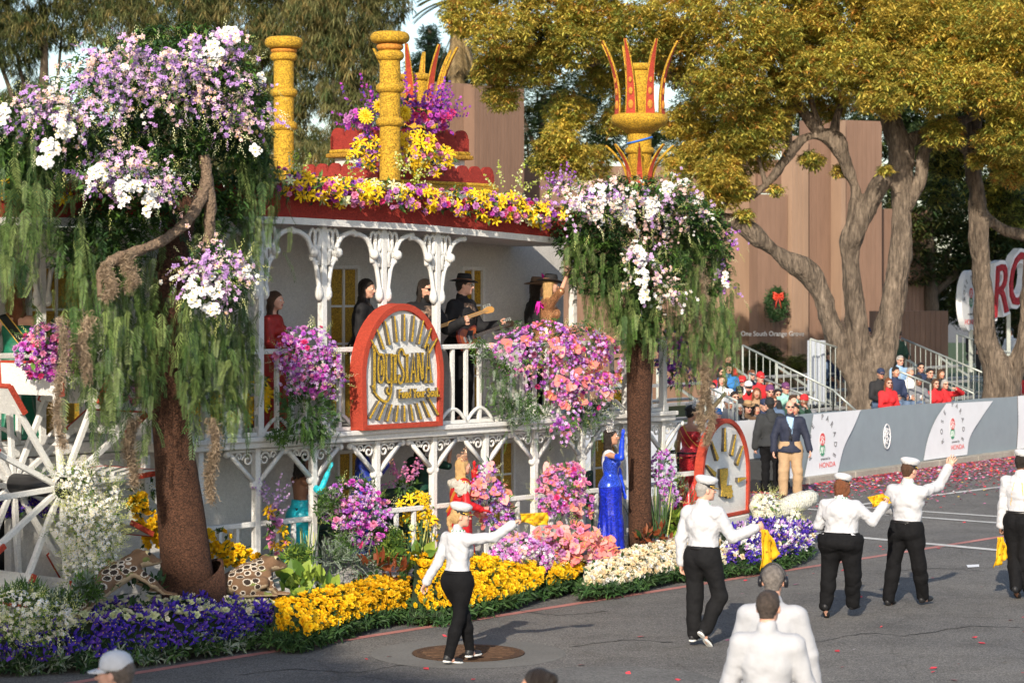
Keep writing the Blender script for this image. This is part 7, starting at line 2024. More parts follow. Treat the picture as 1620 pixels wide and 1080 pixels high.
def reeds(label, px, py, w, h, v, n):
 c = FW(px, py, v); s = scale_at(c[1]); t = thing('horsetail_reeds', label, 'reeds', c)
 for i in range(n):
  a = np.array([rng.normal(0, w / s * .35), rng.normal(0, .08), 0]); b_ = a * 1.7 + np.array([rng.normal(0, .05), 0, h / s * rnd.uniform(.6, 1.1)])
  m = MB(); m.tube([a, (a + b_) / 2 + (.01, 0, 0), b_], [.008, .007, .005], 5); m.build('reed', LEAF['reed'] if rnd.random() < .8 else PET['bud'], t)
reeds('tall green horsetail reeds beside the brown trunk', 1035, 850, 34, 80, .85, 60)
reeds('short horsetail reeds before the lower balusters', 486, 892, 16, 62, .95, 14)
reeds('short horsetail reeds behind the head of the walking woman', 668, 880, 26, 55, .7, 24)
# ------------------------------------------------------------------ the two spotted frogs
FROG = M('frog_brown', (.165, .095, .052), .9, .12, 40, bump=.6, bscale=120)
FROGD = M('frog_spot', (.028, .018, .013), .9, .1); FROGR = M('frog_rim', (.50, .44, .36), .9, .1); FROGB = M('frog_belly', (.48, .37, .24), .9, .1, 40, bump=.5, bscale=120); FROGG = M('frog_green', (.13, .15, .04), .9, .2)
def frog(label, at, rz, prims, spots, eye, belly_z, s):
 h = .0095
 v, f = field_mesh(prims, h)
 c = v[f].mean(1); mi = np.zeros(len(f), np.int32)
 nrm_ = np.cross(v[f[:, 1]] - v[f[:, 0]], v[f[:, 3]] - v[f[:, 0]]); nrm_ /= np.maximum(1e-9, np.linalg.norm(nrm_, axis=1))[:, None]
 mi[(nrm_[:, 2] < -.25)] = 3
 nn = np.sin(c[:, 0] * 17) * np.sin(c[:, 2] * 23 + 1); mi[(nn > .75) & (mi == 0)] = 4
 for p, r in spots:
  d = np.linalg.norm((c - np.asarray(p)) * np.array([.8, 1.0, 1.1]), axis=1)
  mi[d < r * 1.27] = np.where(d[d < r * 1.27] < r, 1, 2)
 o = link('spotted_frog', mesh_np('spotted_frog', v, f, [FROG, FROGD, FROGR, FROGB, FROGG], mi, True), label=label, cat='frog figure')
 o.location = tuple(at); o.rotation_euler = (0, 0, rz); o.scale = (s,) * 3
 for sg in (1, -1):
  m = MB(); m.ball((eye[0], eye[1] * sg, eye[2]), .036, 12); e = m.build('eye', M('frog_eye', (.45, .38, .2), .4, .1), o, True)
  m = MB(); m.ball((eye[0] + .008, (eye[1] + .024) * sg, eye[2] + .002), .020, 10, sc=(1.2, .8, .9)); m.build('pupil', M('frog_pupil', (.01, .01, .01), .2, 0), e, True)
def mirror(fn): return [fn(1), fn(-1)]
def spots_side(lst): return [((x, s * y, z), r) for x, y, z, r in lst for s in (1, -1)]
# sitting frog, nose to +x
sit = [elli((.0, 0, .20), (.27, .17, .15), roty(-.38), .06), elli((.24, 0, .32), (.16, .15, .085), roty(-.10), .06), elli((.36, 0, .295), (.12, .13, .042), None, .05), elli((-.16, 0, .14), (.18, .17, .13), None, .06)]
for s in (1, -1):
 sit += [elli((.27, s * .09, .375), (.055, .045, .042), None, .05), cone((-.20, s * .17, .13), (.06, s * .23, .16), .085, .06, .05), cone((.06, s * .23, .15), (-.22, s * .22, .05), .055, .04, .04), cone((-.22, s * .22, .04), (.08, s * .24, .03), .04, .028, .03),
   cone((.15, s * .13, .24), (.17, s * .20, .10), .062, .042, .04), cone((.17, s * .20, .10), (.25, s * .19, .03), .042, .03, .03)]
 for k in (-.10, 0, .10): sit += [cone((.25, s * .19, .025), (.36, s * (.19 + k), .018), .022, .016, .01), cone((.08, s * .24, .025), (.19, s * (.24 + k * .8), .018), .022, .014, .01)]
sp1 = spots_side([(.02, .10, .36, .035), (.10, .09, .37, .03), (-.07, .09, .33, .036), (-.15, .08, .29, .034), (-.23, .07, .24, .03), (.0, .15, .31, .032), (-.09, .16, .27, .034), (.09, .15, .31, .028), (-.18, .16, .22, .03), (.02, .0, .38, .03), (-.10, .0, .35, .03), (-.20, .0, .30, .03), (-.26, .12, .16, .034), (-.14, .24, .17, .036), (-.05, .27, .19, .03), (.17, .19, .18, .028), (.19, .22, .11, .024), (.04, .18, .25, .028), (-.25, .20, .12, .03), (-.03, .28, .12, .026), (.12, .03, .39, .024), (.18, .13, .25, .024), (-.20, .25, .06, .024), (-.08, .26, .05, .022)])
frog('brown spotted frog sitting on a bark slab right of the leaning trunk', FW(392, 932, .35) + np.array([0, 0, -.06]), RZF - .25, sit, sp1, (.285, .108, .385), 0, 1.02)
# leaping frog, hind legs trailing
lp = [elli((.02, 0, .30), (.27, .15, .125), roty(-.42), .06), elli((.27, 0, .43), (.16, .14, .08), roty(-.12), .06), elli((.39, 0, .405), (.12, .125, .04), None, .05), elli((-.14, 0, .20), (.16, .14, .11), roty(-.4), .06)]
for s in (1, -1):
 lp += [elli((.29, s * .085, .485), (.055, .045, .042), None, .05), cone((-.18, s * .12, .18), (-.40, s * .20, .05), .085, .055, .05), cone((-.40, s * .20, .05), (-.64, s * .17, -.18), .058, .034, .04), cone((-.64, s * .17, -.18), (-.74, s * .18, -.32), .03, .022, .03),
  cone((.17, s * .12, .33), (.34, s * .17, .20), .058, .04, .04), cone((.34, s * .17, .20), (.47, s * .15, .10), .04, .026, .03)]
 for k in (-.08, 0, .08): lp += [cone((.46, s * .15, .10), (.57, s * (.15 + k), .08), .02, .014, .01), cone((-.74, s * .18, -.32), (-.80, s * (.18 + k), -.42), .02, .012, .01)]
sp2 = spots_side([(.02, .08, .445, .036), (.10, .08, .47, .032), (-.06, .08, .40, .036), (-.14, .07, .35, .034), (.0, .13, .40, .034), (.09, .13, .43, .030), (-.08, .13, .34, .034), (-.15, .13, .28, .032), (.05, .155, .34, .03), (-.03, .155, .28, .028), (.13, .15, .36, .026), (-.22, .17, .20, .036), (-.30, .19, .14, .036), (-.37, .22, .10, .036), (-.44, .22, .05, .032), (-.50, .21, -.02, .03), (-.56, .20, -.08, .026), (-.62, .19, -.15, .022), (.24, .17, .30, .03), (.31, .19, .24, .026), (.02, .0, .46, .03), (-.09, .0, .42, .03)])
frog('brown spotted frog leaping beside the paddle wheel with its hind legs stretched out', FW(182, 925, .35) + np.array([0, 0, -.20]), RZF - .25, lp, sp2, (.305, .103, .495), 0, 1.05)
sl = FW(415, 935, .35)
t = thing('bark_slab', 'curled brown bark slab under the sitting frog', 'bark', sl)
m = MB(); vs = []
for i in range(13):
 for j in range(7):
  x = -.42 + .84 * i / 12; y = -.20 + .40 * j / 6
  vs.append((x, y, -.05 - .10 * abs(x) ** 1.5 - .5 * y * y + .02 * math.sin(x * 9)))
vs2 = [(x, y, z - .05) for x, y, z in vs]
fs = [(j + 7 * i, j + 7 * i + 7, j + 7 * i + 8, j + 7 * i + 1) for i in range(12) for j in range(6)]
m.add(vs + vs2, fs + [tuple(reversed([q + 91 for q in f])) for f in fs] + [(7 * i, 7 * i + 91, 7 * i + 98, 7 * i + 7) for i in range(12)] + [(7 * i + 6, 7 * i + 13, 7 * i + 104, 7 * i + 97) for i in range(12)])
o = m.build('slab', BROWN, t, True); o.rotation_euler = (0, 0, RZF - .3)
# ------------------------------------------------------------------ people walking in the road
SHIRT = cloth('shirt_white', (.47, .475, .50), .75, .03, .5, 16)
JACKW = cloth('jacket_white', (.385, .39, .41), .8, .03, .5, 9)
TROU = cloth('trousers_black', (.0065, .0065, .0075), .85, .15, .5, 18, spec=.15)
TROU2 = cloth('trousers_charcoal', (.010, .010, .011), .85, .15, .5, 18, spec=.15)
SHOEB = M('shoe_black', (.016, .016, .018), .5, .1); SOLEW = M('sole_white', (.62, .62, .60), .7, .1)
BELT = M('belt_leather', (.012, .011, .011), .35, .1)
BEADG = M('bead_green', (.03, .22, .09), .3, .1); BEADW = M('bead_white', (.78, .78, .74), .3, .05)
YELC = cloth('kerchief_yellow', (.80, .46, .012), .7, .08, .4, 20, trans=.2)
KPR = M('kerchief_print', (.36, .17, .01), .7, .1)
def beads(c):
 m = MB(); n = 22
 for i in range(n):
  a = 2 * math.pi * i / n
  p = c['neck'] + c['RT'] @ (np.array([.080 * math.cos(a), .072 * math.sin(a) + .012, .032 - .045 * max(0, math.sin(a)) - .01 * (math.sin(a) < 0)]) * c['f'])
  m.ball(p, .0095, 6, i % 2)
 return m
def beads_part(o, ctx):
 m = beads(ctx); m.build('bead_necklace', [BEADG, BEADW], o, True)
def necklace(c): return beads(c)
NECK = ('bead_necklace', necklace, [BEADG, BEADW])
px = lambda x, y, s=0: ('px', x, y, s)
def kerchief(label, quad, Y, wave=.03, n=14):
 """yellow printed cloth; quad: four photo corners (x, y, depth shift)"""
 q = [P(a, b_, Y + d) for a, b_, d in quad]; c = q[0].copy()
 t = thing('kerchief', label, 'kerchief', c, 0, 'yellow printed kerchiefs')
 vs = []
 f_ = lambda s, k: (q[0] * (1 - s) + q[1] * s) * (1 - k) + (q[3] * (1 - s) + q[2] * s) * k
 nn = nrm(np.cross(q[1] - q[0], q[3] - q[0]) + np.array([0, -1e-3, 0]))
 if nn[1] > 0: nn = -nn
 fold = lambda s, k: wave * (math.sin(s * 11 + k * 4) * (.35 + .65 * k) + .5 * math.sin(s * 5 - k * 8)) + .012 * math.sin(s * 23 + k * 9)
 for j in range(n + 1):
  for i in range(n + 1):
   s, k = i / n, j / n
   vs.append(f_(s, k) - c + nn * fold(s, k) + np.array([0, 0, .014 * math.sin(s * 9)]) * k)
 m = MB(); m.add(vs, [(j * (n + 1) + i, j * (n + 1) + i + 1, (j + 1) * (n + 1) + i + 1, (j + 1) * (n + 1) + i) for j in range(n) for i in range(n)])
 o = m.build('cloth', YELC, t, True); md = o.modifiers.new('thickness', 'SOLIDIFY'); md.thickness = .005
 m = MB(); ex = nrm(q[1] - q[0]); ey = nrm(q[3] - q[0])
 for s, k in ((.3, .3), (.7, .35), (.35, .62), (.68, .68), (.5, .86), (.5, .12)):
  p = f_(s, k) - c + nn * (fold(s, k) + .008); e1, e2 = ex * .020, ey * .011
  m.add([p - e1 - e2, p + e1 - e2, p + e1 + e2, p - e1 + e2], [(0, 1, 2, 3)])
 m.build('print', KPR, t)
human('woman in white shirt and black leggings with ponytail walking and waving a yellow kerchief', G(724, 1050), -TH, 1.64, 'f', .95, .0125, 'fair',
 dict(torso=(.0, .02, 1), head=(-.75, .0, 0), RA=(px(801, 849, -1), px(833, 814, -1)), LA=(px(689, 899, 1), px(673, 924, -1)), RL=(px(724, 985, -1), px(709, 1042, -1)), LL=(px(738, 984, 1), px(743, 1030, 1)), footR=.15, handR='grip', handL='relaxed', hnR=(.2, .3, -1)),
 ('shirt', SHIRT, .085), ('trousers', TROU, .004, .11), (SHOEB, SOLEW), ('yacht',), ('pony', 'blonde'), extra=[NECK])
kerchief('yellow kerchief held up by the woman with the ponytail', [(823, 812, 0), (868, 810, .1), (866, 832, .15), (825, 827, 0)], G(724, 1050)[1] - .1, .02)
human('grey haired man in white shirt and black slacks walking with one heel lifted', G(1112, 1022), -TH + .05, 1.78, 'm', 1.12, .013, 'fair',
 dict(torso=(.0, .03, 1), head=(-.62, .0, 0), RA=(px(1160, 858, -1), px(1200, 840, 1)), LA=(px(1076, 864, -1), px(1078, 900, 1)), LL=(px(1099, 958, 1), px(1097, 1014, 1)), RL=(px(1139, 950, 1), px(1115, 1004, -1)), footR=.75, handR='grip', handL='relaxed'),
 ('shirt', SHIRT, .08), ('trousers', TROU2, .020, .11, BELT), (SHOEB, SOLEW), ('yacht',), ('short', 'grey'), extra=[NECK])
kerchief('yellow kerchief hanging from the hand of the grey haired man', [(1204, 836, 0), (1216, 838, .05), (1233, 876, .2), (1204, 904, .05)], G(1112, 1022)[1] - .1, .025)
human('broad woman in white shirt and wide black trousers walking beside the waving man', G(1330, 979), -.42, 1.60, 'f', 1.62, .014, 'fair',
 dict(torso=(.0, .04, 1), head=(-.25, .05, 0), RA=(px(1384, 838, 1), px(1401, 806, 1)), LA=((-.35, .1, -.9), (.25, .9, -.1)), LL=(px(1312, 920, -1), px(1306, 968, -1)), RL=(px(1350, 920, 1), px(1351, 966, 1)), footL=.75, handR='grip'),
 ('shirt', SHIRT, .085), ('trousers', TROU, .030, .09), (SHOEB,), ('yacht',), ('bob', 'auburn', .12), extra=[NECK])
kerchief('yellow kerchief bunched in the raised hand of the broad woman', [(1372, 786, 0), (1400, 780, .1), (1410, 797, .1), (1382, 803, 0)], G(1330, 979)[1] + .2, .03)
human('man in white shirt with black belt waving an open hand high', G(1434, 958), -.62, 1.80, 'm', 1.12, .014, 'fair',
 dict(torso=(.02, .03, 1), head=(-.25, .0, 0), RA=(px(1489, 769, 1), px(1499, 738, -1)), LA=((-.55, .25, -.8), (.35, .85, -.2)), LL=(px(1413, 900, 1), px(1405, 950, -1)), RL=(px(1456, 903, 1), px(1463, 943, 1)), footL=.0, footR=-.05, handR='open', hnR=(0, 1, 0)),
 ('shirt', SHIRT, .08), ('trousers', TROU, .022, .11, BELT), (SHOEB,), ('yacht',), ('short', 'brown'), extra=[NECK])
cords = ('gold_cord', lambda c: c['torso'](.030) + [keepslab(c['T'](.075, 0, .3), nrm(c['RT'] @ np.array([1, 0, .16])), .006), cut(c['T'](0, -.02, 0), c['RT'][:, 1]), cut(c['T'](0, 0, .09), -c['tz'])], GOLD_BRAID)
cords2 = ('gold_cord', lambda c: c['torso'](.030) + [keepslab(c['T'](-.075, 0, .3), nrm(c['RT'] @ np.array([1, 0, -.16])), .006), cut(c['T'](0, -.02, 0), c['RT'][:, 1]), cut(c['T'](0, 0, .09), -c['tz'])], GOLD_BRAID)
human('man in white shirt with gold cords on his back walking at the right frame edge', G(1614, 946), -.55, 1.80, 'm', 1.05, .014, 'brown',
 dict(torso=(.02, .03, 1), head=(-.35, .0, 0), LA=(px(1586, 806, -1), px(1583, 842, 1)), RA=((.3, .2, -.9), (.1, .5, -.8)), LL=(px(1604, 888, 1), px(1603, 930, -1)), RL=(px(1620, 890, 1), px(1628, 935, 1)), footL=.5, handL='grip'),
 ('shirt', SHIRT, .08), ('trousers', TROU, .022, .11, BELT), (SHOEB,), ('yacht',), ('short', 'dark'), extra=[cords, cords2])
kerchief('yellow kerchief hanging from the hand of the man with gold cords', [(1578, 849, 0), (1588, 849, .05), (1594, 882, .15), (1573, 899, .05)], G(1614, 946)[1] - .1, .02)
JDET = [('collar', lambda c: [cone(c['neck'] + c['RT'][:, 1] * .004, c['neck'] + c['RT'][:, 2] * .042 + c['RT'][:, 1] * .012, .072, .063, .01)], JACKW),
  ('back_seam', lambda c: c['torso'](.0235) + [elli(c['PT'](0, -.005, -.08), np.array([.162, .119, .14]), None, .06), keepslab(c['T'](0, 0, .3), c['RT'][:, 0], .004), cut(c['T'](0, -.05, 0), c['RT'][:, 1])], JACKW)]
# people close to the camera
c1 = P(1222, 459, 18.3); c1[2] = 0
o, ctx = human('man in white jacket with black headphones standing close behind another white jacket', c1, -.25, 1.82, 'm', 1.0, .014, 'fair', dict(head=(.05, .1, 0), RA=((.3, .1, -.95), (.1, .2, -1)), LA=((-.3, .1, -.95), (-.1, .2, -1))),
 ('jacket', JACKW, -.06), ('trousers', JACKW, .02, .06), (SHOEB,), None, ('short', HAIRC['ash']), extra=JDET)
m = MB(); HD_ = ctx['HD']
m.tube([HD_(.090 * math.cos(a), -.005, .0 + .125 * math.sin(a)) for a in np.linspace(-.05, math.pi + .05, 15)], .013, 8, flat=1.6)
for s in (1, -1): m.lathe([(.008, 0), (.040, .004), (.044, .016), (.040, .032), (.02, .036)], 16, HD_(s * .078, -.003, -.006), ctx['RH'] @ (roty(math.pi / 2 * s)))
m.build('headphones', M('headphone_black', (.012, .012, .016), .35, .1), o, True)
c2 = P(1214, 459, 16.9); c2[2] = 0
human('dark haired man in white suit jacket seen from behind at the bottom of the road', c2, -.2, 1.80, 'm', 1.0, .012, 'fair', dict(head=(-.12, .05, 0), RA=((.28, .12, -.95), (.08, .2, -1)), LA=((-.28, .12, -.95), (-.08, .2, -1))),
 ('jacket', JACKW, -.08), ('trousers', JACKW, .02, .06), (SHOEB,), None, ('short', HAIRC['dark2']), extra=JDET)
c3 = P(192, 459, 14.0); c3[2] = 0
human('man in white baseball cap and glasses close to the camera at the lower left', c3, 1.15, 1.80, 'm', 1.05, .012, 'fair', dict(head=(.2, .0, 0)), ('shirt', cloth('polo_pale', (.6, .62, .66)), .0, .4), ('trousers', TROU, .02), (SHOEB,), ('cap', WHITE_CAP), ('short', 'greybrown'), True)
c4 = P(860, 459, 14.2); c4[2] = 0
human('dark haired woman close to the camera at the bottom edge looking left', c4, 1.2, 1.68, 'f', 1.0, .012, 'tan', dict(head=(.25, .0, 0)), ('shirt', cloth('blouse_navy', (.03, .04, .08)), .0), ('trousers', TROU, .02), (SHOEB,), None, ('bun', 'dark'))
# ------------------------------------------------------------------ men by the fence
NAVY = cloth('blazer_navy', (.018, .022, .042), .75, .08, .3, 18); KHAKI = cloth('trousers_khaki', (.40, .265, .15), .8, .06, .4, 18); LBLUE = cloth('shirt_blue', (.30, .46, .66), .75, .04, .3, 20)
front = ('shirt_front', lambda c: c['torso'](.030) + [cut(c['T'](0, .03, 0), -c['RT'][:, 1]), cut(c['T'](.062, 0, .45), nrm(c['RT'] @ np.array([1, 0, -.12]))), cut(c['T'](-.062, 0, .45), nrm(c['RT'] @ np.array([-1, 0, -.12]))), cut(c['T'](0, 0, -.02), -c['tz']), cone(c['neck'] - c['RT'][:, 2] * .01, c['neck'] + c['RT'][:, 2] * .03, .062, .058, .02)], LBLUE)
def lanyard(c):
 m = MB()
 for s in (1, -1): m.tube(smooth_path([c['T'](s * .06, .02, .56), c['T'](s * .05, .13, .44), c['T'](s * .02, .162, .28), c['T'](0, .165, .20)], 4), .006, 5)
 m.box(c['T'](0, .17, .16), (.06, .006, .09), c['RT']); return m
human('bald man in navy blazer and khaki trousers with sunglasses by the fence', G(1250, 787), math.pi - .08, 1.83, 'm', 1.12, .016, 'fair', dict(head=(.05, .0, 0), torso=(0, .0, 1), RA=((.32, .05, -.95), (.05, .15, -1)), LA=((-.34, .0, -.93), (-.2, .25, -.9)), RL=((.05, .1, -1), (0, -.1, -1)), LL=((-.08, .18, -1), (0, -.15, -1))),
 ('jacket', NAVY, -.10), ('trousers', KHAKI, .026), (M('shoe_brown', (.05, .028, .018), .5, .1),), None, None, True, extra=[front, ('lanyard', lanyard, BLACK_CAP)])
HOOD = cloth('hoodie_charcoal', (.028, .03, .032), .85, .1, .5, 16)
human('man in charcoal hoodie and black beanie seen from behind next to the bald man', G(1219, 778), .25, 1.80, 'm', 1.1, .018, 'fair', dict(head=(.1, .05, 0), RA=((.2, .3, -.9), (.0, .5, -.8)), LA=((-.25, .05, -.95), (-.05, .2, -1))),
 ('hoodie', HOOD, -.06), ('trousers', TROU, .026), (SHOEB,), ('beanie', BLACK_CAP), ('short', 'dark'), extra=[('hood', lambda c: [elli(c['T'](0, -.10, .50), np.array([.12, .07, .09]), c['RT'], .03), elli(c['T'](0, -.13, .42), np.array([.10, .05, .08]), c['RT'], .03)], HOOD)])
ct_ = G(1208, 776)
cart = thing('equipment_cart', 'black equipment cart on small wheels behind the bow board', 'cart', ct_, .2)
m = MB(); m.box((0, 0, .42), (.85, .7, .40)); m.build('box', M('cart_black', (.03, .032, .034), .6, .15), cart, bevel=.02)
for x in (-.3, .3):
 for y in (-.3, .3):
  m = MB(); m.tube([(x, y - .05, .13), (x, y + .05, .13)], .13, 14); m.build('wheel', BLACK_CAP, cart)
m = MB(); m.tube([(.25, 0, .6), (.25, 0, .95), (.12, 0, 1.0), (.12, 0, .8)], .02, 6); m.build('handle', BLACK_CAP, cart)
# ------------------------------------------------------------------ people on the float
def fz(px_, v, z): p = FW(px_, 500, v); p[2] = z; return p
BLK = cloth('jacket_black', (.010, .010, .012), .8, .1, .5, 18)
BROC = M('brocade', (.016, .015, .017), .7, .2, 25, col2=(.30, .20, .14), voro=.6, vscale=40)
SEQ = lambda n, c, c2: M('sequin_' + n, c, .28, .3, 120, col2=c2, voro=.75, vscale=130, metal=.35, spec=.6)  # random cell tones put the sequin sparkle into the colour
RIGHT = -math.pi / 2
human('long haired man in black jacket standing left of the arched sign', fz(574, 1.85, Z2), RIGHT - .1, 1.86, 'm', 1.05, .016, 'fair', dict(head=(-.2, .1, 0)), ('jacket', BLK, -.04), ('trousers', TROU, .02), (SHOEB,), None, ('long', 'dark', .30), extra=[('lapel', lambda c: c['torso'](.034) + [keepslab(c['T'](.07, 0, .3), nrm(c['RT'] @ np.array([1, 0, .1])), .016), cut(c['T'](0, .02, 0), -c['RT'][:, 1]), cut(c['T'](0, 0, .05), -c['tz'])], BROC)])
vest = ('waistcoat', lambda c: c['torso'](.030) + [cut(c['T'](0, .0, 0), -c['RT'][:, 1]), cut(c['T'](0, 0, .05), -c['tz']), cut(c['T'](0, 0, .50), c['tz'])], BROC)
human('bearded man in sunglasses and brocade waistcoat playing bass behind the sign', fz(668, 1.6, Z2), math.pi + .75, 1.86, 'm', 1.08, .015, 'fair', dict(head=(.1, .15, 0), RA=((.35, .1, -.9), (-.35, .8, -.1)), LA=((-.45, .25, -.8), (-.2, .85, .35)), handR='grip', handL='grip'), ('jacket', BLK, -.02), ('trousers', TROU, .02), (SHOEB,), None, ('long', 'dark', .34, 'beard'), True, extra=[vest])
human('smiling guitarist in black flat hat and brocade waistcoat', fz(730, 1.85, Z2), math.pi + 1.05, 1.90, 'm', 1.12, .015, 'fair', dict(head=(.42, .0, 0), RA=((.35, -.15, -.9), (-.30, .75, -.30)), LA=((-.2, .35, -.9), (-.15, .95, .12)), handR='grip', handL='grip'), ('jacket', BLK, -.02), ('trousers', TROU, .012), (SHOEB,), ('brim', BLACK_CAP, M('hatband_brown', (.22, .10, .045), .6, .2)), ('short', 'dark'), True, extra=[vest])
def guitar(label, body_px, head_px, v, sun, neckm, flip=1, v2=None):
 a = FW(*body_px, v); b_ = FW(*head_px, v if v2 is None else v2); d = nrm(b_ - a); L = np.linalg.norm(b_ - a)
 nv = nrm(np.array([.35, -.9, .1]) - d * np.array([.35, -.9, .1]).dot(d)); s = np.cross(nv, d)
 t = thing('guitar', label, 'guitar', a)
 o_ = [(-.22, .0), (-.20, .12), (-.10, .165), (-.02, .13), (.06, .115), (.14, .14), (.19, .12), (.165, .06), (.12, .03), (.12, -.03), (.15, -.10), (.12, -.135), (.04, -.115), (-.04, -.13), (-.12, -.165), (-.20, -.12)]
 sm = smooth_path([np.array([x, y, 0]) for x, y in o_ + [o_[0]]], 3); sm = [(p[0], p[1]) for p in sm[:-1]]
 m = MB(); m.prism(sm, -.022, .022, (0, 0, 0), d, s, nv); m.build('body', M('guitar_edge', (.10, .018, .012), .25, .1), t, bevel=.006)
 m = MB(); m.prism([(x * .86, y * .84) for x, y in sm], .0225, .024, (0, 0, 0), d, s, nv); m.build('sunburst_top', sun, t)
 m = MB(); m.prism([(.05, .02), (.10, .08), (.0, .10), (-.08, .03), (-.06, -.06), (.02, -.06)], .025, .028, (0, 0, 0), d, s, nv); m.build('pickguard', BLACK_CAP, t)
 m = MB(); m.bar(d * .08 + nv * .03, d * (L - .16) + nv * .03, .046, .02, nv); m.build('neck', neckm, t)
 hd_ = [(0, -.028), (.03, -.04), (.16, -.05), (.20, -.01), (.17, .03), (.08, .045), (.0, .03)]
 m = MB(); m.prism(hd_, .015, .032, d * (L - .16), d, s * flip, nv); h = m.build('headstock', neckm, t)
 for i in range(4):
  q = d * (L - .14 + .042 * i) + s * flip * .06 + nv * .025
  m = MB(); m.tube([q - s * flip * .03, q], .006, 5); m.ball(q + s * flip * .01, .014, 6, sc=(1, 1, .6)); m.build('tuning_peg', STEEL, h)
 for k in (-.12, -.03): m = MB(); m.box(d * k + nv * .03, (.02, .075, .012), np.stack([d, s, nv], 1)); m.build('pickup', STEEL, t)
 m = MB()
 for i in range(4): m.bar(d * -.16 + s * (.012 * (i - 1.5)) + nv * .042, d * (L - .1) + s * (.009 * (i - 1.5)) + nv * .044, .002, .002)
 m.build('string', STEEL, t)
MAPLE = M('maple_neck', (.52, .27, .075), .4, .1); SUNB = M('sunburst', (.42, .10, .02), .25, .3, 4, col2=(.16, .03, .012)); ROSEW = M('rosewood_neck', (.045, .025, .018), .5, .2)
guitar('maple necked electric bass pointing across the white post', (655, 530), (776, 489), 1.45, SUNB, MAPLE)
guitar('sunburst electric guitar held by the man in the black flat hat', (742, 535), (808, 511), 1.40, SUNB, ROSEW, v2=1.45)
RVEL = cloth('velvet_red', (.30, .018, .014), .6, .2, .5, 14)
human('woman in dark red velvet gown with wavy hair behind the first white post', fz(431, 1.75, Z2), RIGHT - .3, 1.70, 'f', 1.0, .016, 'fair', dict(head=(.0, .0, 0), LA=((-.2, .3, -.9), (.1, .9, -.3)), RA=((.2, .2, -.95), (-.1, .8, -.4))), ('bodice', RVEL, .03, 1.0), ('skirt', RVEL, .06, .14), None, None, ('wavy', 'brown'))
human('man in brown felt hat and black coat standing behind the waving singer', fz(846, 2.15, Z2), RIGHT + .2, 1.86, 'm', 1.1, .018, 'fair', {}, ('jacket', BLK, -.06), ('trousers', TROU, .02), (SHOEB,), ('brim', cloth('felt_brown', (.19, .125, .085)), BLACK_CAP), ('long', 'dark', .25))
SEQB = SEQ('bronze', (.18, .07, .03), (.55, .28, .14))
o, ctx = human('blonde singer in bronze sequins and black wide hat waving high', fz(866, 1.5, Z2 + .12), RIGHT + .22, 1.78, 'f', 1.0, .0135, 'fair', dict(head=(-.05, .05, 0), RA=(px(887, 461, -1), px(897, 436, 1)), LA=((-.2, .3, -.9), (0, .6, -.7)), handR='open', hnR=(0, 1, .2)), ('bodice', SEQB, .03, .25), ('skirt', SEQB, .9, .06), None, ('brim', BLACK_CAP, SEQB, .185), ('wavy', 'blonde', .52))
m = MB()
for i in range(9):
 b_ = ctx['T'](-.02 + .02 * i, -.10, .40 + .012 * (i % 4)); m.tube([b_, b_ + np.array([rnd.uniform(-.04, .04), -.05, .05]), b_ + np.array([rnd.uniform(-.08, .08), -.07, -.06 - .06 * rnd.random()])], [.012, .012, .003], 5)
 if i < 4: m.tube([ctx['HD'](-.04 + .01 * i, -.10, .08 + .01 * i), ctx['HD'](-.07, -.13, .12 + .012 * i)], [.008, .004], 5)
m.build('magenta_feathers', M('feather_magenta', (.70, .02, .42), .6, .1), o, True)
GVEL = cloth('satin_emerald', (.01, .13, .075), .4, .2, .4, 10); SASHB = cloth('sash_black', (.012, .016, .014)); SASHR = cloth('sash_red', (.42, .015, .02), .5); SASHW = cloth('sash_white', (.72, .71, .72), .6)
RHINE = M('rhinestone', (.62, .60, .58), .18, .3, 200, metal=.85, voro=.7, vscale=220); ROSEGOLD = M('rose_gold', (.72, .45, .30), .2, .3, 200, metal=.8, voro=.6, vscale=220)
human('queen in emerald gown with black and gold sash on the balcony at the left edge', fz(26, 2.3, Z2), .25, 1.74, 'f', 1.05, .016, 'fair', dict(head=(.2, .0, 0), LA=((-.35, .1, -.9), (-.1, .5, -.8))), ('gown', GVEL, .02, 0, .40), ('skirt', GVEL, .06, .15), None, ('crown', GOLD_BRAID, .08), ('wavy', 'auburn', .42), sash=(SASHB, 1, GOLD_BRAID))
ZP = ZD + .005
TURQ = cloth('satin_turquoise', (.02, .46, .56), .35, .15, .4, 9)
glove = lambda sd, mat: ('glove', lambda c: [cone(c['J'][sd][1] + (c['J'][sd][0] - c['J'][sd][1]) * .25, c['J'][sd][1], .050 * c['f'], .046 * c['f'], .02), cone(c['J'][sd][1], c['J'][sd][2] + (c['J'][sd][2] - c['J'][sd][1]) * .05, .046 * c['f'], .034 * c['f'], .02), wrinkle(.003, 70, 4)], mat)
def gloved(o, ctx, sd, mat):
 """a gloved hand closed round the bare one"""
 J = ctx['J'][sd]; s = ctx['f'] * .98; d = nrm(J[2] - J[1])
 nv = ctx['Rz'].T @ np.array([.8, .3, 0]);
 v, f = hand(J[2] - d * .004, d, nv, 1 if sd == 'R' else -1, 'open', s * 1.06, .0058)
 link('glove_hand', mesh_np('glove_hand', v, f, mat, None, True), o)
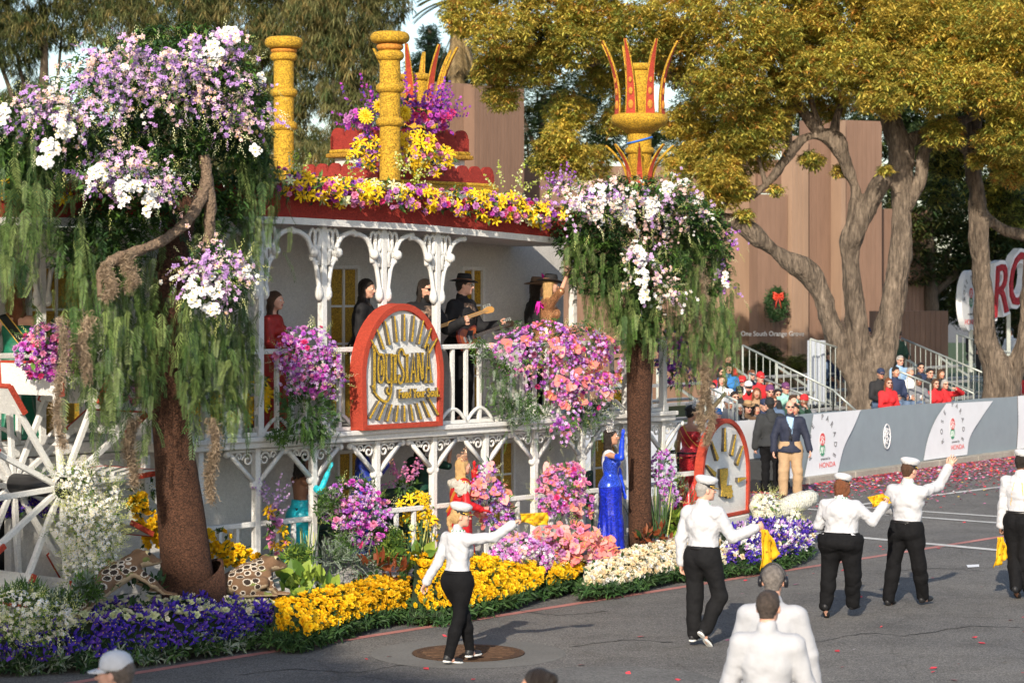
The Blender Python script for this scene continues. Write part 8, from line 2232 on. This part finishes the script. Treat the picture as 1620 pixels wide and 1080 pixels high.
o, ctx = human('woman in turquoise satin gown and long gloves half hidden behind a lower post', fz(474, 1.5, ZP - .05), RIGHT + .55, 1.56, 'f', 1.0, .014, 'brown', dict(head=(-.3, .0, 0), RA=(px(508, 775, -1), px(521, 742, 1)), LA=((-.2, .2, -.95), (0, .5, -.8))), ('gown', TURQ, .02, 0, .20), ('skirt', TURQ, ZP * 0 + .03, .10), None, None, ('long', 'dark', .22), hands=False, extra=[glove('R', TURQ)]); gloved(o, ctx, 'R', TURQ)
m = MB(); m.box(ctx['T'](0, -.105, .08), (.24, .02, .03), ctx['RT']); m.build('belt', BELT, o)
BVEL = cloth('velvet_blue', (.012, .03, .24), .5, .25, .5, 14)
human('woman in blue velvet suit with tiara clapping by the amber window', fz(574, 1.55, ZP + .12), RIGHT - .05, 1.54, 'f', 1.0, .014, 'fair', dict(head=(.0, .0, 0), RA=((.15, .25, -.9), (-.25, .55, .75)), LA=((-.2, .5, -.75), (.1, .6, .8)), handR='open', handL='open'), ('shirt', BVEL, .0), ('skirt', BVEL, .05, .08), None, ('crown', RHINE, .07), ('wavy', 'dark', .42), sash=(cloth('sash_navy', (.02, .04, .16)), -1, SASHW))
human('woman in dark green gown seen from behind with one hand raised behind a post', fz(664, 1.9, ZP), RIGHT + .9, 1.58, 'f', 1.0, .014, 'tan', dict(head=(-.5, .0, 0), RA=((.75, .5, -.15), (.1, .1, 1)), LA=((-.2, .1, -.95), (0, .3, -.9)), handR='open'), ('shirt', cloth('dress_green', (.006, .045, .028), .6), .0, .3), ('skirt', cloth('dress_green', (.006, .045, .028), .6), .05, .10), None, ('crown', RHINE, .07), ('wavy', 'dark', .30), sash=(SASHW, -1))
REDV = cloth('velvet_scarlet', (.46, .012, .016), .5, .15, .5, 14)
o, ctx = human('blonde queen in scarlet gown and white fur stole with a tall crown', fz(728, 1.0, .27), RIGHT + .35, 1.50, 'f', 1.02, .0125, 'fair', dict(head=(.05, .0, 0), LA=(px(757, 772, 1), px(751, 745, -1)), RA=((.25, .05, -.95), (-.1, .85, -.3))), ('shirt', REDV, .0, 1.0), ('skirt', REDV, .05, .20), None, ('crown', ROSEGOLD, .14), ('wavy', 'blonde', .34), sash=(SASHR, -1, GOLD_BRAID, .062), hands=False,
 extra=[('fur_stole', lambda c: [elli(c['T'](0, -.05, .455), np.array([.19, .115, .07]), c['RT'], .05), elli(c['T'](.165, -.02, .39), np.array([.075, .10, .10]), c['RT'], .05), elli(c['T'](-.165, .0, .40), np.array([.075, .10, .10]), c['RT'], .05), wrinkle(.009, 130, 7), wrinkle(.004, 260, 8)], M('fur_cream', (.64, .60, .53), .95, .2, 60, bump=1.2, bscale=150))])
gloved(o, ctx, 'L', REDV); gloved(o, ctx, 'R', REDV)
ROY = SEQ('royal', (.008, .02, .30), (.05, .12, .75)); ROYV = cloth('velvet_royal', (.006, .018, .36), .45, .3, .4, 20, voro=.5, vscale=60); ROYS = cloth('satin_royal', (.010, .05, .60), .35, .1, .4, 9)
o, ctx = human('queen in royal blue sequin gown and long blue gloves waving beside the brown trunk', fz(966, .70, .44), RIGHT - .12, 1.60, 'f', 1.0, .012, 'tan', dict(head=(.05, -.02, 0), torso=(0, -.02, 1), RA=(px(981, 722, -1), px(985, 689, 1)), LA=((-.1, .40, -.88), (.1, .25, -.95)), hnR=(0, 1, 0)), ('gown', ROY, -.02, 0, .44), ('skirt', ROYV, .0, .12), None, ('crown', RHINE, .14), ('wavy', 'dark', .30), sash=(SASHW, -1), hands=False, extra=[glove('R', ROYS), glove('L', ROYS), ('waist_sash', lambda c: c['torso'](.016)[:4] + [keepslab(c['T'](0, 0, .15), nrm(c['RT'] @ np.array([0, .35, 1])), .035)], ROYS), ('belt', lambda c: c['torso'](.020)[:2] + [keepslab(c['T'](0, 0, .02), c['tz'], .012)], BELT)])
gloved(o, ctx, 'R', ROYS); gloved(o, ctx, 'L', ROYS)
SEQR = SEQ('red', (.35, .01, .015), (.75, .05, .06)); GOLDS = M('gold_satin', (.55, .42, .22), .35, .2, 60, metal=.3)
pr_ = FW(1092, 700, 2.2); pr_[2] = .50
o, ctx = human('woman in red sequin gown and gold glove waving at the bow', pr_, -.55, 1.68, 'f', 1.05, .015, 'tan', dict(head=(-.4, .0, 0), RA=(px(1126, 643, -1), px(1156, 612, 1)), LA=((-.3, .1, -.95), (-.05, .3, -.95))), ('gown', SEQR, -.02, 0, .42), ('skirt', SEQR, .0, .16), None, ('crown', RHINE, .09), ('bun', 'dark'), sash=(SASHR, 1, GOLD_BRAID), hands=False, extra=[glove('R', GOLDS), glove('L', GOLDS)]); gloved(o, ctx, 'R', GOLDS)
hp = thing('safety_frame', 'black waist hoop on posts round the woman in red sequins', 'safety frame', pr_)
m = MB(); m.tube([(.34 * math.cos(a), .34 * math.sin(a), .98) for a in np.linspace(0, 2 * math.pi, 25)], .016, 6); m.build('hoop', BLACK_CAP, hp, True)
for a in (-2.2, -.9, 1.5): m = MB(); m.tube([(.34 * math.cos(a), .34 * math.sin(a), 0), (.34 * math.cos(a), .34 * math.sin(a), .98)], .018, 6); m.build('post', BLACK_CAP, hp)
m = MB(); m.lathe([(.40, -.5), (.40, 0)], 24); m.build('base', BROWN, hp)
human('dark haired person in black behind the paddle wheel', fz(20, 2.7, ZP + .15), math.pi - .3, 1.6, 'm', 1.0, .02, 'tan', {}, ('shirt', BLK, .0), ('trousers', TROU, .02), (SHOEB,), None, ('short', 'dark'))
rc = FW(70, 710, 2.75); t = thing('red_cloth', 'coral red cloth hung in the dark doorway behind the paddle wheel', 'cloth', rc, RZF)
m = MB(); vs = []
for j in range(9):
 for i in range(15): vs.append((-.75 + 1.5 * i / 14, .05 * math.sin(i * 1.1 + j * .4), -.55 + .9 * j / 8))
m.add(vs, [(j * 15 + i, j * 15 + i + 1, (j + 1) * 15 + i + 1, (j + 1) * 15 + i) for j in range(8) for i in range(14)]); m.build('drape', cloth('drape_coral', (.55, .07, .05)), t, True)
for (xx, vv, zz_) in ((640, 2.15, ZP), (537, 2.2, ZP), (940, 2.2, ZP)):
 q = fz(xx, vv, zz_); t = thing('chair', 'green plastic chair back against the cabin wall ' + {640: 'right of the blue velvet suit', 537: 'below the first amber window', 940: 'behind the royal blue gown'}[xx], 'chair', q, RZF, 'green chairs in the lower cabin')
 m = MB(); m.box((0, 0, .40), (.42, .42, .05)); m.build('seat', M('chair_green', (.02, .06, .045), .4, .1), t, bevel=.02)
 m = MB(); m.box((0, .19, .66), (.40, .05, .46)); m.build('backrest', M('chair_green', (.02, .06, .045), .4, .1), t, bevel=.03)
 for a in (-.17, .17):
  for b_ in (-.17, .17): m = MB(); m.box((a, b_, .19), (.03, .03, .37)); m.build('leg', M('chair_green', (.02, .06, .045), .4, .1), t)
# ------------------------------------------------------------------ stands with railings
PLANK = M('bleacher_plank', (.40, .40, .39), .6, .1, 8, metal=.3)
def stand(label, u0, u1, rows, off0=1.0, dz=.36, dv=.72):
 t = thing('grandstand', label, 'grandstand', K0 + BD * u0 + BN * off0)
 for r_ in range(rows):
  m = MB(); c = BD * (u1 - u0) / 2 + BN * (dv * r_ + .30) + np.array([0, 0, .42 + dz * r_]); R = np.stack([BD, BN, (0, 0, 1)], 1)
  m.box(c, (u1 - u0, .28, .05), R); m.build('seat_plank', PLANK, t)
  m = MB(); m.box(c + BN * .0 - np.array([0, 0, .36]) + BN * .42, (u1 - u0, .40, .04), R); m.build('foot_plank', PLANK, t)
 for k in range(int((u1 - u0) / 2) + 1):
  m = MB(); u = BD * min(k * 2.0, u1 - u0)
  m.bar(u + BN * .2 + (0, 0, .15), u + BN * (dv * rows) + np.array([0, 0, .3 + dz * rows]), .05, .05); m.bar(u + BN * dv * rows, u + BN * dv * rows + np.array([0, 0, .4 + dz * rows]), .05, .05); m.build('truss', STEEL, t)
 return t
uA = (BP(1325, 640, 1.0) - K0).dot(BD); uB = (BP(1400, 640, 1.5) - K0).dot(BD); uC_ = (BP(1530, 620, 1.5) - K0).dot(BD)
stand('low steel grandstand full of spectators behind the left end of the fence', uA - 9.5, uA - .1, 5)
stand('steel grandstand between the two camphor trunks', uB - .4, uC_ - .2, 5, 1.6)
stand('steel grandstand under the giant red letters', uC_ + 2.2, uC_ + 12, 5, 1.6)
def rail(label, top, bot, off, pitch=.15, foot=1.0, name='stand_railing'):
 """sloping guard rail: photo ends of its top tube and their distance behind the kerb"""
 a, b_ = BP(*top, off[0]), BP(*bot, off[1]); t = thing(name, label, 'railing', b_)
 A, B = a - b_, np.zeros(3); dn = np.array([0, 0, -foot])
 m = MB(); m.tube([A, B], .024, 8); m.build('top_tube', STEEL, t, True)
 m = MB(); m.tube([A + dn * .93, B + dn * .93], .020, 8); m.build('bottom_tube', STEEL, t, True)
 n = max(2, int(np.linalg.norm(A - B) / pitch))
 for i in range(n + 1):
  q = B + (A - B) * i / n; w = .024 if i in (0, n) or i % 8 == 0 else .011
  m = MB(); m.tube([q, q + dn * (1.0 if w < .02 else 1.0)], w, 6); m.build('baluster', STEEL, t)
rail('long sloping steel railing below the round clipped shrub', (1175, 546), (1318, 617), (3.6, 1.3), .19, .95)
rail('second steel railing stepping down towards the large pale trunk', (1318, 617), (1360, 655), (1.3, .8), .19, .9)
rail('lower sloping steel hand rail just above the red capped spectators', (1186, 590), (1296, 634), (3.0, .9), .3, .8)
rail('upright steel rail panel left of the large pale trunk', (1282, 536), (1345, 556), (3.6, 3.3), .17, 1.5)
rail('short steel rail beside the child in the blue helmet', (1116, 611), (1166, 634), (1.6, .5), .16, .9)
rail('steel guard rail before the grey haired spectators', (1412, 583), (1472, 607), (1.4, .7), .17, 1.0)
rail('long sloping steel railing right of the large pale trunk', (1424, 534), (1566, 594), (4.2, 1.2), .19, 1.5)
rail('low steel hand rail under the woman in red', (1444, 578), (1540, 622), (3.2, .9), .35, .7)
rail('steel rail panel below the oval board', (1514, 528), (1562, 545), (3.6, 2.6), .19, 1.4)
rail('steel rail before the stooping man in white', (1578, 552), (1625, 566), (2.4, 2.0), .19, 1.1)
wl = BP(1292, 545, 3.9); t = thing('white_tarp', 'white tarp hung behind the upright rail panel', 'tarp', wl)
m = MB()
vs = [np.array([-.22 + .44 * i / 10, .04 * math.sin(i * 1.3), -1.4 + 1.5 * j / 6]) for j in range(7) for i in range(11)]
m.add(vs, [(j * 11 + i, j * 11 + i + 1, (j + 1) * 11 + i + 1, (j + 1) * 11 + i) for j in range(6) for i in range(10)]); m.build('sheet', cloth('tarp_white', (.34, .37, .42)), t, True)
# ------------------------------------------------------------------ spectators
CM = {k: cloth('spectator_' + k, c) for k, c in dict(red=(.48, .02, .025), black=(.018, .018, .02), white=(.66, .66, .67), navy=(.02, .03, .07), blue=(.03, .16, .40), mint=(.28, .52, .45), purple=(.12, .035, .11), tan=(.34, .22, .11), grey=(.17, .175, .19), denim=(.10, .15, .24), brown=(.13, .075, .04), green=(.03, .075, .05), ltblue=(.25, .38, .55), camel=(.33, .21, .12)).items()}
FACE = math.atan2(BN[0], -BN[1])                  # facing the road
def sp(label, hx, hy, off, top, hair=('short', 'dark'), hat=None, sex='m', skin='fair', glasses=False, head=(0, 0, 0), RA=None, LA=None, rz=0, H=1.74, hr='relaxed', hl='relaxed', stand_=False, b=1.0):
 h = BP(hx, hy, off)
 pose = dict(head=head, RA=RA or ((.18, .25, -.9), (-.3, .9, -.15)), LA=LA or ((-.18, .25, -.9), (.3, .9, -.15)), handR=hr, handL=hl, torso=(0, .06, 1))
 if not stand_: pose['sit'] = True
 at = h - np.array([0, 0, (.10 + .535 + .19) * H / 1.75 if not stand_ else H * .93])
 human(label, at, math.pi + FACE * 0 + .35 + rz, H, sex, b, .021, skin, pose, ('jacket' if top[1] else 'shirt', CM[top[0]], -.02), ('trousers', CM['denim'] if len(label) % 2 else CM['black'], .016), (SHOEB,), hat, hair, glasses, 'spectators in the stands', None, None, True, True)
wave_ = ((.5, .3, .2), (.0, .25, 1))
sp('spectator woman with brown hair clapping in a white jacket', 1143, 600, 1.7, ('white', 1), ('bob', 'brown'), None, 'f', rz=-.5, RA=((.2, .5, -.8), (-.2, .6, .75)), LA=((-.2, .5, -.8), (.2, .6, .75)), hr='open', hl='open')
sp('spectator woman in a bright blue jacket behind the clapping woman', 1152, 581, 2.4, ('blue', 1), ('long', 'dark'), None, 'f', rz=-.3)
sp('spectator in sunglasses half hidden by the hanging leaves', 1140, 587, 2.6, ('red', 1), ('long', 'dark'), None, 'f', 'fair', True)
sp('spectator at the top row under the hanging leaves', 1150, 567, 3.2, ('red', 1), ('bob', 'brown'), None, 'f')
sp('spectator in a plain red cap turned sideways', 1175, 602, 2.3, ('white', 1), ('short', 'dark'), ('cap', CM['red']), rz=-.6)
sp('spectator in red cap and red jacket at the back of the group', 1201, 596, 2.5, ('red', 1), ('short', 'dark'), ('cap', CM['red']))
sp('bearded spectator in white and black cap and red sweatshirt', 1184, 611, 1.9, ('red', 0), ('short', 'dark', 0, 'beard'), ('cap', CM['white'], CM['black']), 'm', 'fair', True, rz=-.4)
sp('spectator with long light brown hair between the caps', 1197, 620, 1.7, ('camel', 1), ('long', 'auburn'), None, 'f', 'tan', rz=-.4)
sp('spectator in plum beanie and black coat', 1217, 618, 1.5, ('black', 1), ('short', 'dark'), ('beanie', CM['purple']), 'm', 'fair', True, rz=-.2)
sp('spectator in black cap with stubble', 1170, 619, 1.5, ('black', 1), ('short', 'dark'), ('cap', BLACK_CAP), 'm', 'fair', rz=-.4)
sp('spectator in red sunglasses and grey coat', 1160, 626, 1.3, ('grey', 1), ('long', 'dark'), None, 'f', 'fair', True)
sp('spectator in tan felt hat and pink scarf in the front row', 1181, 643, .9, ('brown', 1), ('long', 'dark'), ('brim', CM['tan'], CM['brown'], .145), 'f', 'fair', True)
sp('spectator woman wrapped in a grey scarf in the front row', 1194, 646, .9, ('grey', 1), ('long', 'dark'), None, 'f', 'tan')
sp('spectator in navy cap and face mask', 1207, 639, 1.0, ('navy', 1), ('short', 'dark'), ('cap', CM['navy']))
sp('spectator in violet cap photographing with a phone in a mint jacket', 1241, 613, 1.5, ('mint', 1), ('short', 'dark'), ('cap', CM['purple']), 'm', 'fair', RA=((.3, .75, -.3), (-.5, .6, .5)), LA=((-.3, .75, -.3), (.5, .6, .5)), hr='grip', hl='grip')
sp('spectator shading the eyes with raised hands in an olive coat', 1252, 632, 1.0, ('green', 1), ('short', 'brown'), None, 'm', 'fair', RA=((.3, .75, -.2), (-.5, .4, .7)), LA=((-.3, .7, -.2), (.5, .5, .6)))
sp('spectator in scarlet beanie and dark coat in profile', 1274, 633, .9, ('grey', 1), ('short', 'dark'), ('beanie', CM['red']), 'm', 'brown', rz=-.9)
sp('child in blue helmet cap and sunglasses low in the stand', 1134, 654, .8, ('navy', 1), ('short', 'dark'), ('cap', CM['blue']), 'm', 'fair', True, H=1.3)
sp('dark haired spectator right behind the bald man', 1259, 646, .7, ('grey', 1), ('short', 'dark'), None, 'm', 'tan', rz=-.7)
sp('standing person in steel blue jacket behind the upright rail panel', 1296, 561, 4.6, ('denim', 1), ('short', 'brown'), None, 'm', 'fair', rz=-1.0, stand_=True)
sp('standing person in dark coat right of the steel blue jacket', 1312, 563, 4.8, ('navy', 1), ('short', 'dark'), None, 'm', 'tan', stand_=True)
sp('man in navy beanie and white jacket holding a camera between the pale limbs', 1371, 527, 5.2, ('white', 1), ('short', 'dark'), ('beanie', CM['navy']), 'm', 'fair', True, RA=((.3, .6, -.6), (-.5, .5, .6)), stand_=True)
sp('grey haired spectator in sunglasses left of the long right railing', 1422, 569, 2.2, ('ltblue', 1), ('short', 'grey'), None, 'm', 'fair', True)
sp('grey haired spectator in white jersey with hands together', 1438, 588, 1.5, ('white', 0), ('short', 'grey'), None, 'm', 'tan')
sp('young dark haired spectator in black leaning right', 1469, 589, 1.7, ('black', 0), ('short', 'dark'), None, 'm', 'fair', (.0, .0, .15))
sp('spectator woman in red with sunglasses beside the young man', 1478, 605, 1.3, ('red', 0), ('bob', 'brown'), None, 'f', 'fair', True)
sp('grey haired spectator woman in red shading her eyes', 1493, 606, 1.2, ('red', 0), ('bob', 'grey', .1), None, 'f', 'fair', True, (0, 0, 0), LA=((-.6, .6, .1), (.75, .35, .35)))
sp('spectator in dark clothes beside the right edge of the pale trunk', 1415, 587, 1.3, ('navy', 1), ('short', 'dark'), None, 'm', 'tan')
sp('person in green jacket at the top of the right stand', 1419, 530, 4.2, ('green', 1), ('short', 'dark'), ('cap', BLACK_CAP), 'm', 'tan', stand_=True)
sp('stooping man in white shirt at the right frame edge', 1600, 524, 3.6, ('white', 0), ('short', 'dark'), None, 'm', 'tan', rz=-1.5)
sp('dark haired spectator below the oval board', 1541, 522, 4.0, ('black', 1), ('short', 'dark'))
sp('spectator in red jacket below the giant letters', 1612, 590, 2.6, ('red', 1), ('short', 'dark'))
# more faces in the rows behind
ROWS = [(1127, 612, 2.6), (1163, 600, 2.9), (1187, 592, 3.2), (1214, 604, 3.0), (1229, 622, 1.9), (1150, 636, .9), (1222, 633, 1.1), (1168, 646, .8), (1144, 618, 1.9), (1392, 590, 1.7), (1404, 604, 1.2), (1451, 601, 1.3), (1456, 580, 2.2), (1486, 590, 2.0), (1583, 575, 3.0), (1594, 606, 2.2), (1619, 566, 3.2)]
TOPS = ['black', 'red', 'navy', 'white', 'red', 'grey', 'denim', 'black', 'tan', 'black', 'red', 'grey', 'navy', 'black', 'red', 'navy', 'black']
WHERE = ['at the left end of the low stand under the leaves', 'on the third row left of the red capped man', 'directly behind the red capped man on the top row', 'behind the plum beanie', 'between the plum beanie and the violet cap', 'in front of the clapping woman', 'next to the navy cap', 'left of the tan felt hat', 'beside the clapping woman', 'close to the right limb of the pale trunk', 'below the right limb of the pale trunk', 'right of the white jersey', 'behind the white jersey', 'behind the woman in red with sunglasses', 'left of the stooping man in white', 'low under the stooping man in white', 'at the right frame edge above the red jacket']
for i, ((x, y, o_), c_, w_) in enumerate(zip(ROWS, TOPS, WHERE)):
 fem = i % 3 == 1
 sp('seated spectator in ' + ('light blue denim' if c_ == 'denim' else c_) + ' ' + w_, x, y, o_, (c_, i % 2), ('long' if fem else 'short', ['dark', 'brown', 'auburn', 'grey'][i % 4]), (None, ('cap', CM[['navy', 'red', 'white'][i % 3]]), None, ('beanie', CM['black']))[i % 4] if not fem else None, 'f' if fem else 'm', ['fair', 'tan', 'fair', 'brown'][i % 4], i % 2 == 0, rz=rnd.uniform(-.6, .4))
